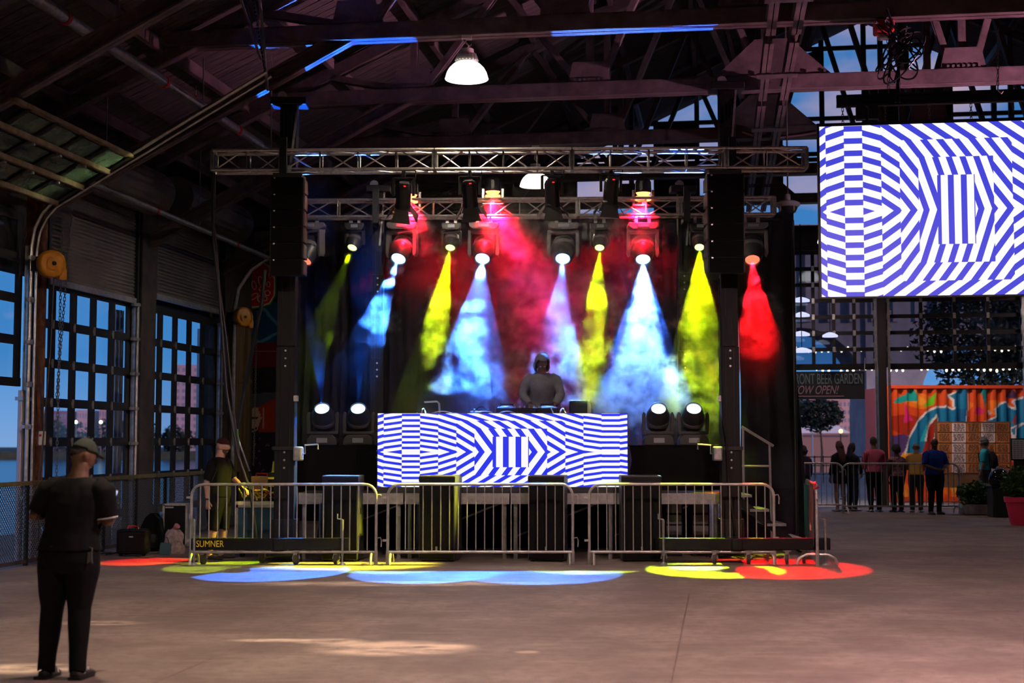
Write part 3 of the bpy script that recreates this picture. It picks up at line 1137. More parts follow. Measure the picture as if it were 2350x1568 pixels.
for (px, y0, y1, lab) in ((2290, 60, 205, 'slim black chain with hook left of the frame edge, above the screen'),):
    h = thing('chain_hook', lab, 'hook', B @ bld(px, y1, t=T1 - 0.2))
    chain('chain', B @ bld(px, y0, t=T1 - 0.2), B @ bld(px, y1, t=T1 - 0.2), '', M_chain, 0.05, 0.012, parent=h)
    part('hook', MB(B).tube([bld(px - 1, y1, t=T1 - 0.2), bld(px + 4, y1 + 6, t=T1 - 0.2), bld(px + 8, y1 + 10, t=T1 - 0.2), bld(px + 12, y1 + 4, t=T1 - 0.2)], 0.012, 6), M_chain, h)

# ------------------------------------------------------------------ pendant lamps
M_shade = emat('lamp_glow', (1.0, 0.96, 0.88), 2.2)
M_lampbody = mat('lamp_housing', (0.62, 0.58, 0.55), 0.5, 0.2)
M_shade_rim = mat('lamp_rim', (0.5, 0.12, 0.1), 0.4)


def pendant(p, d, zt, label, col_=(1.0, 0.82, 0.60), power=200):
    """p is the middle of the rim; the shade glows all over"""
    r = thing('pendant_lamp', label, 'lamp', p, 'bell shaped pendant lamps')
    M = Matrix.Translation(p)
    k = d / 0.6
    s = [(0.30, 0.0), (0.298, 0.03), (0.28, 0.09), (0.245, 0.15), (0.19, 0.205), (0.13, 0.235)]
    part('shade', MB(M).lathe([(a * k, b * k) for a, b in s], 32, cap=False), M_shade, r, smooth=True)
    part('rim', MB(M).tube([(0.30 * k * math.cos(a), 0.30 * k * math.sin(a), 0) for a in np.linspace(0, 2 * math.pi, 33)[:-1]], 0.008, 6, closed=True), M_shade, r)
    part('diffuser', MB(M).lathe([(0.292 * k, 0.004), (0.15 * k, -0.004), (0.005, -0.006)], 32), M_shade, r, smooth=True)
    pr = [(0.05, 0.235), (0.14, 0.235), (0.15, 0.26), (0.125, 0.34), (0.10, 0.36), (0.10, 0.42), (0.04, 0.43)]
    part('housing', MB(M).lathe([(a * k, b * k) for a, b in pr], 20), M_lampbody, r, smooth=True)
    fins = MB(M)
    for q in range(20):
        a = q / 20 * 2 * math.pi
        fins.bar((0.12 * k * math.cos(a), 0.12 * k * math.sin(a), 0.35 * k), (0.155 * k * math.cos(a), 0.155 * k * math.sin(a), 0.25 * k), 0.012, 0.03)
    part('cooling_fin', fins, M_lampbody, r, kind='stuff')
    part('hook', MB(M).tube([(0, 0, 0.42 * k), (0.03, 0, 0.47 * k), (-0.02, 0, 0.52 * k), (0, 0, zt - p.z)], 0.012, 6), M_galv, r)
    part('lead', MB(M).tube([(0.02, 0, 0.42 * k), (0.07, 0, 0.50 * k), (-0.05, 0, 0.56 * k), (0.01, 0, zt - p.z)], 0.007, 5), M_black, r)
    part('junction_box', MB(M).cbox((0, -0.02, zt - p.z + 0.03), (0.14, 0.1, 0.08)), M_lampbody, r)
    spot(p + V((0, 0, -0.03)), p - V((0, 0, 1)), col_, power, 84, 0.35, 0.16)
    return r


p1 = B @ bld(1071, 181, t=T1 - 0.05)
pendant(p1, 0.6, 7.35, 'bright bell shaped pendant lamp hanging in front of the stage roof truss', power=800)
p2 = B @ bld(1229, 427, t=T3)
pendant(p2, 0.6, 7.35, 'bell shaped pendant lamp half hidden behind the front stage truss', power=260)
# added lamps out of frame, in the seen row and a next one
for (t, l, lab, pw) in ((T1 - 9.0, 5.6, 'added pendant lamp over the floor near the viewer', 1150), (T1 - 9.0, 12.0, 'added pink pendant lamp over the right side of the floor near the viewer', 3200), (T1 - 15.5, 7.5, 'added pendant lamp behind the viewer', 700)):
    pendant(bp(l, t, p1.z), 0.6, p1.z + 1.0, lab, (1.0, 0.77, 0.54) if l < 10 else (1.0, 0.60, 0.60), pw)  # the right lamp is tinted pink for the pink light on that floor
    part('stem', MB(B).bar((l, t, p1.z + 1.0), (l, t, roofz(l)), 0.03, 0.03), M_galv, bpy.data.objects[[o.name for o in bpy.data.objects if o.get('label') == lab][0]])

# camera dome on its pole, and conduit on the truss
dc = B @ bld(1808, 468, t=T3 - 1.2)
dm = thing('dome_camera', 'white dome camera on a long drop pole beside the stage truss', 'camera', dc)
M_white = mat('white_plastic', (0.72, 0.68, 0.68), 0.4)
MD = Matrix.Translation(dc)
part('pole', MB(MD).tube([(0, 0, 0.1), (0, 0, 4.2)], 0.015, 8), mat('dark_pole', (0.2, 0.16, 0.17), 0.5, 0.4), dm)
part('coupling', MB(MD).lathe([(0.03, 0.05), (0.05, 0.06), (0.05, 0.16), (0.03, 0.18)], 12), M_white, dm)
part('housing', MB(MD).lathe([(0.05, 0.07), (0.14, 0.05), (0.21, 0.02), (0.215, -0.03), (0.19, -0.06), (0.1, -0.065)], 24), M_white, dm, smooth=True)
part('dome', MB(MD).lathe([(0.17, -0.06), (0.165, -0.10), (0.13, -0.16), (0.07, -0.19), (0.01, -0.20)], 20), mat('smoked_dome', (0.05, 0.06, 0.08), 0.08), dm, smooth=True)
for q in range(4):
    a = q * math.pi / 2 + 0.5
    part('lens', MB(MD).ball((0.13 * math.cos(a), 0.13 * math.sin(a), -0.11), 0.035, 8, 6), M_black, dm)
    part('bracket', MB(MD).bar((0.17 * math.cos(a), 0.17 * math.sin(a), -0.06), (0.17 * math.cos(a), 0.17 * math.sin(a), -0.14), 0.03, 0.03), M_white, dm)
tag(part('conduit', MB(B).tube([bld(*p, t=T3 - 0.2) for p in ((1703, 303), (1730, 312), (1757, 306), (1766, 298), (1790, 316), (1840, 310), (1880, 303))], 0.02, 6), mat('pink_conduit', (0.5, 0.25, 0.3), 0.5)), 'thin conduit looping along the third roof truss', 'conduit')

# perforated struts hanging at the knee of the rusty post's truss
ps = thing('strut_hanger', 'perforated steel struts hanging at the bent end of the raised door track', 'strut', B @ bld(612, 160, t=tq))
for (a, b) in (((555, -30), (594, 126)), ((578, -30), (614, 192))):
    q0, q1 = bld(*a, t=tq + 0.12), bld(*b, t=tq + 0.12)
    part('strut', MB(B).bar(q0, q1, 0.06, 0.02), M_galv, ps)
    hl = MB(B)
    for k in range(24):
        c = q0 + (q1 - q0) * ((k + 0.5) / 24)
        hl.cbox((c.x, c.y - 0.035, c.z), (0.022, 0.006, 0.04))
    part('slot', hl, M_black, ps, kind='stuff')

# ------------------------------------------------------------------ painted wall left of the stage
tM = T3 + 2.6


def painted(name, M, w, h, cell, fn, m, parent=None, relief=None):
    """fine sheet in the xz plane of M, colour from fn(X, Z) -> (n, 3)"""
    nu, nv = max(2, int(w / cell)), max(2, int(h / cell))
    xs_, zs_ = np.linspace(0, w, nu + 1), np.linspace(0, h, nv + 1)
    X, Z = np.meshgrid(xs_, zs_)
    Y = np.zeros_like(X) if relief is None else relief(X, Z)
    mb = MB()
    M3 = np.array(M)
    P = np.stack([X.ravel(), Y.ravel(), Z.ravel(), np.ones(X.size)], 1) @ M3.T
    w0 = wloc(parent)
    me = bpy.data.meshes.new(name)
    idx = np.arange((nu + 1) * (nv + 1)).reshape(nv + 1, nu + 1)
    fs = np.stack([idx[:-1, :-1].ravel(), idx[:-1, 1:].ravel(), idx[1:, 1:].ravel(), idx[1:, :-1].ravel()], 1)
    me.from_pydata((P[:, :3] - np.array(w0)).tolist(), [], fs.tolist())
    paint(me, fn(X.ravel(), Z.ravel()))
    me.materials.append(m)
    o = bpy.data.objects.new(name, me)
    COL.objects.link(o)
    o.parent = parent
    return o


q0, q1 = bld(560, 1200, t=tM), bld(560, 520, t=tM)
xl, xr = bld(540, 800, t=tM).x, bld(905, 800, t=tM).x
mw = struct('wall_partition', MB(B).box((xl, tM + 0.02, 0), (xr, tM + 0.12, q1.z)), M_wall, label='painted partition wall left of the stage')
PX = lambda px, py: ((bld(px, py, t=tM).x - xl), bld(px, py, t=tM).z)


def mural(X, Z):
    c = np.zeros((len(X), 3)) + np.array(srgb(28, 26, 30))
    def put(poly, colr):
        c[in_poly(X, Z, [PX(*p) for p in poly])] = srgb(*colr)
    put([(550, 530), (640, 530), (640, 620), (550, 620)], (150, 140, 150))
    put([(550, 700), (700, 690), (700, 780), (560, 790)], (18, 85, 140))
    put([(606, 705), (640, 745), (640, 752), (600, 708)], (90, 180, 220))
    put([(596, 782), (640, 760), (640, 766), (600, 788), (575, 788), (575, 782)], (90, 170, 210))
    put([(570, 790), (700, 780), (700, 840), (570, 845)], (130, 10, 16))
    put([(560, 805), (700, 803), (700, 806), (560, 808)], (150, 120, 130))
    put([(560, 905), (640, 900), (625, 935), (565, 940)], (85, 90, 110))
    put([(563, 940), (592, 935), (600, 960), (590, 990), (563, 992)], (240, 195, 165))
    put([(563, 950), (575, 958), (592, 956), (592, 961), (575, 963), (563, 956)], (20, 15, 18))
    put([(563, 978), (580, 984), (590, 980), (590, 985), (578, 990), (563, 983)], (20, 15, 18))
    put([(592, 935), (640, 910), (640, 990), (592, 995), (602, 960)], (200, 60, 22))
    put([(603, 937), (606, 937), (606, 985), (603, 985)], (225, 215, 205))
    put([(565, 992), (640, 992), (640, 1085), (568, 1085)], (32, 24, 48))
    for k, (x, y) in enumerate(((596, 1007), (585, 1022), (594, 1036), (614, 1022), (588, 1053), (596, 1065), (604, 1080), (580, 1068))):
        put([(x - 4, y + 2), (x, y - 3), (x + 4, y + 2), (x, y)], (165, 120, 190))
    return c


painted('mural', B @ Matrix.Translation((xl, tM, 0.0)), xr - xl, q1.z, 0.025, mural, paint_mat('mural_paint'), mw)

# watermelon slice board with light outlines
wz = bld(598, 660, t=tM - 0.12)
wm_ = thing('fruit_board', 'cut-out board of a red watermelon slice with ring seeds', 'sign board', B @ wz)
Pw = lambda px, py: ((bld(px, py, t=tM - 0.12).x), bld(px, py, t=tM - 0.12).z)
out = [(568, 612), (600, 600), (618, 612), (630, 640), (630, 660), (629, 680), (618, 697), (596, 704), (568, 707)]
part('rind', MB(B).prism([Pw(x + (2 if x > 600 else 0), y + (3 if y > 690 else -3)) for x, y in out], tM - 0.10, tM - 0.05), mat('rind_green', srgb(55, 140, 60), 0.5), wm_)
part('pith', MB(B).prism([Pw(x + 0.5, y + (1 if y > 690 else -1)) for x, y in out], tM - 0.115, tM - 0.10), mat('pith_cream', srgb(240, 215, 190), 0.5), wm_)
part('flesh', MB(B).prism([Pw(598 + (x - 598) * 0.95, 655 + (y - 655) * 0.94) for x, y in out], tM - 0.13, tM - 0.115), mat('flesh_red', srgb(225, 28, 30), 0.5), wm_)
for (x, y, rx, ry, rot) in ((583, 655, 5, 10, 0.2), (598, 645, 5, 10, 0.1), (600, 665, 4.5, 6, 0), (583, 681, 11, 5, 0.6), (616, 653, 4, 6, 0), (614, 673, 6, 6, 0.3), (597, 687, 5, 7, 0.2), (620, 633, 4, 5, 0), (609, 686, 4, 5, 0)):
    pts = []
    for q in np.linspace(0, 2 * math.pi, 19)[:-1]:
        u, w = rx * math.cos(q), ry * math.sin(q)
        px, py = x + u * math.cos(rot) + w * math.sin(rot), y - u * math.sin(rot) + w * math.cos(rot)
        z = Pw(px, py)
        pts.append((z[0], tM - 0.135, z[1]))
    part('seed_ring', MB(B).tube(pts, 0.012, 5, closed=True), mat('ring_cream', srgb(245, 205, 195), 0.5), wm_)

# ------------------------------------------------------------------ stage
YS = 20.62                                # front edge of the deck
YT = 20.15                                # front towers and truss
YR = 23.3                                 # rear towers and truss
ZD = at(1175, 1131, YS).z                 # deck top
XL, XR = at(684, 1100, YS).x, at(1657, 1100, YS).x
M_deck = mat('deck_top', (0.03, 0.03, 0.03), 0.6, c2=(0.06, 0.055, 0.05), scale=8)
M_deck_edge = mat('deck_edge_aluminium', (0.45, 0.45, 0.45), 0.4, 0.7, c2=(0.3, 0.3, 0.3), scale=9)
M_cloth = mat('black_cloth', (0.006, 0.006, 0.007), 0.95, spec=0.1)
M_tower = mat('black_tower_profile', (0.008, 0.008, 0.009), 0.55, 0.0, spec=0.2)
M_truss = mat('truss_aluminium', (0.62, 0.60, 0.57), 0.32, 0.9, c2=(0.45, 0.44, 0.42), scale=20)

st = thing('stage', 'low black stage with pale aluminium deck edge', 'stage', ((XL + XR) / 2, YS + 2, 0))
nx, ny = 4, 2
dx = (XR - XL) / nx
for i in range(nx):
    for j in range(ny):
        x0, y0 = XL + i * dx, YS + 0.03 + j * 1.95
        part('deck_panel', MB().box((x0 + 0.005, y0, ZD - 0.05), (x0 + dx - 0.005, y0 + 1.94, ZD)), M_deck, st)
    part('edge_rail', MB().box((XL + i * dx + 0.01, YS, ZD - 0.155), (XL + (i + 1) * dx - 0.01, YS + 0.05, ZD - 0.01)).box((XL + i * dx + 0.01, YS - 0.015, ZD - 0.165), (XL + (i + 1) * dx - 0.01, YS, ZD - 0.14)), M_deck_edge, st)
    for (x, y) in ((XL + i * dx + 0.08, YS + 0.08), (XL + (i + 1) * dx - 0.08, YS + 0.08), (XL + i * dx + 0.08, YS + 1.9), (XL + (i + 1) * dx - 0.08, YS + 3.8)):
        part('leg', MB().tube([(x, y, 0), (x, y, ZD - 0.15)], 0.03, 8), M_deck_edge, st)
    part('brace', MB().bar((XL + i * dx + 0.08, YS + 1.9, 0.2), (XL + (i + 1) * dx - 0.08, YS + 1.9, 0.75), 0.03, 0.03), M_deck_edge, st)
# skirt behind the legs
def pleats(x0, x1, y, z0, z1, pitch, amp, m, name, parent=None, flare=0.0, seed=1, nz=6, lab=None, phase=0):
    rr = random.Random(seed)
    n = max(8, int((x1 - x0) / pitch * 6))
    ph = [rr.uniform(0.6, 1.3) for _ in range(n + 1)]
    def fn(u, v):
        x = x0 + (x1 - x0) * u
        k = 0.55 + 0.75 * (1 - v)
        w = math.sin(2 * math.pi * x / pitch + phase + 1.3 * math.sin(x * 2.1)) * amp * k + 0.4 * amp * math.sin(7.1 * x + 2)
        f = flare * (1 - v) ** 3
        return (x + f * u + 0.02 * math.sin(9 * v + x), y + w, z0 + (z1 - z0) * v)
    return part(name, MB().grid(fn, n, nz), m, parent, smooth=True, label=lab)


pleats(XL, XR, YS + 2.2, 0.0, ZD - 0.16, 0.22, 0.03, M_cloth, 'skirt', st)

# LED front of the DJ booth
lp0, lp1 = at(866, 1118, YS + 0.06), at(1439.5, 949, YS + 0.06)
bw, bh = lp1.x - lp0.x, lp1.z - lp0.z
bo = thing('video_booth', 'DJ booth front clad in a wide blue and white striped LED wall', 'LED wall', (lp0.x + bw / 2, YS + 0.06, ZD))
Mb = Matrix.Translation((lp0.x, YS + 0.06, lp0.z))
part('cabinet', MB(Mb).box((-0.005, 0.0, ZD - lp0.z + 0.005), (bw + 0.005, 0.09, bh + 0.005)), M_case, bo)
led_screen(Mb, bw, bh, -7.33, 6.42, -4.40, 4.86, bo, [M_led_white, M_led_blue])
for k in range(7):
    part('module_frame', MB(Mb).box((k * bw / 7 + 0.01, 0.09, 0), ((k + 1) * bw / 7 - 0.01, 0.15, bh)), M_case, bo)
# table behind it, carrying the mixers
zt = lp1.z - 0.04
dj_t = thing('booth_table', 'black draped table behind the LED booth front', 'table', (lp0.x + bw / 2, YS + 0.7, ZD))
tx0, tx1 = at(955, 940, YS + 0.7).x, at(1375, 940, YS + 0.7).x
part('tabletop', MB().box((tx0, YS + 0.24, zt - 0.02), (tx1, YS + 1.0, zt + 0.03)), M_deck, dj_t)
for x in (tx0 + 0.1, tx1 - 0.1):
    for y in (YS + 0.3, YS + 0.95):
        part('leg', MB().tube([(x, y, ZD), (x, y, zt)], 0.025, 8), M_black, dj_t)
zt += 0.03
yb = YS + 0.62
M_gear = mat('gear_black', (0.006, 0.006, 0.007), 0.5, spec=0.2)
M_knob = mat('gear_knob', (0.25, 0.27, 0.3), 0.35, 0.5)


def deck_player(px, label):
    x = at(px, 940, yb).x
    r = thing('media_player', label, 'DJ player', (x, yb, zt))
    part('body', MB().box((x - 0.16, yb - 0.2, zt), (x + 0.16, yb + 0.2, zt + 0.10)), M_gear, r, bevel=0.012)
    part('jog_wheel', MB().lathe([(0.10, 0), (0.10, 0.02), (0.085, 0.03), (0.03, 0.032)], 24, Matrix.Translation((x, yb - 0.04, zt + 0.10))), M_knob, r)
    part('display', MB().box((x - 0.1, yb + 0.11, zt + 0.10), (x + 0.1, yb + 0.13, zt + 0.17)), M_gear, r)
    for k in range(4):
        part('knob', MB().lathe([(0.014, 0), (0.012, 0.03)], 8, Matrix.Translation((x - 0.12 + k * 0.08, yb + 0.08, zt + 0.10))), M_knob, r)
    return r


deck_player(1163, 'DJ media player left of the hooded person')
deck_player(1256, 'DJ media player in front of the hooded person')
mx_x = at(1210, 940, yb).x
mx = thing('dj_mixer', 'small DJ mixer between the two media players', 'mixer', (mx_x, yb, zt))
part('body', MB().box((mx_x - 0.15, yb - 0.2, zt), (mx_x + 0.13, yb + 0.2, zt + 0.10)), M_gear, mx, bevel=0.01)
for i in range(4):
    for j in range(4):
        part('knob', MB().lathe([(0.013, 0), (0.011, 0.03)], 8, Matrix.Translation((mx_x - 0.11 + i * 0.07, yb - 0.12 + j * 0.08, zt + 0.10))), M_knob, mx)
# laptop stand at left, monitor at right, bottle, cables
lx_ = at(990, 930, yb).x
ls_ = thing('laptop_stand', 'bent tube laptop stand at the left end of the booth', 'stand', (lx_, yb, zt))
part('frame', MB().tube([(lx_ - 0.11, yb, zt + 0.19), (lx_ + 0.08, yb, zt + 0.20), (lx_ + 0.11, yb, zt + 0.17), (lx_ + 0.12, yb, zt + 0.02)], 0.012, 6).tube([(lx_ - 0.11, yb + 0.2, zt + 0.19), (lx_ + 0.08, yb + 0.2, zt + 0.20), (lx_ + 0.11, yb + 0.2, zt + 0.17), (lx_ + 0.12, yb + 0.2, zt + 0.02)], 0.012, 6), M_galv, ls_)
part('foot', MB().box((lx_ + 0.0, yb - 0.02, zt), (lx_ + 0.15, yb + 0.22, zt + 0.02)), M_galv, ls_)
mxx = at(1327, 930, yb).x
mo = thing('booth_monitor', 'black monitor box at the right end of the booth', 'monitor speaker', (mxx, yb, zt))
part('cabinet', MB().box((mxx - 0.13, yb - 0.1, zt), (mxx + 0.13, yb + 0.2, zt + 0.21)), M_gear, mo, bevel=0.015)
part('grille', MB().box((mxx - 0.115, yb + 0.2, zt + 0.015), (mxx + 0.115, yb + 0.21, zt + 0.195)), M_black, mo)
bxx = at(1351, 930, yb).x
bt = thing('water_bottle', 'small clear water bottle right of the monitor box', 'bottle', (bxx, yb - 0.05, zt))
part('body', MB().lathe([(0.033, 0), (0.035, 0.02), (0.033, 0.08), (0.035, 0.12), (0.030, 0.155), (0.013, 0.185), (0.013, 0.20)], 14, Matrix.Translation((bxx, yb - 0.05, zt))), mat('bottle_plastic', (0.6, 0.7, 0.55), 0.15, alpha=0.6), bt, smooth=True)
part('cap', MB().lathe([(0.015, 0.20), (0.015, 0.225)], 10, Matrix.Translation((bxx, yb - 0.05, zt))), M_white, bt)
rr = random.Random(5)
for k, (x0, x1, lab) in enumerate(((990, 1130, 'pale cable trailing along the left of the booth top'), (1080, 1190, 'pale cable in front of the left media player'), (1265, 1305, 'coiled pale cable beside the right media player'), (957, 985, 'looped cable at the far left of the booth top'))):
    a, b = at(x0, 940, YS + 0.34), at(x1, 940, YS + 0.34)
    pts = [(a.x + (b.x - a.x) * u, YS + 0.34 + rr.uniform(-0.06, 0.06), zt + 0.012 + 0.05 * max(0, math.sin(u * 9 + k)) * (1.6 if k > 1 else 0.7)) for u in np.linspace(0, 1, 18)]
    tag(part('cable', MB().tube(pts, 0.010, 5), mat('pale_cable', (0.4, 0.42, 0.45), 0.4)), lab, 'cable')
hp = thing('headphones', 'black headphones lying on the booth top', 'headphones', (at(1105, 940, yb).x, YS + 0.4, zt))
hx = hp.location.x
part('band', MB().tube([(hx - 0.10 + 0.2 * u, YS + 0.42, zt + 0.04 + 0.075 * math.sin(math.pi * u)) for u in np.linspace(0, 1, 10)], 0.011, 6), M_gear, hp)
for s in (-1, 1):
    part('ear_cup', MB().lathe([(0.02, -0.02), (0.042, -0.015), (0.042, 0.015), (0.02, 0.02)], 14, Matrix.Translation((hx + s * 0.10, YS + 0.42, zt + 0.042)) @ Matrix.Rotation(R(90), 4, 'Y')), M_gear, hp)

# draped tables with moving heads
ttop = {}
for (x0, x1, lab, k) in ((682, 866, 'black draped table left of the booth with two moving heads', 0), (1446, 1654, 'black draped table right of the booth with two moving heads', 1)):
    yt = YS + 0.85
    a, b = at(x0, 1024, yt), at(x1, 1024, yt)
    r = thing('draped_table', lab, 'table', ((a.x + b.x) / 2, yt + 0.3, ZD))
    z = at(1000, 1024, yt).z
    ttop[k] = z
    part('tabletop', MB().box((a.x, yt - 0.02, z - 0.03), (b.x, yt + 0.62, z)), M_deck_edge if k else M_deck, r)
    pleats(a.x, b.x, yt - 0.05, ZD + 0.01, z + 0.012, 0.30, 0.014, M_cloth, 'table_cloth', r, seed=k)
    part('top_cloth', MB().box((a.x - 0.02, yt - 0.06, z), (b.x + 0.02, yt + 0.64, z + 0.012)), M_cloth, r)
    for x in (a.x + 0.1, b.x - 0.1):
        part('leg', MB().tube([(x, yt + 0.3, ZD), (x, yt + 0.3, z - 0.03)], 0.03, 8), M_black, r)

# ------------------------------------------------------------------ towers, trusses
def tower(px, Y, w, pytop, label, base=None, joints=()):
    x = at(px, 1000, Y).x
    zt_ = at(px, pytop, Y).z
    r = thing('lift_tower', label, 'tower', (x, Y + w / 2, 0), 'black lift towers of the stage')
    zs_ = [0.10 if base is None else base] + [j for j in joints] + [zt_]
    for k in range(len(zs_) - 1):
        s = w / 2 - 0.008 * k
        part('mast_section', MB().box((x - s, Y + 0.008 * k, zs_[k]), (x + s, Y + w - 0.008 * k, zs_[k + 1] - 0.004)), M_tower, r, bevel=0.006)
        for i in range(3):
            part('pin', MB().lathe([(0.016, 0), (0.014, 0.02)], 8, Matrix.Translation((x + 0.0, Y + 0.008 * k, zs_[k + 1] - 0.06 - 0.11 * i)) @ Matrix.Rotation(R(90), 4, 'X')), M_galv, r) if k < len(zs_) - 2 else None
        part('rib', MB().box((x - s * 0.52, Y - 0.006, zs_[k]), (x - s * 0.40, Y + 0.01, zs_[k + 1] - 0.01)).box((x + s * 0.40, Y - 0.006, zs_[k]), (x + s * 0.52, Y + 0.01, zs_[k + 1] - 0.01)), M_tower, r)
    part('head', MB().box((x - w * 0.9, Y - 0.03, zt_), (x + w * 0.9, Y + w + 0.03, zt_ + 0.11)), M_black, r, bevel=0.01)
    part('sheave', MB().lathe([(0.07, -0.02), (0.07, 0.02)], 14, Matrix.Translation((x - w * 0.3, Y, zt_ + 0.12)) @ Matrix.Rotation(R(90), 4, 'X')), M_galv, r)
    part('collar', MB().box((x - w * 0.6, Y - 0.02, zs_[1] - 0.03), (x + w * 0.6, Y + w + 0.02, zs_[1] + 0.02)), M_black, r)
    part('chain_guard', MB().bar((x + w * 0.5, Y + 0.05, zt_ + 0.1), (x + w * 0.15, Y - 0.03, zt_ - 0.9), 0.02, 0.03), M_galv, r)
    part('sleeve', MB().box((x - w * 0.62, Y - 0.015, zs_[0] - 0.02 if base is None else ZD), (x + w * 0.62, Y + w + 0.02, zs_[0] + 0.5)), M_black, r)
    return r, x, zt_


jt = at(650, 795, YT).z
tL, xTL, ztl = tower(653, YT, 0.285, 240, 'front lift tower at the left corner of the stage', joints=(1.6, jt, 4.4))
tR, xTR, ztr = tower(1678, YT, 0.27, 205, 'front lift tower at the right corner of the stage', joints=(1.6, at(1690, 795, YT).z, 4.4))
tA, xTA, _ = tower(864, YR, 0.22, 440, 'rear lift tower left, in front of the curtain', base=ZD, joints=(1.6, at(864, 825, YR).z, at(864, 630, YR).z))
tB, xTB, _ = tower(1574, YR, 0.24, 440, 'rear lift tower right, lit by the green beam', base=ZD, joints=(1.6, at(1574, 805, YR).z, at(1574, 625, YR).z))


def caster(mb_wheel, mb_fork, x, y, r=0.075):
    mb_wheel.lathe([(r * 0.5, -0.022), (r, -0.02), (r, 0.02), (r * 0.5, 0.022)], 18, Matrix.Translation((x, y, r)) @ Matrix.Rotation(R(75), 4, 'Z') @ Matrix.Rotation(R(90), 4, 'X'))
    mb_fork.bar((x - 0.03, y - 0.035, r), (x, y - 0.035, 2 * r + 0.03), 0.012, 0.05).bar((x + 0.03, y + 0.035, r), (x, y + 0.035, 2 * r + 0.03), 0.012, 0.05).cbox((x, y, 2 * r + 0.035), (0.10, 0.10, 0.015))


def outriggers(root, x0, x1, Y, casters, text=None):
    z0, z1 = 0.20, 0.36
    part('outrigger', MB().box((x0, Y - 0.06, z0), (x1, Y + 0.08, z1)), M_tower, root, bevel=0.01)
    part('outrigger', MB().box((root.location.x - 0.07, Y - 0.1, z0), (root.location.x + 0.07, Y + 0.75, z1)), M_tower, root, bevel=0.01)
    for px, dy in casters:
        x = at(px, 1275, Y).x
        w_, f_ = MB(), MB()
        caster(w_, f_, x, Y + dy)
        part('caster', f_, M_galv, root)
        part('wheel', w_, mat('caster_rubber', (0.05, 0.045, 0.04), 0.6), root)
    if text:
        o = text_part('lettering', text, 0.125, mat('yellow_lettering', srgb(235, 215, 40), 0.5), root, Matrix.Translation((x0 + 0.27, Y - 0.062, (z0 + z1) / 2)), sx=0.8)
    for x in (x0 + 0.06, x1 - 0.08):
        part('jack', MB().tube([(x, Y - 0.1, 0.12), (x, Y - 0.1, 0.62)], 0.018, 8).lathe([(0.05, 0), (0.04, 0.02), (0.015, 0.04)], 12, Matrix.Translation((x, Y - 0.1, 0.0))).tube([(x, Y - 0.1, 0.03), (x, Y - 0.1, 0.15)], 0.012, 6), M_galv, root)
        part('crank', MB().tube([(x, Y - 0.1, 0.62), (x - 0.07, Y - 0.1, 0.63), (x - 0.07, Y - 0.1, 0.70)], 0.010, 6), M_galv, root)


outriggers(tL, at(437, 1240, YT - 0.4).x, at(800, 1240, YT - 0.4).x, YT - 0.34, ((467, 0), (596, 0.2), (681, -0.05), (772, 0)), 'SUMNER')
outriggers(tR, at(1512, 1240, YT - 0.4).x, at(1906, 1240, YT - 0.4).x, YT - 0.34, ((1524, 0), (1640, 0), (1718, 0), (1806, 0), (1850, 0.15)))
for (root, x, lab, s) in ((tL, xTL, 'left', 1), (tR, xTR, 'right', -1)):
    part('winch', MB().box((x + s * 0.14, YT - 0.12, 1.42), (x + s * 0.26, YT + 0.10, 1.62)), M_galv, root, bevel=0.02)
    part('winch_handle', MB().tube([(x + s * 0.26, YT, 1.52), (x + s * 0.30, YT - 0.05, 1.52), (x + s * 0.30, YT - 0.05, 1.64), (x + s * 0.48, YT - 0.05, 1.65), (x + s * 0.48, YT - 0.05, 1.58)], 0.013, 6), M_galv, root)
    part('bracket', MB().cbox((x + s * 0.16, YT - 0.02, 2.3), (0.06, 0.08, 0.08)), M_galv, root)


def box_truss(p, q, size, name, label, sections, seed=0, cell=0.48):
    """aluminium box truss from p to q (lower front chord line), four chords and lattice, in bolted sections"""
    r = thing(name, label, 'truss', (V(p) + V(q)) / 2)
    p, q = V(p), V(q)
    d = (q - p).normalized()
    up = V((0, 0, 1))
    dp_ = V((-d.y, d.x, 0)).normalized()
    if dp_.y < 0:
        dp_ = -dp_
    L = (q - p).length
    a = 0
    for (fa, fb) in sections:
        a0, a1 = p + d * (L * fa + 0.01), p + d * (L * fb - 0.01)
        n = max(2, round(L * (fb - fa) / cell))
        for (o) in (V((0, 0, 0)), up * size, dp_ * size, dp_ * size + up * size):
            part('chord', MB().tube([a0 + o, a1 + o], 0.024, 8), M_truss, r)
        for e in (a0, a1):
            part('end_frame', MB().bar(e, e + up * size, 0.03, 0.05, d).bar(e + dp_ * size, e + dp_ * size + up * size, 0.03, 0.05, d).bar(e, e + dp_ * size, 0.03, 0.04, up).bar(e + up * size, e + up * size + dp_ * size, 0.03, 0.04, up), M_truss, r)
        for i in range(n):
            b0, b1 = a0 + (a1 - a0) * (i / n), a0 + (a1 - a0) * ((i + 1) / n)
            for o in (V((0, 0, 0)), dp_ * size):
                if i:
                    part('upright', MB().tube([b0 + o, b0 + o + up * size], 0.012, 6), M_truss, r)
                s, e = (b0 + o, b1 + o + up * size) if (i + (1 if o.length else 0)) % 2 == 0 else (b0 + o + up * size, b1 + o)
                part('diagonal', MB().tube([s + d * 0.05, e - d * 0.05], 0.012, 6), M_truss, r)
            for o in (V((0, 0, 0)), up * size):
                part('cross_strut', MB().tube([b0 + o, b0 + o + dp_ * size], 0.011, 6), M_truss, r)
                part('diagonal', MB().tube([b0 + o + d * 0.05, b1 + o + dp_ * size - d * 0.05], 0.010, 6), M_truss, r)
    return r


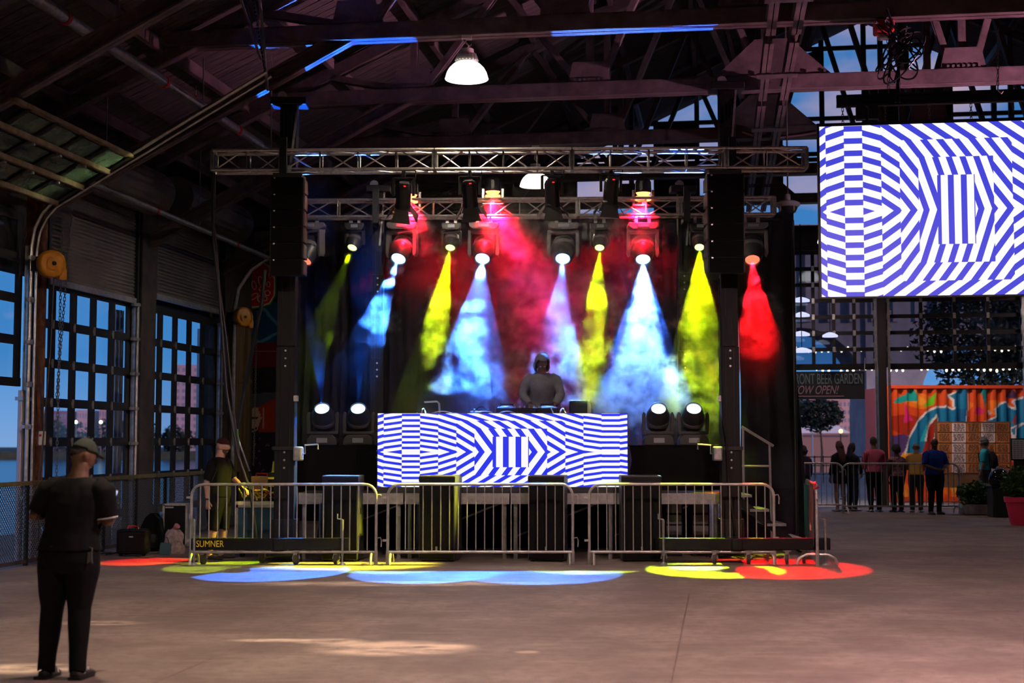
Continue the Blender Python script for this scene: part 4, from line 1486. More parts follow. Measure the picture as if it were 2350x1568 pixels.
fp, fq = at(485, 390, YT - 0.32), at(1852, 385, YT - 0.46)
fz = (fp.z + fq.z) / 2
fp = V((fp.x, YT - 0.32, fp.z))
fq = V((fq.x, YT - 0.50, fq.z))
ft = box_truss(fp, fq, 0.275, 'front_truss', 'long silver box truss across the front of the stage', ((0, .118), (.118, .376), (.376, .607), (.607, .865), (.865, 1)))
rp, rq = at(690, 497, YR - 0.32), at(1781, 490, YR - 0.42)
rt = box_truss(V((rp.x, YR - 0.30, rp.z)), V((rq.x, YR - 0.38, rq.z)), 0.275, 'rear_truss', 'silver box truss at the back of the stage carrying the moving heads', ((0, .155), (.155, .585), (.585, .80), (.80, 1)))
for (root, x, Y, z) in ((tL, xTL, YT, fp.z), (tR, xTR, YT, fq.z), (tA, xTA, YR, rp.z), (tB, xTB, YR, rq.z)):
    part('truss_bracket', MB().box((x - 0.05, Y - 0.40, z - 0.12), (x + 0.05, Y + 0.02, z - 0.05)).box((x - 0.05, Y - 0.42, z - 0.12), (x + 0.05, Y - 0.36, z + 0.45)), M_black, root)


# line arrays
def line_array(x0, y0, x1, y1, Y, label, ncab, tower_x):
    a, b = at(x0, y1, Y), at(x1, y0, Y)
    r = thing('line_array', label, 'loudspeaker', ((a.x + b.x) / 2, Y + 0.25, a.z), 'hanging loudspeaker columns')
    h = (b.z - a.z) / ncab
    for k in range(ncab):
        z = a.z + k * h
        part('cabinet', MB().prism([(Y, z + 0.006), (Y + 0.42, z + 0.03), (Y + 0.42, z + h - 0.03), (Y, z + h - 0.006)], a.x, b.x, 'x'), M_gear, r)
        part('grille', MB().box((a.x + 0.02, Y - 0.012, z + 0.012), (b.x - 0.02, Y + 0.002, z + h - 0.012)), mat('grille_black', (0.006, 0.006, 0.007), 0.85, spec=0.12), r)
        part('pin', MB().cbox((a.x + 0.06, Y - 0.014, z + h - 0.02), (0.025, 0.01, 0.02)), M_galv, r)
        part('side_plate', MB().box((b.x, Y + 0.05, z + 0.02), (b.x + 0.012, Y + 0.30, z + h - 0.02)), mat('side_steel', (0.10, 0.05, 0.05), 0.35, 0.6), r)
    part('fly_frame', MB().box((a.x + 0.03, Y + 0.02, b.z), (b.x - 0.03, Y + 0.42, b.z + 0.06)), M_black, r)
    part('shackle', MB().bar(((a.x + b.x) / 2, Y + 0.2, b.z + 0.05), ((a.x + b.x) / 2, Y + 0.2, b.z + 0.20), 0.05, 0.05), M_galv, r)
    return r, a, b


line_array(618, 406, 697, 632, YT - 0.55, 'hanging black line array loudspeaker on the left tower', 6, xTL)
line_array(1625, 399, 1707, 627, YT - 0.55, 'hanging black line array loudspeaker on the right tower', 6, xTR)


# ------------------------------------------------------------------ profile and barn door lights on the front truss
def barn_light(px, py, Y, tilt, roll, label):
    """head centre at px, py; hangs from the truss"""
    c = at(px, py, Y)
    r = thing('barn_door_spot', label, 'stage light', c, 'black barn door lights on the front truss')
    M = Matrix.Translation(c) @ Matrix.Rotation(R(roll), 4, 'Y') @ Matrix.Rotation(R(tilt), 4, 'X')
    part('body', MB(M).lathe([(0.03, 0.20), (0.085, 0.19), (0.105, 0.15), (0.105, -0.12), (0.115, -0.14), (0.115, -0.17), (0.09, -0.17), (0.085, -0.1), (0.01, -0.1)], 16), M_black, r)
    part('rear_panel', MB(M).cbox((0, -0.04, 0.2), (0.12, 0.10, 0.05)), M_black, r)
    fl_ = MB(M)
    for k in range(4):
        a = k * math.pi / 2
        fl_.add([V((math.cos(a) * 0.11 - math.sin(a) * s * (0.09 + 0.05 * e), math.sin(a) * 0.11 + math.cos(a) * s * (0.09 + 0.05 * e), -0.17)) + (V((math.cos(a) * 0.11, math.sin(a) * 0.11, -0.16)) if e else V((0, 0, 0))) for (s, e) in ((-1, 0), (1, 0), (1, 1), (-1, 1))], [(0, 1, 2, 3)])
        part('barn_door', fl_, mat('barn_black', (0.03, 0.03, 0.025), 0.5), r)
        fl_ = MB(M)
    ztr_ = fp.z - 0.02
    part('yoke', MB().bar(c + V((-0.14, 0, 0)), (c.x - 0.14, c.y, c.z + 0.26), 0.012, 0.04).bar(c + V((0.14, 0, 0)), (c.x + 0.14, c.y, c.z + 0.26), 0.012, 0.04).bar((c.x - 0.145, c.y, c.z + 0.26), (c.x + 0.145, c.y, c.z + 0.26), 0.04, 0.012), M_black, r)
    part('clamp', MB().bar((c.x, c.y, c.z + 0.26), (c.x, c.y, ztr_ + 0.06), 0.05, 0.05), M_black, r)
    part('power_cable', MB().tube([(c.x + 0.03, c.y, c.z + 0.22), (c.x + 0.16, c.y + 0.02, c.z + 0.20), (c.x + 0.17, c.y, c.z + 0.36), (c.x + 0.06, c.y, ztr_ + 0.05)], 0.010, 5), M_black, r)
    part('indicator', MB(M).cbox((0.02, -0.10, 0.19), (0.03, 0.012, 0.012)), emat('red_indicator', (1, 0.02, 0.01), 2.0), r)
    return r


YF = YT - 0.27
barn_light(926, 450, YF, 32, 6, 'barn door spot leftmost on the front truss')
barn_light(1078, 447, YF, 26, -4, 'barn door spot with a thick looped cable, left of the middle of the front truss')
barn_light(1267, 445, YF, 24, -3, 'barn door spot beside the half hidden pendant lamp')
barn_light(1402, 440, YF, 20, 4, 'barn door spot rightmost on the front truss')

# ------------------------------------------------------------------ moving heads
LENS = {k: emat('lens_' + k, c, p) for k, (c, p) in {
    'blue': ((0.35, 0.62, 1.0), 4), 'yellow': ((0.80, 1.0, 0.20), 4), 'red': ((1.0, 0.10, 0.05), 3), 'white': ((0.62, 0.72, 1.0), 4)}.items()}
M_mh = mat('moving_head_black', (0.02, 0.02, 0.022), 0.38)
M_mh_grey = mat('moving_head_grey', (0.10, 0.09, 0.10), 0.4)
BEAMS = []


def moving_head(base, k, aim, lens, label, hang=True, group=None, big=False):
    """base: point of the base's foot; k: size (head radius); aim: world point the lens looks at"""
    base = V(base)
    s = -1 if hang else 1
    r = thing('moving_head', label, 'moving light', base, group)
    bh_, yk = (0.55 * k, 2.6 * k) if big else (0.9 * k, 2.2 * k)
    part('base', MB(Matrix.Translation(base)).prism([(-1.25 * k, 0), (1.25 * k, 0), (1.25 * k, s * bh_ * 0.55), (0.9 * k, s * bh_), (-0.9 * k, s * bh_), (-1.25 * k, s * bh_ * 0.55)], -0.9 * k, 0.9 * k), M_mh_grey if big else M_mh, r, bevel=0.01, fix=True)
    part('control_panel', MB(Matrix.Translation(base)).cbox((0, -0.92 * k, s * bh_ * 0.45), (0.9 * k, 0.03, bh_ * 0.45)), M_knob, r)
    part('indicator', MB(Matrix.Translation(base)).cbox((-0.15 * k, -0.95 * k, s * bh_ * 0.45), (0.02, 0.012, 0.02)), emat('red_indicator', (1, 0.02, 0.01), 2.0), r)
    c = base + V((0, 0, s * (bh_ + yk * 0.62)))
    a = V(aim) - c
    yaw = math.atan2(a.x, -a.y)
    Mz = Matrix.Translation((base.x, base.y, base.z + s * bh_)) @ Matrix.Rotation(yaw, 4, 'Z')
    part('yoke', MB(Mz).box((-1.3 * k, -0.45 * k, 0), (1.3 * k, 0.45 * k, s * 0.28 * k)), M_mh_grey if big else M_mh, r, bevel=0.012, fix=True)
    for sx in (-1, 1):
        part('yoke_arm', MB(Mz).prism([(sx * 1.05 * k, s * 0.2 * k), (sx * 1.32 * k, s * 0.15 * k), (sx * 1.36 * k, s * yk * 0.75), (sx * 1.22 * k, s * yk * 0.88), (sx * 1.05 * k, s * yk * 0.8)], -0.35 * k, 0.35 * k), M_mh_grey if big else M_mh, r, bevel=0.008, fix=True)
    Q = Matrix.Translation(c) @ look_quat(c, aim).to_matrix().to_4x4()      # head looks along -z
    hl = 1.0 if not big else 1.0
    part('head', MB(Q).lathe([(0.05 * k, 1.15 * k), (0.62 * k, 1.1 * k), (0.92 * k, 0.8 * k), (1.0 * k, 0.2 * k), (0.96 * k, -0.5 * k), (0.78 * k, -1.0 * k), (0.70 * k, -1.28 * k), (0.64 * k, -1.3 * k), (0.60 * k, -1.18 * k), (0.01, -1.18 * k)], 24), M_mh, r, smooth=True)
    part('head_band', MB(Q).lathe([(1.01 * k, 0.25 * k), (1.03 * k, 0.2 * k), (1.03 * k, -0.1 * k), (1.0 * k, -0.15 * k)], 24, cap=False), M_mh_grey, r)
    pm = Q @ V((0, 0, -1.2 * k))
    if lens:
        part('lens', MB(Q).lathe([(0.59 * k, -1.19 * k), (0.45 * k, -1.24 * k), (0.2 * k, -1.27 * k), (0.01, -1.28 * k)], 20), LENS[lens], r, smooth=True)
    else:
        part('lens', MB(Q).lathe([(0.51 * k, -1.19 * k), (0.40 * k, -1.24 * k), (0.01, -1.28 * k)], 20), M_black, r)
    if hang:
        for sx in (-0.55, 0.55):
            part('clamp', MB(Matrix.Translation(base)).cbox((sx * k, 0, 0.045), (0.05, 0.07, 0.09)).tube([(sx * k - 0.02, 0, 0.10), (sx * k + 0.02, 0, 0.10)], 0.045, 10), M_galv, r)
    return r, Q @ V((0, 0, -1.36 * k)), c


def hang_head(px, py_lens, aim_px, lens, big, label, Y=YR - 0.18, aimz=0.0):
    """a head under the rear truss whose lens shows at px, py_lens"""
    k = 0.195 if big else 0.125
    aim = fl(*aim_px)
    zt_ = rp.z - 0.10
    x = at(px, py_lens, Y - (1.15 * k)).x
    base = V((x, Y, zt_))
    return moving_head(base, k, aim, lens, label, True, 'moving heads under the rear truss', big)


HEADS = {}
for (key, px, py, aimp, lens, big, lab) in (
        ('y1', 812, 572, (520, 1300), 'yellow', False, 'small moving head with yellow green lens, leftmost lit one under the rear truss'),
        ('b1', 920, 592, (640, 1311), 'blue', True, 'large moving head with blue lens, left of the yellow green smoke plume'),
        ('y2', 1035, 571, (905, 1300), 'yellow', False, 'small moving head with yellow lens above the green smoke plume'),
        ('b2', 1110, 591, (985, 1313), 'blue', True, 'large moving head with blue lens left of the dark red curtain centre'),
        ('b3', 1294, 592, (1245, 1313), 'blue', True, 'large moving head with blue lens right of the booth person, red lit'),
        ('y3', 1378, 570, (1340, 1300), 'yellow', False, 'small moving head with yellow lens above the round green puff'),
        ('b4', 1478, 590, (1500, 1305), 'blue', True, 'large moving head throwing the broad pale blue cone'),
        ('y4', 1608, 567, (1600, 1308), 'yellow', False, 'small moving head with yellow green beam left of the right loudspeaker'),
        ('r1', 1731, 590, (1765, 1300), 'red', True, 'large moving head with red beam right of the right loudspeaker'),
        ('d1', 707, 592, (340, 1289), 'red', True, 'moving head mostly hidden behind the left loudspeaker')):
    HEADS[key] = hang_head(px, py, aimp, lens, big, lab)

for (key, px, py, aimp, lab) in (('f1', 742, 951, (700, 92, 20.0), 'moving head with blue lens on the left draped table, left one'), ('f2', 824, 951, (815, 88, 20.0), 'moving head with blue lens on the left draped table, right one beside the booth'),
                                 ('f3', 1510, 948, (1440, 66, 19.3), 'moving head with pale beam on the right draped table, left one'), ('f4', 1590, 947, (1590, 52, 19.1), 'moving head with white lens on the right draped table, right one')):
    yh = YS + 1.15
    zt_ = ttop[0] + 0.012
    k = 0.18
    xh = at(px, 980, yh).x
    aim = V((xh + (at(*aimp).x - xh) * 0.3, yh - 5.0, zt_ + 0.5 + 4.3))
    HEADS[key] = moving_head((at(px, 980, yh).x, yh, zt_), k, aim, 'white' if key in ('f3', 'f4') else 'blue', lab, False, 'moving heads on the draped tables')

# red wash lights on the rear truss
M_redglow = emat('wash_glow', (1.0, 0.16, 0.05), 7)
for (px, py, lab) in ((941, 448, 'red wash light half hidden behind the leftmost barn door spot'), (1131, 440, 'red wash light glowing above the rear truss, left of centre'), (1476, 443, 'red wash light glowing above the rear truss, right of centre')):
    c = at(px, py, YR - 0.22)
    r = thing('wash_light', lab, 'stage light', c, 'red wash lights on the rear truss')
    M = Matrix.Translation(c)
    part('housing', MB(M).lathe([(0.02, 0.24), (0.10, 0.23), (0.13, 0.18), (0.135, 0.02), (0.125, 0.0)], 18, cap=False), M_black, r)
    part('lens', MB(M).lathe([(0.125, 0.01), (0.10, -0.03), (0.05, -0.05), (0.005, -0.055)], 18), M_redglow, r, smooth=True)
    part('reflector', MB(M).lathe([(0.10, -0.055), (0.125, -0.06), (0.13, -0.12), (0.12, -0.125)], 18, cap=False), M_redglow, r)
    part('yoke', MB(M).bar((-0.16, 0, 0.05), (-0.16, 0, -0.20), 0.012, 0.04).bar((0.16, 0, 0.05), (0.16, 0, -0.20), 0.012, 0.04).bar((-0.165, 0, -0.20), (0.165, 0, -0.20), 0.04, 0.012), M_galv, r)
    part('clamp', MB(M).bar((0, 0, -0.20), (0, 0, rp.z - c.z + 0.25), 0.04, 0.04), M_galv, r)

# ------------------------------------------------------------------ curtains
M_curtain = mat('curtain_black', (0.011, 0.010, 0.015), 0.85, c2=(0.018, 0.016, 0.024), scale=3, spec=0.15)
YC = 24.55
zc1 = at(1200, 503, YC).z
edges = [at(px, 700, YC).x for px in (655, 905, 1165, 1430, 1668)]
for k in range(4):
    o = pleats(edges[k] - 0.03, edges[k + 1] + 0.03, YC + 0.03 * (k % 2), ZD - 0.02, zc1, 0.17, 0.045, M_curtain, 'backdrop_curtain', seed=k, nz=10, phase=k * 1.7)
    tag(o, ('black pleated backdrop curtain at the left end of the stage', 'pleated backdrop curtain behind the blue smoke', 'pleated backdrop curtain glowing dark red behind the booth person', 'pleated backdrop curtain behind the pale cone of light')[k], 'curtain')
YC2 = 24.9
a, b = at(1695, 700, YC2).x, at(1822, 700, YC2).x
o = pleats(a, b, YC2, 0.01, at(1700, 488, YC2).z, 0.30, 0.07, M_curtain, 'side_curtain', flare=0.30, seed=9, nz=16)
tag(o, 'tall dark side curtain right of the stage, red lit and flaring at the floor', 'curtain')
cr_ = thing('curtain_rail', 'black rail carrying the stage curtains', 'rail', ((edges[0] + b) / 2, YC, zc1))
part('rail', MB().tube([(edges[0], YC, zc1 + 0.01), (b, YC2, zc1 + 0.05)], 0.025, 8), M_black, cr_)
for x in (edges[0], edges[2], b - 0.05):
    part('upright', MB().tube([(x, YC + 0.12, 0), (x, YC + 0.12, zc1)], 0.03, 8), M_black, cr_)

# ------------------------------------------------------------------ subwoofers
ysub = fl(1000, 1290).y
for (x0, x1, yaw_, lab) in ((740, 824, -3.5, 'tall black subwoofer at left, blue lit top'), (968, 1053, -9, 'tall black subwoofer left of centre in front of the LED booth'), (1219, 1303, -8, 'tall black subwoofer right of centre in front of the LED booth'), (1427, 1520, 0, 'tall black subwoofer under the right end of the LED booth')):
    a, b = fl(x0, 1290), fl(x1, 1290)
    z = at(x0, 1092, ysub).z
    r = thing('subwoofer', lab, 'subwoofer', ((a.x + b.x) / 2, ysub + 0.35, 0), 'tall subwoofers on the floor in front of the stage')
    yb_ = ysub + 0.55
    part('cabinet', MB().box((a.x, ysub + 0.02, 0.02), (b.x, yb_, z)), mat('cabinet_paint', (0.035, 0.035, 0.036), 0.5, bump=0.1, scale=60), r, bevel=0.012)
    part('grille', MB().box((a.x + 0.015, ysub, 0.04), (b.x - 0.015, ysub + 0.02, z - 0.10)), mat('grille_black', (0.006, 0.006, 0.007), 0.85, spec=0.12), r)
    part('top_lip', MB().box((a.x, ysub + 0.005, z - 0.08), (b.x, ysub + 0.02, z - 0.02)), M_gear, r)
    part('badge', MB().cbox(((a.x + b.x) / 2 + 0.0, ysub - 0.004, 0.17), (0.025, 0.008, 0.09)), mat('badge_silver', (0.6, 0.6, 0.6), 0.3, 0.6), r)
    part('handle', MB().box((b.x, ysub + 0.2, z * 0.55), (b.x + 0.012, ysub + 0.42, z * 0.62)), M_black, r)
    part('handle', MB().box((b.x, ysub + 0.2, z * 0.25), (b.x + 0.012, ysub + 0.42, z * 0.32)), M_black, r)
    for (x, y) in ((a.x + 0.06, ysub + 0.07), (b.x - 0.06, ysub + 0.07), (a.x + 0.06, yb_ - 0.06), (b.x - 0.06, yb_ - 0.06)):
        part('foot', MB().lathe([(0.03, 0), (0.035, 0.02)], 10, Matrix.Translation((x, y, 0))), M_black, r)
    r.rotation_euler = (0, 0, R(yaw_))


# ------------------------------------------------------------------ crowd barriers
M_barrier = mat('barrier_steel', (0.60, 0.59, 0.57), 0.40, 0.6, c2=(0.42, 0.41, 0.39), scale=9, bump=0.08)


def barrier(W, label, nbars=20, H=1.10, group='steel crowd barriers'):
    r = thing('crowd_barrier', label, 'barrier', (0, 0, 0), group)
    rc, zb, rr_ = 0.16, 0.17, 0.021
    h = W / 2
    arc = lambda cx, cz, a0, a1: [(cx + rc * math.cos(a), 0, cz + rc * math.sin(a)) for a in np.linspace(a0, a1, 6)]
    part('frame', MB().tube([(-h, 0, 0.03)] + arc(-h + rc, H - rc, math.pi, math.pi / 2) + arc(h - rc, H - rc, math.pi / 2, 0) + [(h, 0, 0.03)], rr_, 10), M_barrier, r, smooth=True)
    part('lower_rail', MB().tube([(-h, 0, zb), (h, 0, zb)], rr_, 10), M_barrier, r, smooth=True)
    bar = MB().tube([(0, 0, zb), (0, 0, H)], 0.0085, 6)
    me = bar.mesh('bar')
    for i in range(nbars):
        o = part('bar', me, M_barrier if i == 0 else [], r)
        o.location.x = -h + (i + 1) * W / (nbars + 1)
    for s in (-1, 1):
        x = s * (h - 0.05)
        part('foot', MB().tube([(x, -0.28, 0.015), (x, -0.24, 0.10), (x, -0.15, 0.15), (x, 0.15, 0.15), (x, 0.24, 0.10), (x, 0.28, 0.015)], 0.018, 8), M_barrier, r, smooth=True)
        part('sleeve', MB().tube([(s * h, 0, 0.0), (s * h, 0, 0.18)], 0.026, 8), M_barrier, r)
    for z in (0.36, 0.95):
        part('hook', MB().tube([(h, 0, z), (h + 0.06, 0, z + 0.01), (h + 0.075, 0, z - 0.03), (h + 0.07, 0, z - 0.12)], 0.009, 6), M_barrier, r)
        part('eye', MB().cbox((-h - 0.03, 0, z - 0.03), (0.08, 0.03, 0.03)), M_barrier, r)
    return r


yb1 = fl(1000, 1296).y
sb = 1.0
a, b = fl(434, 1296), fl(866, 1296)
Wb = (b.x - a.x)
b1 = barrier(Wb - 0.04, 'steel crowd barrier at left, in front of the technician')
b1.location = ((a.x + b.x) / 2, yb1, 0)
fam = family(b1)
a2, b2 = fl(883, 1296), fl(1321, 1296)
dup(b1, ((a2.x + b2.x) / 2, yb1, 0), 0.0, 'steel crowd barrier in the middle, in front of the LED booth', tree=fam)
a3, b3 = fl(1344, 1296), fl(1787, 1296)
dup(b1, ((a3.x + b3.x) / 2, yb1 + 0.02, 0), 0.0, 'steel crowd barrier at right, in front of the stair', tree=fam)
# the one standing end-on with a teal banner
ee = fl(1876, 1299)
be = dup(b1, (ee.x + 0.19, ee.y + 1.25, 0), R(90 - 8.6), 'crowd barrier standing end-on with teal banner at right', tree=fam)
bw_ = Wb - 0.04
ban = MB()
M_banner = mat('teal_banner', srgb(20, 120, 130), 0.6, c2=srgb(30, 60, 90), scale=1.2)
ban.grid(lambda u, v: (-bw_ / 2 + 0.12 + u * (bw_ - 0.24), 0.035 + 0.01 * math.sin(u * 20), 0.25 + 0.80 * v), 24, 4)
bo_ = part('banner', ban, M_banner, None)
bo_.parent = be
t_ = text_mesh('color', 0.16)
t_.transform(Matrix.Translation((-bw_ / 2 + 0.5, 0.06, 0.5)) @ Matrix.Rotation(R(180), 4, 'Z') @ Matrix.Rotation(R(90), 4, 'X'))
t_.materials.append(mat('banner_lettering', (0.8, 0.8, 0.8), 0.5))
to = bpy.data.objects.new('lettering', t_)
COL.objects.link(to)
to.parent = bo_
part('cap_tie', MB().tube([(-bw_ / 2 + 0.02, -0.03, 1.07), (-bw_ / 2 - 0.02, 0.03, 1.05), (-bw_ / 2 + 0.02, 0.03, 1.11), (-bw_ / 2 + 0.2, 0.0, 1.13)], 0.016, 6), M_red, None).parent = be
# far barriers
for (x0, x1, y, lab) in ((1690, 1920, 1176, 'far crowd barrier partly hidden by the side curtain'), (1932, 2206, 1180, 'far crowd barrier in front of the waiting people')):
    a, b = fl(x0, y), fl(x1, y)
    dup(b1, ((a.x + b.x) / 2, (a.y + b.y) / 2, 0), 0.0, lab, tree=fam, scale=(b.x - a.x) / (Wb + 0.02)) if x0 > 1800 else dup(b1, ((a.x + b.x) / 2, (a.y + b.y) / 2, 0), 0.0, lab, tree=fam, scale=1.06)

# ------------------------------------------------------------------ stair with hand rail at the right of the stage
ysr = 21.9
sx0, sx1 = at(1702, 1000, ysr).x, at(1768, 1000, ysr).x
stt = thing('stage_stair', 'steel stair with a sloping hand rail at the right of the stage', 'stair', ((sx0 + sx1) / 2, ysr, 0))
M_rail = mat('hand_rail_steel', (0.5, 0.45, 0.47), 0.35, 0.7)
for k in range(4):
    z = 0.22 * (4 - k)
    part('tread', MB().box((sx0 - 0.15 + k * 0.26, ysr - 0.05, z - 0.04), (sx0 + 0.14 + k * 0.26, ysr + 0.95, z)), M_deck_edge, stt)
part('stringer', MB().bar((sx0 - 0.2, ysr, 0.9), (sx0 + 0.95, ysr, 0.0), 0.04, 0.12), M_tower, stt)
h0, h1 = at(1702, 980, ysr), at(1775, 1024, ysr)
part('hand_rail', MB().tube([h0, h1], 0.022, 8), M_rail, stt, smooth=True)
part('rail_post', MB().tube([(h1.x - 0.06, ysr, h1.z + 0.02), (h1.x - 0.04, ysr, 0.02)], 0.018, 8), M_rail, stt)
part('rail_post', MB().tube([(h0.x + 0.02, ysr, h0.z), (h0.x + 0.02, ysr, 0.8)], 0.018, 8), M_rail, stt)
mid = at(1735, 1070, ysr)
part('mid_rail', MB().tube([(h0.x, ysr, mid.z), (h1.x - 0.05, ysr, mid.z)], 0.016, 8), M_rail, stt)
ew = fl(1790, 1235)
dk = thing('low_riser', 'low grey riser at the foot of the side curtain', 'riser', ew)
part('top', MB().box((ew.x - 0.9, ew.y, 0.12), (ew.x + 0.55, ew.y + 0.9, 0.22)), M_deck_edge, dk)
for dx_ in (-0.8, 0.45):
    part('foot', MB().box((ew.x + dx_ - 0.06, ew.y + 0.1, 0), (ew.x + dx_ + 0.06, ew.y + 0.8, 0.12)), M_tower, dk)

# equipment under and beside the stage
for (px, py, w, h, lab, m) in ((1525, 1232, 0.45, 0.20, 'small black crate under the right end of the stage', M_gear), (1622, 1224, 0.5, 0.22, 'bluish crate under the right end of the stage', mat('blue_crate', (0.03, 0.08, 0.16), 0.5))):
    c = fl(px, 1262)
    r = thing('crate', lab, 'crate', (c.x, YS + 0.9, 0))
    x = at(px, py, YS + 0.9).x
    part('body', MB().box((x - w / 2, YS + 0.7, 0.0), (x + w / 2, YS + 1.1, h)), m, r, bevel=0.015)
    part('lid', MB().box((x - w / 2 - 0.01, YS + 0.69, h), (x + w / 2 + 0.01, YS + 1.11, h + 0.03)), m, r)
for k, (px, py) in enumerate(((1545, 1175), (1606, 1175))):
    x = at(px, py, YS + 0.6).x
    r = thing('amplifier_rack', ('grey amplifier rack under the stage, beside the right subwoofer', 'grey amplifier rack under the stage, left of the right tower')[k], 'rack', (x, YS + 0.6, 0.3))
    part('case', MB().box((x - 0.13, YS + 0.5, 0.28), (x + 0.13, YS + 0.9, 0.82)), M_gear, r, bevel=0.01)
    for q in range(3):
        part('front_panel', MB().box((x - 0.11, YS + 0.49, 0.32 + q * 0.16), (x + 0.11, YS + 0.5, 0.45 + q * 0.16)), mat('amp_panel', (0.12, 0.12, 0.13), 0.4, 0.5), r)
    part('stand', MB().box((x - 0.12, YS + 0.55, 0), (x + 0.12, YS + 0.85, 0.28)), M_tower, r)

# cables on the floor near the towers
rr = random.Random(11)
def scribble(px0, px1, py, n, lab, m, rad=0.010, z=0.012, dep=0.25, seed=0):
    rr_ = random.Random(seed)
    a, b = fl(px0, py), fl(px1, py)
    pts, x = [], a.x
    for i in range(n):
        u = i / (n - 1)
        pts.append((a.x + (b.x - a.x) * u + rr_.uniform(-.08, .08), a.y + dep * math.sin(i * 1.9) * rr_.uniform(.4, 1), z + rr_.uniform(0, 0.05)))
    return tag(part('floor_cable', MB().tube(pts, rad, 5), m), lab, 'cable')


scribble(1690, 1800, 1284, 30, 'tangle of black cable on the floor under the right tower', M_black, 0.011, 0.012, 0.3, 1)
scribble(1610, 1730, 1280, 26, 'black cable curling beside the right tower caster', M_black, 0.010, 0.012, 0.3, 2)
scribble(610, 690, 1285, 24, 'yellow lit cables heaped at the left tower foot', mat('cable_yellow_lit', (0.35, 0.35, 0.05), 0.5), 0.011, 0.012, 0.25, 3)  # the yellow light is put into this cable's colour
scribble(235, 300, 1276, 12, 'thin black cable on the floor by the black suitcase', M_black, 0.012, 0.012, 0.1, 4)
scribble(885, 975, 1282, 12, 'black cable on the floor left of the centre subwoofers', M_black, 0.010, 0.012, 0.1, 5)

# loom of cables hanging from the left end of the front truss, and down the right tower
def hang_cable(pts, Y, r, lab, m=None):
    tag(part('hanging_cable', MB().tube([at(px, py, Y + dy) for px, py, dy in pts], r, 6), m or M_black), lab, 'cable')


hang_cable([(487, 396, 0), (488, 470, 0), (490, 560, 0.1), (500, 640, 0.1), (510, 760, 0.1), (520, 900, 0.1), (545, 1040, 0.1), (575, 1130, 0.1), (592, 1260, 0.1)], YT - 0.3, 0.020, 'thick black cable hanging from the left end of the front truss')
hang_cable([(493, 396, 0), (492, 520, 0), (504, 660, 0), (520, 780, 0), (535, 930, 0), (552, 1070, 0), (590, 1150, 0)], YT - 0.2, 0.014, 'thinner black cable beside the thick one at the front truss end')
hang_cable([(1650, 640, 0), (1655, 800, 0), (1658, 950, 0), (1668, 1010, 0), (1672, 1100, 0), (1690, 1240, 0)], YT - 0.08, 0.013, 'black cable loop running down beside the right tower')
hang_cable([(608, 620, 0), (600, 700, 0), (580, 800, 0), (560, 900, 0), (545, 985, 0)], YT + 0.9, 0.03, 'black slanting cable in front of the watermelon board')
hang_cable([(542, 985, 0), (545, 1010, 0), (546, 1040, 0)], YT + 0.85, 0.028, 'green lit cable end hanging beside the technician', mat('green_sleeve', (0.08, 0.4, 0.06), 0.5))
po = thing('slanting_pole', 'pale slanting pole behind the technician', 'pole', at(560, 1060, YT + 1.0))
part('pole', MB().tube([at(533, 968, YT + 1.0), at(575, 1088, YT + 1.0)], 0.014, 8), M_galv, po)
part('grip', MB().tube([at(573, 1082, YT + 1.0), at(577, 1094, YT + 1.0)], 0.02, 8), M_black, po)

# ------------------------------------------------------------------ people
def esweep(mb, secs, n=12):
    """tube through (centre, rx, ry) with elliptical rings; rx lies along the ring's x side"""
    N = len(secs)
    pts = [V(s[0]) for s in secs]
    vs, fs = [], []
    for i in range(N):
        d = (pts[min(i + 1, N - 1)] - pts[max(i - 1, 0)]).normalized()
        s = V((1, 0, 0)) - d * d.x
        if s.length < 0.2:
            s = V((0, 1, 0)) - d * d.y
        s.normalize()
        t = d.cross(s)
        for k in range(n):
            a = 2 * math.pi * k / n
            vs.append(pts[i] + s * (math.cos(a) * secs[i][1]) + t * (math.sin(a) * secs[i][2]))
    for i in range(N - 1):
        for k in range(n):
            k2 = (k + 1) % n
            fs.append((i * n + k, i * n + k2, (i + 1) * n + k2, (i + 1) * n + k))
    fs.append(tuple(range(n - 1, -1, -1)))
    fs.append(tuple((N - 1) * n + k for k in range(n)))
    mb.add(vs, fs)


def head_shape(d):
    """unit direction -> point of a head (x right, y forward, z up), metres for a 1.75 m person"""
    x, y, z = d
    p = V((x * 0.076, y * 0.094, z * 0.118))
    if z < 0:
        k = (-z) ** 1.4
        p.x *= 1 - 0.38 * k
        if y < 0:
            p.y *= 1 - 0.45 * k
        else:
            p.y *= 1 + 0.10 * k
    if y > 0:
        g = lambda x0, z0, sx, sz: math.exp(-((x - x0) / sx) ** 2 - ((z - z0) / sz) ** 2)
        f = 0.026 * g(0, -0.17, 0.14, 0.17) + 0.012 * g(0, 0.02, 0.10, 0.16) + 0.007 * g(0, 0.24, 0.5, 0.10)
        f -= 0.012 * (g(0.38, 0.06, 0.17, 0.11) + g(-0.38, 0.06, 0.17, 0.11))
        f += 0.007 * g(0, -0.50, 0.25, 0.05) + 0.006 * g(0, -0.60, 0.22, 0.05) - 0.005 * g(0, -0.55, 0.25, 0.02)
        f += 0.010 * g(0, -0.86, 0.3, 0.14) + 0.004 * (g(0.5, -0.2, 0.2, 0.2) + g(-0.5, -0.2, 0.2, 0.2))
        p.y += f
    return p


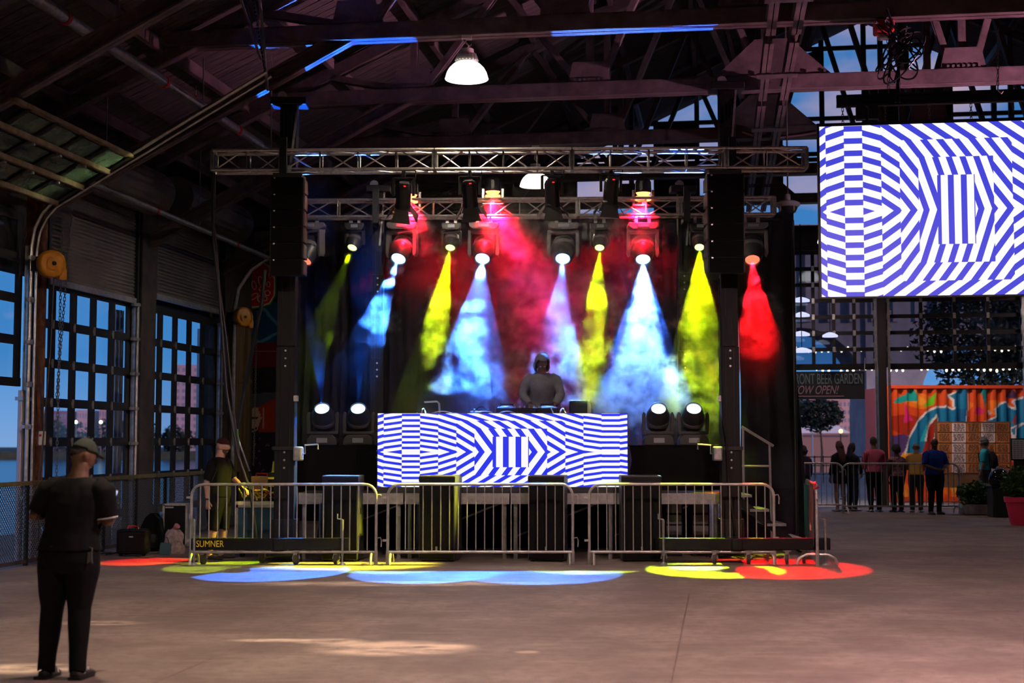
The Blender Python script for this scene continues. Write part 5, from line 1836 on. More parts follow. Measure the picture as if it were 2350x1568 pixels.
def head_mesh(mb, Mh, nu=40, nv=30):
    vs, fs = [], []
    for j in range(nv + 1):
        b = -math.pi / 2 + math.pi * j / nv
        for k in range(nu):
            a = 2 * math.pi * k / nu
            vs.append(Mh @ head_shape((math.cos(a) * math.cos(b), math.sin(a) * math.cos(b), math.sin(b))))
    for j in range(nv):
        for k in range(nu):
            k2 = (k + 1) % nu
            fs.append((j * nu + k, j * nu + k2, (j + 1) * nu + k2, (j + 1) * nu + k))
    mb.add(vs, fs)
    for s in (-1, 1):
        mb.ball((s * 0.078, -0.005, -0.005), (0.012, 0.022, 0.034), 8, 6, Mh)
        mb.ball((s * 0.084, -0.014, 0.002), (0.008, 0.015, 0.026), 8, 6, Mh)


def head_shell(Mh, test, off, nu=40, nv=30, rough=0.0, seed=0):
    """part of the head's surface pushed outwards: hair, caps, hoods"""
    mb = MB()
    idx, vs, fs = {}, [], []
    for j in range(nv + 1):
        b = -math.pi / 2 + math.pi * j / nv
        for k in range(nu):
            a = 2 * math.pi * k / nu
            d = V((math.cos(a) * math.cos(b), math.sin(a) * math.cos(b), math.sin(b)))
            o = off(d) if callable(off) else off
            if rough:
                o += rough * mnoise.noise(d * 5 + V((seed, 0, 0)))
            p = head_shape(d)
            vs.append(Mh @ (p + d * o))
            idx[(j, k)] = test(d)
    for j in range(nv):
        for k in range(nu):
            k2 = (k + 1) % nu
            if idx[(j, k)] and idx[(j, k2)] and idx[(j + 1, k)] and idx[(j + 1, k2)]:
                fs.append((j * nu + k, j * nu + k2, (j + 1) * nu + k2, (j + 1) * nu + k))
    return mb.add(vs, fs)


def hand_mesh(mb, wrist, fdir, palm, k=1.0, curl=0.35, thumb=1):
    """palm and five fingers; fdir: where the fingers point, palm: where the palm faces, thumb: +1 or -1 side"""
    f = V(fdir).normalized()
    p = V(palm)
    p = (p - f * p.dot(f)).normalized()
    s = f.cross(p) * thumb
    W = lambda x, y, z: V(wrist) + (s * x + p * y + f * z) * k
    esweep_pts = [((0, 0, -0.02), .026, .020), ((0, 0, 0.015), .032, .018), ((0.002, 0, 0.05), .042, .016), ((0.002, 0, 0.085), .043, .014), ((0.0, 0, 0.10), .036, .010)]
    vs, fs, n = [], [], 10
    for (c, rx, ry) in esweep_pts:
        for q in range(n):
            a = 2 * math.pi * q / n
            vs.append(W(c[0] + rx * math.cos(a), c[1] + ry * math.sin(a), c[2]))
    for i in range(len(esweep_pts) - 1):
        for q in range(n):
            q2 = (q + 1) % n
            fs.append((i * n + q, i * n + q2, (i + 1) * n + q2, (i + 1) * n + q))
    fs += [tuple(range(n)), tuple((len(esweep_pts) - 1) * n + q for q in range(n))]
    mb.add(vs, fs)
    for (x, L) in ((0.032, 0.070), (0.011, 0.080), (-0.011, 0.074), (-0.032, 0.058)):
        pts, a = [W(x * 0.9, 0, 0.07)], 0.0
        y, z = 0.0, 0.092
        pts.append(W(x, y, z))
        for fr in (0.45, 0.32, 0.23):
            a += curl * (1.2 if fr < 0.4 else 1.0)
            y += math.sin(a) * L * fr
            z += math.cos(a) * L * fr
            pts.append(W(x * 1.05, y, z))
        mb.tube(pts, [0.0095 * k, 0.0095 * k, 0.0088 * k, 0.008 * k, 0.0062 * k], 7)
    mb.tube([W(0.022, 0.0, 0.015), W(0.043, 0.008, 0.045), W(0.056, 0.016, 0.075), W(0.056, 0.026, 0.10)], [0.013 * k, 0.012 * k, 0.0105 * k, 0.008 * k], 7)


def lpart(name, mb, m, root, **k):
    """a part given in its (already placed) thing's own coordinates"""
    return part(name, mb.mesh(name), m, root, **k)


SKINS = {'light': (0.52, 0.30, 0.21), 'tan': (0.36, 0.19, 0.12), 'brown': (0.17, 0.085, 0.05), 'dark': (0.07, 0.035, 0.022)}


def cloth_mat(name, c, c2=None, scale=8, **k):
    return mat(name, c, 0.85, c2=c2 or tuple(x * 0.75 for x in c), scale=scale, bump=0.2, spec=0.15, **k)


def stripes_mat(name, c, c2, freq, axis='X'):
    m = mat(name, c, 0.85, spec=0.15)
    if 'w' in m:
        return m
    m['w'] = 1
    n, l = m.node_tree.nodes, m.node_tree.links
    tc_ = n.new('ShaderNodeTexCoord')
    w = n.new('ShaderNodeTexWave')
    w.bands_direction = axis
    w.inputs['Scale'].default_value = freq
    r = n.new('ShaderNodeValToRGB')
    r.color_ramp.interpolation = 'CONSTANT'
    r.color_ramp.elements[1].position = 0.62
    r.color_ramp.elements[0].color = (*c, 1)
    r.color_ramp.elements[1].color = (*c2, 1)
    l.new(tc_.outputs['Object'], w.inputs['Vector'])
    l.new(w.outputs['Fac'], r.inputs[0])
    l.new(r.outputs[0], n['Principled BSDF'].inputs['Base Color'])
    return m


def person(label, loc, rotz, H=1.73, bulk=1.0, skin='tan', lean=0.0, sway=0.0, headyaw=0.0, headpitch=0.0,
           armL=None, armR=None, legL=None, legR=None, shirt=None, pants=None, shoes=None, sleeve=0.75, pantlen=1.0,
           hair=None, cap=None, voxel=0.014, belt=0.545, loose=0.012, handL=None, handR=None, hood=None, beard=None, legs_shown=True, baggy=0.012, group=None):
    """faces +y before rotz; joints in units of H; armL = (elbow, wrist), legL = (knee, ankle)"""
    S = H
    root = thing('person', label, 'person', (0, 0, 0), group)
    sh = {}
    cl, sl = math.cos(lean), math.sin(lean)

    def up_(p):
        p = V(p)
        if p.z > 0.52:
            y, z = p.y, p.z - 0.52
            f = min(1.0, z / 0.1)
            y2, z2 = y * cl + z * sl, -y * sl + z * cl
            p = V((p.x + sway * z, y + (y2 - y) * f, 0.52 + z + (z2 - z) * f))
        return p * S

    b = bulk
    body = MB()
    tor = [((0, 0.0, .455), .075 * b, .062 * b), ((0, -.003, .49), .098 * b, .074 * b), ((0, -.003, .53), .100 * b, .074 * b), ((0, 0, .60), .090 * b, .066 * b), ((0, .002, .66), .094 * b, .068 * b), ((0, .002, .72), .102 * b, .068 * b),
           ((0, 0, .77), .104 * b, .060 * b), ((0, -.004, .805), .085 * b, .048 * b), ((0, -.006, .83), .046, .042), ((0, .000, .86), .036, .038), ((0, .006, .90), .034, .036)]
    bones = []
    secs = [(up_(c), rx * S, ry * S) for c, rx, ry in tor]
    esweep(body, secs, 18)
    for i in range(len(secs) - 3):
        bones.append(('torso', secs[i][0], secs[i + 1][0], (secs[i][1] + secs[i][2]) / 2, 0, 0))
    bones.append(('neck', secs[-3][0], secs[-1][0], .036 * S, 0, 0))
    out = {}
    for s, arm in ((-1, armL), (1, armR)):
        e_, w_ = arm or ((s * .135, -.01, .63), (s * .14, .03, .485))
        shd = up_((s * .100 * b, -.004, .795))
        e_ = up_(e_) if e_[2] > 0.52 else V(e_) * S
        w_ = V(w_) * S if len(w_) == 3 else V(w_[:3])
        w_ = w_ if w_.z < 0.52 * S else up_(tuple(w_ / S))
        esweep(body, [(shd + V((-s * .03 * S, 0, -.005 * S)), .034 * S * b, .034 * S * b), (shd + (e_ - shd) * .15, .034 * S * b, .034 * S * b), (shd + (e_ - shd) * .5, .029 * S * b, .030 * S * b), (e_, .0235 * S, .024 * S), (e_ + (w_ - e_) * .25, .0245 * S, .025 * S), (e_ + (w_ - e_) * .7, .019 * S, .019 * S), (w_, .0155 * S, .0165 * S)], 12)
        bones.append(('arm%d' % s, shd, e_, .032 * S * b, 0, 1))
        bones.append(('fore%d' % s, e_, w_, .021 * S, 0, 1))
        out[s] = (shd, e_, w_)
    for s, leg in ((-1, legL), (1, legR)):
        k_, a_ = leg or ((s * .055, .012, .285), (s * .058, -.012, .045))
        hp_ = V((s * .050 * b, 0, .50)) * S
        k_, a_ = V(k_) * S, V(a_) * S
        esweep(body, [(hp_ + V((0, 0, .03 * S)), .050 * S * b, .058 * S * b), (hp_ + (k_ - hp_) * .25, .052 * S * b, .056 * S * b), (hp_ + (k_ - hp_) * .7, .040 * S * b, .043 * S * b), (k_, .033 * S, .035 * S), (k_ + (a_ - k_) * .3, .032 * S, .037 * S), (k_ + (a_ - k_) * .75, .023 * S, .026 * S), (a_, .021 * S, .026 * S), (a_ - V((0, 0, .02 * S)), .022 * S, .028 * S)], 12)
        ft = [(a_ + V((0, -.026 * S, -.028 * S)), .018 * S, .016 * S), (a_ + V((0, -.01 * S, -.024 * S)), .023 * S, .021 * S), (a_ + V((s * .004 * S, .04 * S, -.027 * S)), .025 * S, .017 * S), (a_ + V((s * .010 * S, .085 * S, -.032 * S)), .028 * S, .012 * S), (a_ + V((s * .010 * S, .108 * S, -.034 * S)), .018 * S, .008 * S)]
        esweep(body, ft, 10)
        bones.append(('thigh%d' % s, hp_, k_, .045 * S * b, 0, 1))
        bones.append(('calf%d' % s, k_, a_, .029 * S, 0, 1))
        bones.append(('foot%d' % s, ft[0][0], ft[-1][0], .022 * S, 0, 1))
    # one continuous skin
    me = body.mesh('body_raw')
    o = bpy.data.objects.new('body_raw', me)
    COL.objects.link(o)
    md = o.modifiers.new('r', 'REMESH')
    md.mode = 'VOXEL'
    md.voxel_size = voxel
    ms = o.modifiers.new('s', 'SMOOTH')
    ms.factor, ms.iterations = 0.5, 3
    dg = bpy.context.evaluated_depsgraph_get()
    me2 = bpy.data.meshes.new_from_object(o.evaluated_get(dg))
    bpy.data.objects.remove(o)
    n = len(me2.vertices)
    P = np.empty(n * 3)
    me2.vertices.foreach_get('co', P)
    P = P.reshape(-1, 3)
    Nn = np.empty(n * 3)
    me2.vertices.foreach_get('normal', Nn)
    Nn = Nn.reshape(-1, 3)
    faces = [tuple(p.vertices) for p in me2.polygons]
    # nearest bone of each vertex
    best, lab_, par_ = np.full(n, 1e9), np.zeros(n, int), np.zeros(n)
    names = []
    for i, (nm, a, c, r, _, _) in enumerate(bones):
        A, D = np.array(a), np.array(c - a)
        t = np.clip(((P - A) @ D) / (D @ D), 0, 1)
        dist = np.linalg.norm(P - A - t[:, None] * D, axis=1) - r
        m_ = dist < best
        best[m_], lab_[m_], par_[m_] = dist[m_], i, t[m_]
        names.append(nm)
    nm = np.array(names)[lab_]
    full = MB()
    full.add([tuple(p) for p in P], faces)
    hm = up_((0, .012, .925))
    Mh = Matrix.Translation(hm) @ Matrix.Rotation(headyaw, 4, 'Z') @ Matrix.Rotation(-headpitch - lean * 0.6, 4, 'X') @ Matrix.Scale(H / 1.75 * 1.0, 4)
    head_mesh(full, Mh)
    for s, hd in ((-1, handL), (1, handR)):
        e_, w_ = out[s][1], out[s][2]
        hd = hd or ((w_ - e_) + V((0, 0, -0.02)), (-s, 0.2, 0), 0.35)
        hand_mesh(full, w_, hd[0], hd[1], H / 1.75, hd[2], thumb=(1 if s * V(hd[0]).normalized().cross(V(hd[1])).y >= 0 else -1) if len(hd) < 4 else hd[3])
    msk = mat('skin_' + skin, SKINS[skin], 0.55, c2=tuple(x * 0.8 for x in SKINS[skin]), scale=12)
    part('body', full, msk, root, smooth=True)

    def shell(name, mask, off, m, th=0.006, wr=0.004, sm=0):
        keep = np.array([all(mask[i] for i in f) for f in faces])
        Q = P + Nn * (off if np.ndim(off) == 0 else np.asarray(off)[:, None])
        if wr:
            Q = Q + Nn * np.array([mnoise.noise(V(p) * (9.0 / H) + V((loc[0], 0, 0))) * wr + mnoise.noise(V((p[0] * 22, p[1] * 22, p[2] * 9))) * wr * 0.5 for p in P])[:, None]
        use = np.zeros(n, bool)
        fs = [f for f, k in zip(faces, keep) if k]
        for f in fs:
            for i in f:
                use[i] = True
        mp_ = -np.ones(n, int)
        mp_[use] = np.arange(use.sum())
        sm_ = MB()
        sm_.add([tuple(p) for p in Q[use]], [tuple(int(mp_[i]) for i in f) for f in fs])
        o = part(name, sm_, m, root, smooth=True)
        s_ = o.modifiers.new('thickness', 'SOLIDIFY')
        s_.thickness = th
        s_.offset = 1
        return o

    z = P[:, 2] / S
    is_ = lambda *k: np.isin(nm, k)
    if pants is not None:
        mk = (is_('torso') & (z < belt + 0.02)) | is_('thigh-1', 'thigh1')
        cal = is_('calf-1', 'calf1')
        if pantlen >= 1:
            mk |= cal | (is_('foot-1', 'foot1') & (z > 0.045))
        elif pantlen > 0.5:
            mk |= cal & (par_ < (pantlen - 0.5) * 2)
        else:
            mk &= ~(is_('thigh-1', 'thigh1') & (par_ > pantlen * 2))
        offp = np.full(n, 0.007 + baggy * 0.6)
        shell('trousers' if pantlen > 0.6 else 'shorts', mk, offp, pants)
    if shoes is not None:
        for s in (-1, 1):
            shell('shoe', is_('foot%d' % s) & (z < 0.065), 0.006, shoes, wr=0)
            sole = MB()
            a_ = V((legL if s < 0 else legR)[1] if (legL if s < 0 else legR) else (s * .058, -.012, .045)) * S
            sole.prism([(a_.x + s * .007 * S + x * S, a_.y + y * S) for x, y in ((-.027, -.045), (.027, -.045), (.030, .02), (.034, .08), (.018, .118), (-.012, .118), (-.028, .08), (-.026, .02))], 0.0, 0.022, 'z')
            part('sole', sole, M_black, root)
    if shirt is not None:
        arms_ = is_('arm-1', 'arm1') & (par_ < min(1, sleeve))
        if sleeve > 1:
            arms_ = is_('arm-1', 'arm1') | (is_('fore-1', 'fore1') & (par_ < sleeve - 1))
        zn = up_((0, -.006, .832)).z / S
        mk = (is_('torso') & (z > belt - 0.02) & (z < zn)) | arms_
        mk |= is_('thigh-1', 'thigh1') & (z > belt - 0.02)
        offs = np.full(n, loose) + np.clip((0.62 - z) / 0.1, 0, 1) * loose * 0.8 * ~arms_
        shell('shirt', mk, offs, shirt, wr=0.006)
    for s in (-1, 1):
        part('eye', MB().ball((s * 0.030, 0.078, 0.006), 0.0125, 10, 8, Mh), mat('eye_white', (0.6, 0.58, 0.55), 0.2), root, smooth=True)
        part('pupil', MB().ball((s * 0.030, 0.0868, 0.006), 0.0055, 8, 6, Mh), M_black, root)
    if hair:
        kind, colr = hair
        mh_ = mat('hair_%s' % '_'.join('%d' % (c * 255) for c in colr), colr, 0.7, c2=tuple(c * 0.5 for c in colr), scale=30, bump=0.4)
        if kind == 'short':
            part('hair', head_shell(Mh, lambda d: d.z > 0.42 - 0.55 * max(0, -d.y) - (0.25 if abs(d.x) > 0.8 and d.y < 0.1 else 0) and not (d.y > 0.45 and d.z < 0.62), 0.012, rough=0.006), mh_, root, smooth=True)
        elif kind == 'buzz':
            part('hair', head_shell(Mh, lambda d: d.z > 0.35 - 0.6 * max(0, -d.y) and not (d.y > 0.5 and d.z < 0.6), 0.004), mh_, root, smooth=True)
        elif kind == 'long':
            part('hair', head_shell(Mh, lambda d: (d.z > 0.55 or d.y < 0.25) and not (d.y > 0.5 and d.z < 0.7), lambda d: 0.018 + (0.02 if d.y < 0 and d.z < 0 else 0), rough=0.008), mh_, root, smooth=True)
            hb_ = MB()
            esweep(hb_, [(Mh @ V((0, -0.06, 0.02)), .085, .05), (Mh @ V((0, -0.085, -0.10)), .095, .045), (up_((0, -.062, .80)), .10, .035), (up_((0, -.075, .72)), .075, .022), (up_((0, -.075, .69)), .03, .012)], 14)
            part('hair_length', hb_, mh_, root, smooth=True)
        elif kind == 'bob':
            part('hair', head_shell(Mh, lambda d: (d.z > 0.5 or d.y < 0.3) and not (d.y > 0.5 and d.z < 0.7), lambda d: 0.030 + (0.02 if d.z < 0 else 0), rough=0.012), mh_, root, smooth=True)
        elif kind == 'afro':
            part('hair', head_shell(Mh, lambda d: d.z > -0.1 - 0.5 * max(0, -d.y) and not (d.y > 0.55 and d.z < 0.6), 0.045, rough=0.02), mh_, root, smooth=True)
    if beard:
        part('beard', head_shell(Mh, lambda d: d.z < -0.28 and d.y > 0.15 and d.z > -0.97 and not (abs(d.x) < 0.16 and -0.62 < d.z < -0.46), 0.006, rough=0.003), mat('beard_brown', beard, 0.8, bump=0.3, scale=40), root, smooth=True)
    if cap:
        colr, brim_yaw = cap
        mc = cloth_mat('cap_%d' % int(sum(colr) * 1000), colr, scale=20)
        part('cap', head_shell(Mh, lambda d: d.z > 0.30 - 0.05 * d.y, lambda d: 0.014 + 0.012 * max(0, d.z - 0.6)), mc, root, smooth=True).modifiers.new('thickness', 'SOLIDIFY').thickness = 0.004
        Mb_ = Mh @ Matrix.Rotation(brim_yaw, 4, 'Z')
        pts_ = [(0.075 * math.sin(a) * 1.0, 0.080 + 0.085 * math.cos(a)) for a in np.linspace(-1.5, 1.5, 11)]
        part('cap_brim', MB().prism([(x, y) for x, y in pts_], 0.040, 0.046, 'z', Mb_ @ Matrix.Rotation(R(-6), 4, 'X')), mc, root, smooth=False)
        part('cap_button', MB().ball((0, 0, 0.142), 0.008, 8, 6, Mh), mc, root)
    if hood:
        mo = hood
        part('hood', head_shell(Mh, lambda d: not (d.y > 0.42 and d.z < 0.72) and d.z > -0.85, lambda d: 0.036 + 0.02 * max(0, d.z) + (0.03 if d.z < -0.3 else 0), rough=0.006), mo, root, smooth=True).modifiers.new('thickness', 'SOLIDIFY').thickness = 0.01
    root.location = loc
    root.rotation_euler = (0, 0, rotz)
    return root, up_, Mh, out


K = lambda c, m: tuple(x * m for x in c)
# --- the man in the foreground, seen from behind
pm = fl(153, 1557)
mroot, mup, mMh, mo_ = person('man seen from behind in black T-shirt and cap, looking at a phone, nearest the viewer', (pm.x, pm.y, 0), R(-8), 1.72, 1.16, 'brown', lean=0.03, sway=0.10,
    headyaw=R(-42), headpitch=R(16),
    armL=((-.168, -.02, .668), (-.07, .145, .70)), armR=((.150, .01, .645), (.045, .165, .690)),
    legL=((-.075, .01, .29), (-.085, -.012, .045)), legR=((.045, .012, .29), (.052, -.012, .045)),
    shirt=cloth_mat('black_tee', (0.007, 0.007, 0.008)), pants=cloth_mat('black_jeans', (0.006, 0.006, 0.008)), shoes=mat('black_shoe', (0.02, 0.02, 0.02), 0.5),
    sleeve=0.86, cap=((0.045, 0.055, 0.045), 0.0), hair=('buzz', (0.01, 0.008, 0.007)), voxel=0.009, belt=0.55, loose=0.016, baggy=0.018,
    handL=((0.5, 0.9, 0.35), (0.6, -0.2, 0.5), 0.5, 1), handR=((-0.35, 0.9, 0.35), (-0.6, -0.3, 0.5), 0.5, -1))
w2 = mo_[1][2]
ph = thing('phone', 'lit phone held in front of the black T-shirt man', 'phone', (0, 0, 0))
pc_ = V((0.085, 0.165, 0.705)) * 1.72 + V((-0.01, 0.13, 0.07))
Mp = Matrix.Translation(mup((0.045, 0.165, 0.690)) + V((0.03, 0.10, 0.09))) @ Matrix.Rotation(R(-35), 4, 'X') @ Matrix.Rotation(R(15), 4, 'Z')
lpart('case', MB(Mp).cbox((0, 0, 0), (0.075, 0.010, 0.155)), M_black, ph, bevel=0.004)
lpart('display', MB(Mp).box((-0.034, -0.0065, -0.07), (0.034, -0.0052, 0.07)), emat('phone_screen', (0.5, 0.65, 1.0), 1.2), ph)
ph.location, ph.rotation_euler = mroot.location, mroot.rotation_euler
# belt, keys, sleeve trims, shoe stripes
lpart('belt', MB().tube([mup((.117 * math.cos(a) * 1.02, .092 * math.sin(a), .551)) for a in np.linspace(0, 2 * math.pi, 25)[:-1]], 0.016, 6, closed=True), mat('belt_leather', (0.05, 0.045, 0.04), 0.5), mroot)
kp = mup((.112, -.045, .545))
kx = MB()
for q in range(4):
    kx.bar(kp + V((0.012 * q - 0.02, -0.02, -0.03)), kp + V((0.016 * q - 0.025, -0.025, -0.10 - 0.01 * (q % 2))), 0.012, 0.006)
kk = lpart('key_ring', kx.tube([kp + V((0.02 * math.cos(a), -0.02, 0.02 * math.sin(a) - 0.015)) for a in np.linspace(0, 6.28, 13)[:-1]], 0.004, 5, closed=True), M_chain, mroot)
tr_ = MB()
shd, elb, _w = mo_[1]
c = shd + (elb - shd) * 0.86
d_, s_, u_ = MB.basis(shd, elb)
tr_.tube([c + (s_ * math.cos(a) + u_ * math.sin(a)) * 0.072 for a in np.linspace(0, 6.28, 19)[:-1]], 0.006, 5, closed=True)
lpart('sleeve_trim', tr_, mat('grey_trim', (0.45, 0.45, 0.45), 0.7), mroot)
for s, ax in ((-1, -.085), (1, .052)):
    a_ = V((ax, -.012, .045)) * 1.72
    for q in range(3):
        x0 = a_.x + .047 + .004
        lpart('shoe_stripe', MB().bar((a_.x + .050, a_.y + .02 + .035 * q, .030), (a_.x + .043, a_.y + .005 + .035 * q, .075), 0.014, 0.006, (1, 0, 0)), mat('white_stripe', (0.75, 0.75, 0.75), 0.5), mroot)

# --- the technician behind the left barrier
tp = fl(500, 1283)
troot, tup, tMh, to_ = person('bearded technician with backward red lit cap, glasses, black T-shirt and shorts at the cable case', (tp.x, tp.y, 0), R(-104), 1.75, 1.12, 'light', lean=0.04,
    headyaw=R(4), headpitch=R(2),
    armL=((-.150, .06, .655), (-.09, .165, .595)), armR=((.145, -.045, .630), (.135, -.035, .485)),
    legL=((-.075, .012, .285), (-.085, -.012, .045)), legR=((.070, -.01, .285), (.075, -.04, .045)),
    shirt=cloth_mat('black_tee', (0.007, 0.007, 0.008)), pants=cloth_mat('black_shorts', (0.007, 0.007, 0.008)), shoes=mat('black_shoe', (0.02, 0.02, 0.02), 0.5),
    sleeve=0.9, pantlen=0.53, cap=((0.04, 0.012, 0.010), R(180)), beard=(0.10, 0.05, 0.03), voxel=0.009, loose=0.016, baggy=0.022, belt=0.53,  # red light falling on the cap is put into its colour
    handL=((0.2, 0.8, -0.5), (0.2, -0.5, -0.8), 0.35, 1))
gl = MB()
for s in (-1, 1):
    gl.tube([tMh @ V((s * 0.031 + 0.024 * math.cos(a), 0.103, 0.004 + 0.018 * math.sin(a))) for a in np.linspace(0, 6.28, 15)[:-1]], 0.0018, 5, closed=True)
    gl.tube([tMh @ V((s * 0.055, 0.100, 0.008)), tMh @ V((s * 0.083, 0.0, 0.010))], 0.0018, 5)
gl.tube([tMh @ V((-0.008, 0.106, 0.006)), tMh @ V((0.008, 0.106, 0.006))], 0.0018, 5)
lpart('glasses', gl, mat('wire_frame', (0.5, 0.45, 0.3), 0.3, 0.8), troot)
lpart('lanyard', MB().tube([tup((-.04, .055, .815)), tup((-.03, .078, .74)), tup((0, .084, .68)), tup((.03, .078, .74)), tup((.04, .055, .815))], 0.006, 5), M_red, troot)
we_ = to_[1][2]
lpart('wristband', MB().tube([we_ + V((0.029 * math.cos(a), 0.031 * math.sin(a), 0.02)) for a in np.linspace(0, 6.28, 15)[:-1]], 0.008, 6, closed=True), M_black, troot)
# --- the hooded person behind the booth
djp = at(1243, 930, YS + 1.45)
rs = thing('riser', 'low black riser behind the booth', 'riser', (djp.x, YS + 1.45, ZD))
zr_ = at(1243, 815, YS + 1.45).z - 1.78
part('top', MB().box((djp.x - 0.7, YS + 1.15, ZD + max(0.02, zr_ - ZD) - 0.03), (djp.x + 0.7, YS + 1.95, zr_)), M_deck, rs)
for x in (-0.6, 0.6):
    part('leg', MB().box((djp.x + x - 0.04, YS + 1.2, ZD), (djp.x + x + 0.04, YS + 1.9, zr_ - 0.03)), M_tower, rs)
person('hooded person in a dark jacket bent over the booth in blue smoke', (djp.x, YS + 1.45, zr_), R(180), 1.80, 1.12, 'brown', lean=0.24, headpitch=R(38), headyaw=R(8),
       armL=((-.165, .055, .66), (-.10, .195, .57)), armR=((.165, .055, .66), (.10, .195, .57)),
       shirt=cloth_mat('grey_hoodie', (0.10, 0.10, 0.12)), pants=cloth_mat('black_jeans', (0.006, 0.006, 0.008)), shoes=mat('black_shoe', (0.02, 0.02, 0.02), 0.5), sleeve=1.9, hood=cloth_mat('grey_hoodie', (0.10, 0.10, 0.12)), voxel=0.011, loose=0.018)

# --- people waiting at the far end
jeans = cloth_mat('blue_jeans', (0.03, 0.045, 0.085))
dark = cloth_mat('dark_trousers', (0.012, 0.012, 0.016))
sneak = mat('white_sneaker', (0.6, 0.6, 0.62), 0.6)
bsh = mat('black_shoe', (0.02, 0.02, 0.02), 0.5)
BLK = (0.012, 0.009, 0.008)
hips = lambda s: ((s * .145, .02, .64), (s * .085, .10, .54))


def far_person(px, py, H, rot, label, **k):
    p = fl(px, py)
    return person(label, (p.x, p.y, 0), R(rot), H, voxel=0.016, **k)


far_person(1846, 1170, 1.58, 30, 'dark haired person in dark clothes beside the curtain, far leftmost', skin='brown', shirt=cloth_mat('dark_plum', (0.04, 0.02, 0.045)), pants=dark, shoes=bsh, hair=('bob', BLK), sleeve=1.8)
far_person(1929, 1174, 1.70, 20, 'person with long auburn hair, dark top and bare legs', skin='tan', bulk=0.9, shirt=cloth_mat('black_top', (0.015, 0.012, 0.014)), pants=cloth_mat('dark_shorts', (0.03, 0.03, 0.04)), pantlen=0.25, shoes=sneak, hair=('long', (0.075, 0.025, 0.015)), sleeve=1.8)
far_person(1957, 1173, 1.66, -60, 'person with tied dark hair, dark jacket and jeans', skin='light', bulk=0.88, shirt=cloth_mat('dark_jacket', (0.02, 0.022, 0.03)), pants=jeans, shoes=sneak, hair=('long', BLK), sleeve=1.85, armL=hips(-1), armR=hips(1))
far_person(2008, 1175, 1.80, 10, 'man in a pink striped shirt and dark trousers', skin='brown', bulk=1.05, shirt=stripes_mat('pink_striped', srgb(205, 105, 130), srgb(150, 62, 90), 9.0), pants=cloth_mat('navy_trousers', (0.012, 0.014, 0.028)), shoes=sneak, hair=('short', BLK), sleeve=1.5, armL=hips(-1), armR=hips(1))
far_person(2082, 1146, 1.70, 0, 'person in a dark red shirt behind the patterned top', skin='brown', shirt=cloth_mat('dark_red_shirt', (0.20, 0.012, 0.016)), pants=dark, shoes=bsh, hair=('short', BLK), sleeve=0.9)
far_person(2060, 1176, 1.60, 15, 'person in a sleeveless pale patterned top with curly black hair', skin='dark', shirt=mat('patterned_top', srgb(150, 110, 125), 0.85, c2=srgb(70, 50, 62), scale=26, lo=0.45, hi=0.55), pants=dark, shoes=bsh, hair=('afro', BLK), sleeve=0.25)
far_person(2104, 1176, 1.68, -20, 'grey haired person in a tan yellow shirt bending forward', skin='brown', lean=0.22, headpitch=R(25), shirt=stripes_mat('tan_striped', srgb(190, 150, 75), srgb(140, 105, 45), 16.0), pants=cloth_mat('grey_trousers', (0.05, 0.05, 0.055)), shoes=sneak, hair=('short', (0.22, 0.2, 0.16)), sleeve=1.7, armL=((-.13, .06, .66), (-.06, .16, .60)), armR=((.13, .06, .66), (.06, .16, .60)))
far_person(2147, 1181, 1.78, 190, 'bald man in a blue polo shirt looking down, near the barrier end', skin='dark', bulk=1.15, headpitch=R(38), shirt=cloth_mat('blue_polo', (0.012, 0.045, 0.34)), pants=dark, shoes=bsh, beard=(0.015, 0.01, 0.008), sleeve=0.95, armL=((-.155, .03, .64), (-.04, .14, .57)), armR=((.155, .03, .64), (.04, .15, .585)), belt=0.53)
bkp, bup, _, _ = far_person(2262, 1160, 1.78, 60, 'person in a teal shirt with a black backpack before the board', skin='dark', shirt=cloth_mat('teal_shirt', (0.008, 0.12, 0.15)), pants=dark, shoes=bsh, hair=('afro', BLK), sleeve=0.9)
bpk = MB()
esweep(bpk, [(bup((0, -.13, .545)), .14, .08), (bup((0, -.14, .60)), .16, .10), (bup((0, -.13, .72)), .15, .095), (bup((0, -.10, .79)), .11, .06)], 14)
bo2 = part('backpack', bpk, M_cloth, None, smooth=True)
bo2.parent = bkp
for s in (-1, 1):
    part('backpack_strap', MB().tube([bup((s * .06, -.07, .79)), bup((s * .062, .0, .82)), bup((s * .06, .075, .76)), bup((s * .075, .06, .65)), bup((s * .08, -.05, .60))], 0.016, 6), M_cloth, None).parent = bkp

# ------------------------------------------------------------------ what lies beyond the hall
M_asphalt = mat('outdoor_paving', (0.10, 0.095, 0.10), 0.8, c2=(0.16, 0.15, 0.155), scale=2, bump=0.2)
struct('ground', MB(B).box((-3.2, TE + 0.1, -0.4), (95, 62, -0.02)).box((-3.2, -24, -0.4), (-0.6, TE + 0.1, -0.03)), M_asphalt)
mw_ = mat('river_water', (0.02, 0.05, 0.09), 0.18, bump=0.8, scale=0.8, stretch=(0.4, 1.2, 1))
struct('water', MB().box((-420, -60, -2.6), (420, 330, -2.2)), mw_)
struct('far_shore', MB().box((-420, 300, -2.4), (420, 520, -0.6)), mat('shore_earth', (0.05, 0.05, 0.04), 0.9, c2=(0.08, 0.09, 0.05), scale=0.3))

# sectional doors at the far end, half raised, with their posts
M_post = mat('end_post', (0.06, 0.055, 0.06), 0.5, 0.3)


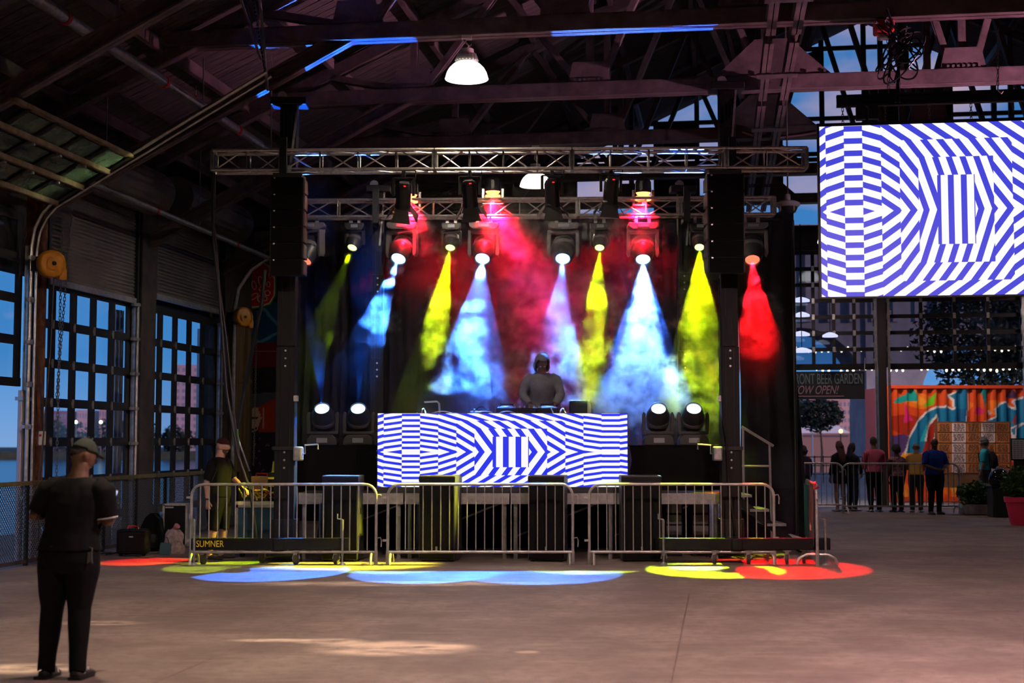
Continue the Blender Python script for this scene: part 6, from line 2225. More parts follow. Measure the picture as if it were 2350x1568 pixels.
def far_post(l, w, label):
    r = thing('end_column', label, 'column', bp(l, TE - 0.05, 0), 'steel columns between the far doors')
    part('web', MB(B).box((l - w / 2 + 0.06, TE - 0.12, 0), (l + w / 2 - 0.06, TE + 0.1, ztop)), M_post, r)
    for s in (-1, 1):
        part('track', MB(B).box((l + s * w / 2 - 0.03, TE - 0.2, 0), (l + s * w / 2 + 0.03, TE - 0.12, ztop)), M_galv, r)
        for k in range(7):
            part('roller', MB(B).cbox((l + s * (w / 2 + 0.02), TE - 0.22, zdoor + 0.2 + 0.42 * k), (0.09, 0.06, 0.12)), M_galv, r)
    part('base_plate', MB(B).box((l - w / 2, TE - 0.2, 0), (l + w / 2, TE + 0.12, 0.03)), M_post, r)


wp = bld(2040, 900, t=TE).x - bld(2010, 900, t=TE).x
for l, lab in ((pl[1] - 0.2, 'far steel column beside the dark curtain'), (pl[2], 'far steel column between the banner and the orange container'), (pl[3] + 0.2, 'far steel column at the right frame edge')):
    far_post(l, wp, lab)


def far_door(n, l0, l1, label):
    d = struct('door_%d' % n, MB(B).bar((l0, TE + 0.02, zdoor + 0.06), (l1, TE + 0.02, zdoor + 0.06), 0.06, 0.16), M_alu_black, label=label)
    cols, rows = 4, 7
    w = (l1 - l0) / cols
    z0 = zdoor + 0.14
    for j in range(rows):
        z = z0 + j * 0.43
        part('rail', MB(B).box((l0, TE - 0.01, z + 0.33), (l1, TE + 0.05, z + 0.43)), M_alu_black, d)
        for i in range(cols):
            part('pane', MB(B).box((l0 + i * w + 0.04, TE + 0.015, z), (l0 + (i + 1) * w - 0.04, TE + 0.022, z + 0.33)), M_glass_far, d)
    for i in range(cols + 1):
        part('stile', MB(B).box((l0 + i * w - 0.045, TE - 0.012, z0 - 0.1), (l0 + i * w + 0.045, TE + 0.052, z0 + rows * 0.43)), M_alu_black, d)
        for j in range(1, rows):
            part('hinge', MB(B).cbox((l0 + i * w, TE - 0.03, z0 + j * 0.43 - 0.05), (0.07, 0.03, 0.14)), M_galv, d)


far_door(4, pl[1] - 0.2 + wp / 2, pl[2] - wp / 2, 'half raised glazed door at the far end above the banner')
far_door(5, pl[2] + wp / 2, pl[3] + 0.2 - wp / 2, 'half raised glazed door at the far end above the orange container')
far_door(6, pl[3] + 0.2 + wp / 2, pl[3] + 4.0, 'half raised glazed door at the far right, beyond the frame')

# banner of the garden
tb = TE - 0.25
b0, b1_ = bld(1768, 917, t=tb), bld(1984, 852, t=tb)
bn_ = thing('banner', 'dark banner reading front beer garden, now open', 'banner', bp((b0.x + b1_.x) / 2, tb, b0.z))
part('cloth', MB(B).grid(lambda u, v: (b0.x + (b1_.x - b0.x) * u, tb + 0.015 * math.sin(9 * u), b0.z + (b1_.z - b0.z) * v), 20, 4), mat('banner_dark', (0.022, 0.026, 0.034), 0.7), bn_)
for (x, z) in ((b0.x, b1_.z), (b1_.x, b1_.z)):
    part('rope', MB(B).tube([(x, tb, z), (x + 0.03, tb + 0.1, z + 0.35)], 0.01, 5), M_galv, bn_)


def fit_text(name, s, x0, x1, y0, y1, m, parent, tpl, shear=0.0, org=None):
    """text fitted between two pixels' columns and rows on the plane t = tpl"""
    p0, p1 = bld(x0, y1, t=tpl), bld(x1, y0, t=tpl)
    me = text_mesh(s, 1.0, 0.004, shear)
    co = np.empty(len(me.vertices) * 3)
    me.vertices.foreach_get('co', co)
    co = co.reshape(-1, 3)
    mn, mx_ = co.min(0), co.max(0)
    u = (co[:, 0] - mn[0]) / (mx_[0] - mn[0])
    v = (co[:, 1] - mn[1]) / (mx_[1] - mn[1])
    P = np.stack([p0.x + (p1.x - p0.x) * u, tpl - co[:, 2] * 1.0, p0.z + (p1.z - p0.z) * v], 1)
    w = np.array(wloc(parent))
    P = np.array([tuple(B @ V(p)) for p in P]) - w
    me.vertices.foreach_set('co', P.ravel())
    me.update()
    me.materials.append(m)
    o = bpy.data.objects.new(name, me)
    COL.objects.link(o)
    o.parent = parent
    return o


fit_text('lettering', 'FRONT BEER GARDEN', 1818, 1979, 857, 882, mat('banner_grey_green', srgb(125, 150, 150), 0.6), bn_, tb - 0.02)
fit_text('lettering', 'NOW OPEN!', 1816, 1925, 885, 905, mat('banner_pink_grey', srgb(190, 150, 165), 0.6), bn_, tb - 0.02, shear=0.35)
part('small_print', MB(B).box((bld(1820, 910, t=tb).x, tb - 0.022, bld(1820, 911, t=tb).z), (bld(1937, 910, t=tb).x, tb - 0.018, bld(1820, 909, t=tb).z)), mat('banner_pink_grey', (0.4, 0.3, 0.33), 0.6), bn_)

# strings of bulbs
M_bulb = emat('string_bulb', (1.0, 0.86, 0.62), 5)
for (y, x0, x1, t, lab) in ((806, 1826, 2346, TE + 1.2, 'upper string of small warm bulbs beyond the far doors'), (850, 1860, 2346, TE + 1.6, 'lower string of small warm bulbs over the container')):
    a, b = bld(x0, y, t=t), bld(x1, y, t=t)
    s_ = thing('string_lights', lab, 'string lights', bp((a.x + b.x) / 2, t, a.z))
    n = 34
    rr_ = random.Random(y)
    pts = [(a.x + (b.x - a.x) * i / n, t, a.z + 0.12 - 0.10 * abs(math.sin(i * math.pi / 8.5)) + rr_.uniform(-.03, .03)) for i in range(n + 1)]
    part('wire', MB(B).tube(pts, 0.008, 4), M_black, s_)
    me0 = MB().ball((0, 0, -0.05), (0.032, 0.032, 0.045), 8, 6).mesh('bulb')
    for i, p in enumerate(pts):
        if rr_.random() < 0.85:
            o = part('bulb', me0, M_bulb if not me0.materials else [], s_)
            o.location = (B @ V(p)) - s_.location

# orange shipping container with painted letters
YK = 40.0
k0, k1 = at(2043, 1156, YK), at(2043, 886, YK)
kw, kh = 6.06, k1.z - 0.02
ko = thing('shipping_container', 'orange shipping container painted with big blue graffiti letters', 'container', (k0.x + kw / 2, YK + 1.2, 0))
s_pk = F / YK


def kpx(px, py):
    p = at(px, py, YK)
    return (p.x - k0.x, p.z - 0.02)


def near(X, Z, pts, w):
    m = np.zeros(len(X), bool)
    P = [kpx(*p) for p in pts]
    for (x0, z0), (x1, z1) in zip(P[:-1], P[1:]):
        dx_, dz_ = x1 - x0, z1 - z0
        t = np.clip(((X - x0) * dx_ + (Z - z0) * dz_) / (dx_ * dx_ + dz_ * dz_ + 1e-9), 0, 1)
        m |= (X - x0 - t * dx_) ** 2 + (Z - z0 - t * dz_) ** 2 < w * w
    return m


def graffiti(X, Z):
    c = np.zeros((len(X), 3)) + np.array(srgb(222, 78, 28))
    nz = np.array([mnoise.noise(V((x * 1.1, z * 1.6, 3))) for x, z in zip(X, Z)])
    c[nz > 0.12] = srgb(240, 120, 30)
    c[nz > 0.34] = srgb(245, 160, 45)
    c[nz < -0.30] = srgb(180, 48, 24)
    def put(pts, colr):
        c[in_poly(X, Z, [kpx(*p) for p in pts])] = srgb(*colr)
    put([(2043, 1002), (2075, 996), (2088, 1005), (2080, 1030), (2060, 1060), (2043, 1060)], (88, 62, 120))
    put([(2050, 925), (2060, 913), (2080, 905), (2093, 888), (2107, 908), (2108, 920), (2085, 920), (2065, 926)], (22, 160, 150))
    put([(2118, 934), (2138, 912), (2150, 898), (2143, 930)], (105, 200, 30))
    put([(2076, 925), (2096, 965), (2075, 972)], (225, 45, 120))
    put([(2248, 886), (2270, 886), (2262, 936)], (20, 135, 130))
    put([(2235, 950), (2241, 935), (2250, 933), (2258, 942), (2256, 951)], (220, 35, 120))
    put([(2305, 912), (2325, 895), (2335, 905), (2330, 915)], (70, 40, 80))
    A = [(2078, 1040), (2088, 1005), (2105, 970), (2125, 947), (2150, 934), (2175, 933), (2185, 938), (2190, 938), (2188, 918), (2177, 908), (2198, 898), (2204, 885), (2221, 885), (2223, 930), (2216, 980), (2214, 1040)]
    put(A, (22, 120, 165))
    put([(2195, 938), (2223, 940), (2222, 960), (2190, 975)], (20, 98, 150))
    N = [(2124, 1012), (2132, 978), (2150, 953), (2153, 963), (2146, 1005), (2140, 1040), (2118, 1040)]
    put(N, (165, 40, 25))
    put([(2112, 1015), (2126, 975), (2146, 953), (2132, 978), (2124, 1012)], (40, 180, 195))
    Bp = [(2255, 972), (2288, 956), (2284, 940), (2300, 925), (2310, 922), (2318, 934), (2333, 940), (2325, 920), (2350, 912), (2440, 900), (2450, 1040), (2330, 1040), (2325, 1000), (2318, 985), (2300, 975)]
    put(Bp, (20, 118, 162))
    put([(2324, 968), (2332, 950), (2335, 956), (2328, 976)], (190, 55, 28))
    for line in (A[:-1], Bp, N[:-1], [(2318, 985), (2332, 978), (2350, 972)], [(2330, 1005), (2332, 985), (2345, 975)]):
        c[near(X, Z, line, 0.028)] = srgb(225, 220, 215)
    c[near(X, Z, [(2270, 945), (2274, 950)], 0.04)] = srgb(225, 200, 200)
    return c


corr = lambda X, Z: 0.036 * np.clip(1.5 * np.sin(2 * math.pi * X / 0.278), -1, 1) + 0.036
painted('corrugated_side', Matrix.Translation((k0.x, YK, 0.02)), kw, kh, 0.0275, graffiti, paint_mat('container_paint', 0.45), ko, corr)
M_cont = mat('container_orange', srgb(205, 70, 28), 0.5)
for x in (k0.x - 0.08, k0.x + kw - 0.06):
    part('corner_post', MB().box((x, YK - 0.03, 0), (x + 0.14, YK + 0.14, kh + 0.02)), M_cont, ko)
part('top_rail', MB().box((k0.x - 0.08, YK - 0.02, kh - 0.05), (k0.x + kw + 0.08, YK + 0.1, kh + 0.04)), M_cont, ko)
part('bottom_rail', MB().box((k0.x - 0.08, YK - 0.02, 0), (k0.x + kw + 0.08, YK + 0.1, 0.14)), M_cont, ko)
part('shell', MB().box((k0.x - 0.06, YK + 0.1, 0.02), (k0.x + kw + 0.06, YK + 2.4, kh)), M_cont, ko)

# board of paper sheets in front of it
YM = 38.9
mb0 = thing('menu_board', 'board of brown and white printed sheets in five columns', 'board', at(2233, 1090, YM))
p0, p1 = at(2148, 1094, YM), at(2319, 968, YM)
part('backing', MB().box((p0.x, YM, p0.z - 0.3), (p1.x, YM + 0.04, p1.z)), mat('backing_wood', (0.16, 0.07, 0.03), 0.7), mb0)
for x in (p0.x + 0.1, p1.x - 0.1):
    part('leg', MB().box((x - 0.04, YM + 0.04, 0), (x + 0.04, YM + 0.10, p1.z)), mat('backing_wood', (0.16, 0.07, 0.03), 0.7), mb0)
M_brown_sheet = mat('brown_sheet', srgb(196, 122, 62), 0.7, c2=srgb(180, 105, 50), scale=4)
M_white_sheet = mat('white_sheet', srgb(232, 205, 200), 0.7)
M_ink = mat('sheet_ink', (0.035, 0.025, 0.025), 0.8)
cx_, cy_ = [2150, 2183, 2217, 2250.5, 2284, 2317], [970, 992.5, 1017, 1040, 1063, 1086]
rr = random.Random(2)
for i in range(5):
    for j in range(5):
        q0, q1 = at(cx_[i] + 1.5, cy_[j + 1] - 1, YM), at(cx_[i + 1] - 1, cy_[j] + 1.5, YM)
        sh_o = part('sheet', MB().box((q0.x, YM - 0.012, q0.z), (q1.x, YM, q1.z)), M_white_sheet if i == 1 or (i == 3 and j in (0, 1, 4)) else M_brown_sheet, mb0)
        ink = MB()
        for k in range(7):
            z = q1.z - 0.03 - k * 0.030
            x = q0.x + rr.uniform(0.03, 0.07)
            while x < q1.x - 0.05:
                w = min(rr.uniform(0.03, 0.10), q1.x - 0.04 - x)
                ink.box((x, YM - 0.014, z - 0.008), (x + w, YM - 0.0125, z + 0.008))
                x += w + rr.uniform(0.012, 0.03)
        part('printed_lines', ink, M_ink, sh_o, kind='stuff')
fs = thing('framed_sign', 'grey framed sign on a dark stand at the right frame edge', 'sign', at(2338, 1090, 36.5))
q0, q1 = at(2323, 1054, 36.5), at(2362, 1009, 36.5)
part('frame', MB().box((q0.x - 0.03, 36.5, q0.z - 0.03), (q1.x + 0.03, 36.54, q1.z + 0.03)), M_black, fs)
part('panel', MB().box((q0.x, 36.488, q0.z), (q1.x, 36.5, q1.z)), mat('sign_grey', (0.28, 0.30, 0.32), 0.5), fs)
part('post', MB().box(((q0.x + q1.x) / 2 - 0.18, 36.5, 0.02), ((q0.x + q1.x) / 2 + 0.18, 36.54, q0.z)), M_black, fs)
ink = MB()
for k in range(9):
    for c in range(5):
        ink.box((q0.x + 0.03 + c * 0.09, 36.485, q1.z - 0.06 - k * 0.05), (q0.x + 0.09 + c * 0.09, 36.4875, q1.z - 0.045 - k * 0.05))
part('printed_lines', ink, mat('sign_ink', (0.08, 0.08, 0.09), 0.7), fs, kind='stuff')


# plants
def leafy(name, label, cat, c, r, n, colr, leaf=0.06, trunk=None, seed=0, group=None):
    rr_ = random.Random(seed)
    root = thing(name, label, cat, (c[0], c[1], 0), group)
    mb = MB()
    for k in range(n):
        d = V((rr_.gauss(0, 1), rr_.gauss(0, 1), rr_.gauss(0, 1))).normalized()
        q = rr_.uniform(0.35, 1.0) ** 0.5
        lump = 1 + 0.30 * mnoise.noise(d * 2.2 + V((seed, 0, 0)))
        p = V((c[0] + d.x * r[0] * q * lump, c[1] + d.y * r[1] * q * lump, c[2] + d.z * r[2] * q * lump))
        a = V((rr_.gauss(0, 1), rr_.gauss(0, 1), rr_.gauss(0, 0.7))).normalized()
        b = a.cross(V((rr_.gauss(0, 1), rr_.gauss(0, 1), rr_.gauss(0, 1)))).normalized()
        s = leaf * rr_.uniform(0.6, 1.3)
        mb.add([p - a * s, p + b * s * 0.45, p + a * s, p - b * s * 0.45], [(0, 1, 2, 3)])
    part('foliage', mb, mat('leaf_%s' % name, colr, 0.6, c2=tuple(x * 0.5 for x in colr), scale=4), root, kind='stuff')
    mt = mat('bark', (0.05, 0.035, 0.025), 0.9, c2=(0.09, 0.065, 0.045), scale=8)
    if trunk:
        part('trunk', MB().tube([(c[0], c[1], trunk[0]), (c[0] + 0.1 * r[0], c[1], (trunk[0] + c[2]) / 2), (c[0], c[1], c[2] + r[2] * 0.3)], [trunk[1], trunk[1] * 0.75, trunk[1] * 0.3], 8), mt, root)
        for k in range(5):
            a = k * 1.256
            part('branch', MB().tube([(c[0] + 0.05 * r[0], c[1], c[2] - r[2] * 0.5), (c[0] + r[0] * 0.5 * math.cos(a), c[1] + r[1] * 0.5 * math.sin(a), c[2] + r[2] * 0.25)], [trunk[1] * 0.45, trunk[1] * 0.15], 6), mt, root)
    return root


pk = fl(2346, 1205)
pp = thing('flower_pot', 'pink ribbed flower pot at the right frame edge', 'pot', pk)
M_pink = mat('pink_plastic', srgb(222, 45, 92), 0.45)
s_ = F / pk.y
part('pot', MB(Matrix.Translation(pk)).lathe([(0.22, 0), (0.235, 0.02), (0.262, 0.20), (0.27, 0.20), (0.285, 0.33), (0.293, 0.335), (0.31, 0.45), (0.345, 0.46), (0.352, 0.56), (0.335, 0.57), (0.31, 0.50), (0.01, 0.48)], 32), M_pink, pp, smooth=True)
part('soil', MB(Matrix.Translation(pk)).lathe([(0.31, 0.505), (0.15, 0.52), (0.01, 0.525)], 20), mat('soil', (0.03, 0.02, 0.015), 0.95), pp)
leafy('shrub', 'green shrub growing in the pink pot', 'shrub', (pk.x, pk.y, 0.85), (0.42, 0.40, 0.36), 1500, (0.05, 0.13, 0.025), 0.05, (0.5, 0.03), 3)
for (px, py, r_, lab, m_, n_) in ((2222, 1180, 0.20, 'small white bucket planter by the far barrier end', M_white, 0), (2252, 1184, 0.26, 'low grey marbled planter left of the slate bin', mat('marbled', (0.25, 0.22, 0.25), 0.4, c2=(0.4, 0.36, 0.4), scale=5), 1)):
    c = fl(px, py)
    c.y += 0.3 * n_
    r = thing('planter', lab, 'planter', c)
    part('pot', MB(Matrix.Translation(c)).lathe([(r_ * 0.8, 0), (r_, 0.03), (r_ * 1.1, 0.24), (r_ * 1.02, 0.25), (r_ * 0.98, 0.2), (0.01, 0.2)], 20), m_, r, smooth=True)
    part('soil', MB(Matrix.Translation(c)).lathe([(r_ * 0.97, 0.205), (0.01, 0.215)], 16), mat('soil', (0.03, 0.02, 0.015), 0.95), r)
    leafy('shrub', ('low green shrub in the small white bucket', 'spreading green shrub in the marbled planter')[n_], 'shrub', (c.x, c.y, 0.48), ((0.26, 0.42)[n_], 0.3, (0.20, 0.30)[n_]), 1000, (0.07, 0.16, 0.025), 0.05, (0.2, 0.02), 5 + n_)
c = fl(2300, 1188)
r = thing('slate_bin', 'tall dark slate bin between the shrubs', 'bin', c)
part('body', MB().box((c.x - 0.20, c.y, 0), (c.x + 0.22, c.y + 0.4, 0.66)), mat('slate_grey', (0.035, 0.045, 0.055), 0.5, c2=(0.05, 0.06, 0.07), scale=5), r, bevel=0.02)
part('rim', MB().box((c.x - 0.22, c.y - 0.02, 0.66), (c.x + 0.24, c.y + 0.42, 0.70)), M_black, r, bevel=0.01)
o = thing('glossy_dome', 'glossy black dome lid standing on the slate bin', 'lid', (c.x, c.y + 0.2, 0.7))
part('dome', MB(Matrix.Translation((c.x + 0.03, c.y + 0.2, 0.70))).lathe([(0.20, 0), (0.235, 0.08), (0.235, 0.18), (0.19, 0.30), (0.10, 0.37), (0.01, 0.39)], 24), mat('gloss_black', (0.01, 0.01, 0.012), 0.08), o, smooth=True)
part('handle', MB(Matrix.Translation((c.x + 0.03, c.y + 0.2, 1.09))).tube([(-0.06, 0, -0.01), (-0.05, 0, 0.03), (0.05, 0, 0.03), (0.06, 0, -0.01)], 0.012, 6), M_galv, o)

leafy('tree', 'dark tree standing behind the orange container', 'tree', (at(2262, 790, 50).x, 50, at(2262, 770, 50).z), (2.3, 1.6, 2.2), 5200, (0.018, 0.03, 0.016), 0.13, (0, 0.16), 8)
leafy('tree', 'dark tree beyond the right frame edge, behind the container', 'tree', (at(2420, 790, 52).x, 52, at(2420, 760, 52).z), (2.6, 1.6, 2.6), 4000, (0.018, 0.03, 0.016), 0.13, (0, 0.16), 9)
leafy('tree', 'green tree by the water, seen under the banner', 'tree', (at(1880, 955, 95).x, 95, at(1880, 952, 95).z), (1.6, 1.2, 1.1), 2600, (0.035, 0.06, 0.03), 0.16, (-1.5, 0.1), 10)
leafy('tree', 'leafy branch beside the curtain under the banner', 'tree', (at(1822, 935, 44).x, 44, at(1822, 925, 44).z), (0.35, 0.3, 0.5), 300, (0.06, 0.04, 0.03), 0.07, (0, 0.05), 11)

# concrete arch bridge seen through the far doors
YB_ = 64.0
zb = lambda py: at(1175, py, YB_).z
xb = lambda px: at(px, 1000, YB_).x
M_conc = mat('bridge_concrete', (0.30, 0.27, 0.29), 0.85, c2=(0.42, 0.38, 0.40), scale=0.8, bump=0.2)
br = thing('arch_bridge', 'grey concrete arch bridge behind the far doors', 'bridge', (xb(2050), YB_, 0))


def arch(x0, x1, zs_, zt_, ztop_):
    n = 16
    pts = [(x0 + (x1 - x0) * (1 - math.cos(math.pi * k / n)) / 2, zs_ + (zt_ - zs_) * math.sin(math.pi * k / n)) for k in range(n + 1)]
    mb = MB()
    for (a, b) in zip(pts[:-1], pts[1:]):
        mb.prism([a, b, (b[0], ztop_), (a[0], ztop_)], YB_, YB_ + 3)
    return mb


zt5 = zb(560)
for (a, b, py_t) in ((1690, 1988, 752), (2118, 2420, 780)):
    part('arch', arch(xb(a), xb(b), zb(905), zb(py_t), zt5), M_conc, br)
for (a, b) in ((1988, 2012), (2012, 2118), (2420, 2560), (1560, 1690)):
    part('pier', MB().box((xb(a), YB_ - 0.2, -2.4), (xb(b), YB_ + 3, zt5)), M_conc, br)
part('deck', MB().box((xb(1400), YB_ - 0.6, zt5), (xb(2900), YB_ + 3.6, zt5 + 0.8)), M_conc, br)
for k in range(14):
    x = xb(1700 + k * 50)
    part('rib', MB().box((x, YB_ - 0.35, zb(740)), (x + 0.25, YB_, zt5)), M_conc, br)
# glowing discs added for the white reflection streaks at the left far door
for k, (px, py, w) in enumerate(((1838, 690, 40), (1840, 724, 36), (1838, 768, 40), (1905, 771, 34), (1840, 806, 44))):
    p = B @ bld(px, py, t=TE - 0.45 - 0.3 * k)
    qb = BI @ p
    r = thing('streak_disc', ('uppermost disc added for the reflected streaks beside the curtain', 'second disc down added for the reflected streaks beside the curtain', 'third disc down added for the reflected streaks beside the curtain', 'pale added disc right of the column of streak discs', 'lowest disc added for the reflected streaks beside the curtain')[k], 'lamp', p)
    part('shade', MB(Matrix.Translation(p)).lathe([(w / 2 / 87, -0.03), (w / 2 / 89, 0.02), (w / 4 / 87, 0.07), (0.03, 0.09)], 20), emat('cold_streak', (0.62, 0.66, 1.0), 1.1 if k != 3 else 0.8), r, smooth=True)
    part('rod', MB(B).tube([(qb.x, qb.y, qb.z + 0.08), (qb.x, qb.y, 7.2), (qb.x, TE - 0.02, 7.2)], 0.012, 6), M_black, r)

# waterside beyond the right door: building, barge, lamp posts, railing
def block(name, label, px0, px1, py, Y, colr, rows, cols, depth=12, z0=-0.6, win=(0.30, 0.26, 0.30)):
    a, b = at(px0, py, Y), at(px1, py, Y)
    r = thing(name, label, 'building', ((a.x + b.x) / 2, Y + depth / 2, z0))
    m = mat('facade_%d_%d' % (px0, px1), colr, 0.8, c2=tuple(x * 0.85 for x in colr), scale=0.4)
    part('wall', MB().box((a.x, Y, z0), (b.x, Y + depth, a.z)), m, r)
    part('parapet', MB().box((a.x - 0.1, Y - 0.1, a.z), (b.x + 0.1, Y + depth, a.z + (a.z - z0) * 0.02 + 0.1)), m, r)
    me = None
    w, h = (b.x - a.x) / cols, (a.z - z0) / rows
    for i in range(cols):
        for j in range(rows):
            x, z = a.x + (i + 0.25) * w, z0 + (j + 0.3) * h
            part('window', MB().box((x, Y - 0.03, z), (x + w * 0.5, Y + 0.02, z + h * 0.5)), mat('far_window', win, 0.3), r)
    return r


block('apartment_building', 'pink lit apartment block across the water, under the banner', 1852, 1962, 920, 210, srgb(225, 170, 165), 7, 12, 14)
block('apartment_building', 'paler block left of the pink apartment block', 1790, 1846, 938, 210, srgb(200, 160, 165), 5, 5, 14)
bg = thing('barge', 'long white barge moored across the water under the banner', 'boat', (at(1890, 990, 150).x, 150, -2.2))
a, b = at(1800, 990, 150), at(1968, 990, 150)
part('hull', MB().prism([(a.x, -2.3), (b.x - 0.6, -2.3), (b.x, a.z - 0.2), (a.x, a.z - 0.2)], 150, 156), mat('barge_rust', (0.35, 0.17, 0.14), 0.7), bg)
part('cabin', MB().prism([(a.x, a.z - 0.2), (b.x - 0.5, a.z - 0.2), (b.x - 2, at(1900, 974, 150).z), (a.x, at(1900, 978, 150).z)], 151, 155), mat('barge_white', (0.75, 0.75, 0.82), 0.5), bg)
part('stripe', MB().box((a.x, 149.95, a.z - 0.6), (b.x - 1, 150, a.z - 0.4)), mat('barge_dark', (0.1, 0.06, 0.08), 0.6), bg)
for (px, py0, Y, lab, lit) in ((1838, 935, 120, 'pale lamp post under the left part of the banner', None), (1863, 925, 120, 'second pale lamp post under the banner', None), (1951, 935, 110, 'dark lamp post right under the banner', None), (1958, 963, 118, 'lamp post with greenish white lamp under the banner', (0.5, 1.0, 0.75)), (1929, 990, 118, 'low lamp post with amber lamp under the banner', (1.0, 0.55, 0.12))):
    p = at(px, py0, Y)
    r = thing('lamp_post', lab, 'lamp post', (p.x, Y, -0.6))
    part('pole', MB().tube([(p.x, Y, -2.3), (p.x, Y, p.z)], 0.06, 6), M_galv if lit is None and px < 1900 else M_black, r)
    part('lamp_head', MB().ball((p.x, Y - 0.1, p.z), 0.16 if lit else 0.10, 8, 6), emat('lamp_%d' % px, lit, 6) if lit else M_galv, r)
rl = thing('waterside_railing', 'dark railing along the waterside beyond the barrier', 'railing', at(1950, 1030, 58))
xa, xc2 = at(1790, 1000, 58).x, at(2045, 1000, 58).x
for z in (0.35, 0.7, 1.05):
    part('rail', MB().bar((xa, 58, z), (xc2, 58, z), 0.05, 0.05), M_black, rl)
for x in np.linspace(xa, xc2, 14):
    part('post', MB().bar((x, 58, 0), (x, 58, 1.1), 0.05, 0.05), M_black, rl)

ORD = ('first', 'second', 'third', 'fourth', 'fifth', 'sixth', 'seventh', 'eighth', 'ninth', 'tenth', 'eleventh', 'twelfth', 'thirteenth', 'fourteenth', 'fifteenth', 'sixteenth')
# far shore behind the left doors: trees, towers, lamps
rr = random.Random(21)
for k, px in enumerate((70, 96, 120, 148, 176, 204, 230, 255, 282, 345, 372, 398, 424, 450, 478, 505)):
    h = rr.uniform(4.5, 7.5) * (0.9 if 380 < px < 460 else 1.0)
    p = at(px, 1000, 305)
    leafy('shore_tree', 'dark shore tree across the water, %s from the left behind the glazed doors' % ORD[k], 'tree', (p.x, 305 + rr.uniform(0, 6), h * 0.45 - 0.3), (rr.uniform(1.4, 2.0), 1.3, h * 0.55), 260, (0.03, 0.05, 0.03), 0.55, (-0.7, 0.18), 30 + k, 'trees of the far shore')
block('far_tower', 'pink lit tower across the water behind the farther glazed door', 402, 456, 842, 330, srgb(205, 165, 180), 12, 4, 14, win=(0.42, 0.30, 0.36))
block('far_tower', 'low mauve block across the water behind the nearer glazed door', 116, 152, 946, 330, srgb(150, 105, 135), 4, 6, 14)
block('far_tower', 'pale pink block across the water behind the nearer glazed door', 176, 200, 944, 332, srgb(220, 165, 170), 4, 4, 14)
block('far_tower', 'pale pink low block at the left of the nearer glazed door', 82, 96, 944, 332, srgb(220, 165, 170), 4, 2, 14)
block('far_tower', 'pale pink low block right of the two shore lamps', 228, 246, 940, 334, srgb(215, 160, 170), 4, 3, 14)
for (px, lab) in ((175, 'left one of two shore lamps behind the nearer glazed door'), (232, 'right one of two shore lamps behind the nearer glazed door')):
    p = at(px, 969, 298)
    r = thing('shore_lamp', lab, 'lamp post', (p.x, 298, -0.6))
    part('pole', MB().tube([(p.x, 298, -2.3), (p.x, 298, p.z)], 0.10, 6), M_black, r)
    part('lamp_head', MB().ball((p.x, 297.8, p.z), 0.36, 8, 6), emat('shore_lamp_glow', (0.75, 1.0, 0.55), 5), r)

# ------------------------------------------------------------------ cable case and luggage behind the left barrier
yc_ = YT + 0.75
a, b = at(541, 1243, yc_), at(624, 1151, yc_)
zc_ = b.z
fc = thing('cable_case', 'blue flight case with pale edges behind the left barrier', 'case', ((a.x + b.x) / 2, yc_ + 0.3, 0.1))
xb_ = at(668, 1150, yc_).x
part('body', MB().box((a.x, yc_, 0.16), (xb_, yc_ + 0.55, zc_ - 0.05)), mat('case_blue', srgb(20, 70, 105), 0.5, c2=srgb(15, 55, 85), scale=4), fc)
part('lid', MB().box((a.x - 0.01, yc_ - 0.01, zc_ - 0.05), (xb_ + 0.01, yc_ + 0.56, zc_)), mat('case_lid', (0.55, 0.55, 0.4), 0.5), fc)
for (x0, x1, z0, z1) in ((a.x - 0.012, a.x + 0.03, 0.14, zc_), (xb_ - 0.03, xb_ + 0.012, 0.14, zc_), (a.x, xb_, 0.13, 0.17), (a.x, xb_, zc_ - 0.09, zc_ - 0.05)):
    part('edge_trim', MB().box((x0, yc_ - 0.015, z0), (x1, yc_ + 0.56, z1)), M_deck_edge, fc)
for x in (a.x + 0.08, xb_ - 0.08):
    w_, f_ = MB(), MB()
    caster(w_, f_, x, yc_ + 0.1, 0.055)
    part('wheel', w_, M_black, fc)
    part('caster', f_, M_galv, fc)
mg = thing('splitter_box', 'small power distribution box with orange front on the cable case', 'power box', ((a.x + b.x) / 2, yc_ + 0.2, zc_))
x = at(592, 1105, yc_).x
part('body', MB().box((x - 0.13, yc_ + 0.15, zc_), (x + 0.13, yc_ + 0.45, zc_ + 0.36)), mat('case_wood', (0.30, 0.16, 0.06), 0.6), mg, bevel=0.01)
part('handle', MB().tube([(x - 0.08, yc_ + 0.3, zc_ + 0.36), (x - 0.08, yc_ + 0.3, zc_ + 0.40), (x + 0.08, yc_ + 0.3, zc_ + 0.40), (x + 0.08, yc_ + 0.3, zc_ + 0.36)], 0.015, 6), M_red, mg)
for q in range(3):
    part('socket', MB().lathe([(0.03, 0), (0.03, 0.02), (0.02, 0.02)], 12, Matrix.Translation((x - 0.08 + 0.08 * q, yc_ + 0.15, zc_ + 0.12)) @ Matrix.Rotation(R(90), 4, 'X')), M_red if q % 2 else M_black, mg)
rr = random.Random(8)
M_yc = mat('yellow_lit_cable', (0.55, 0.5, 0.05), 0.5)  # yellow light on the cables is put into their colour
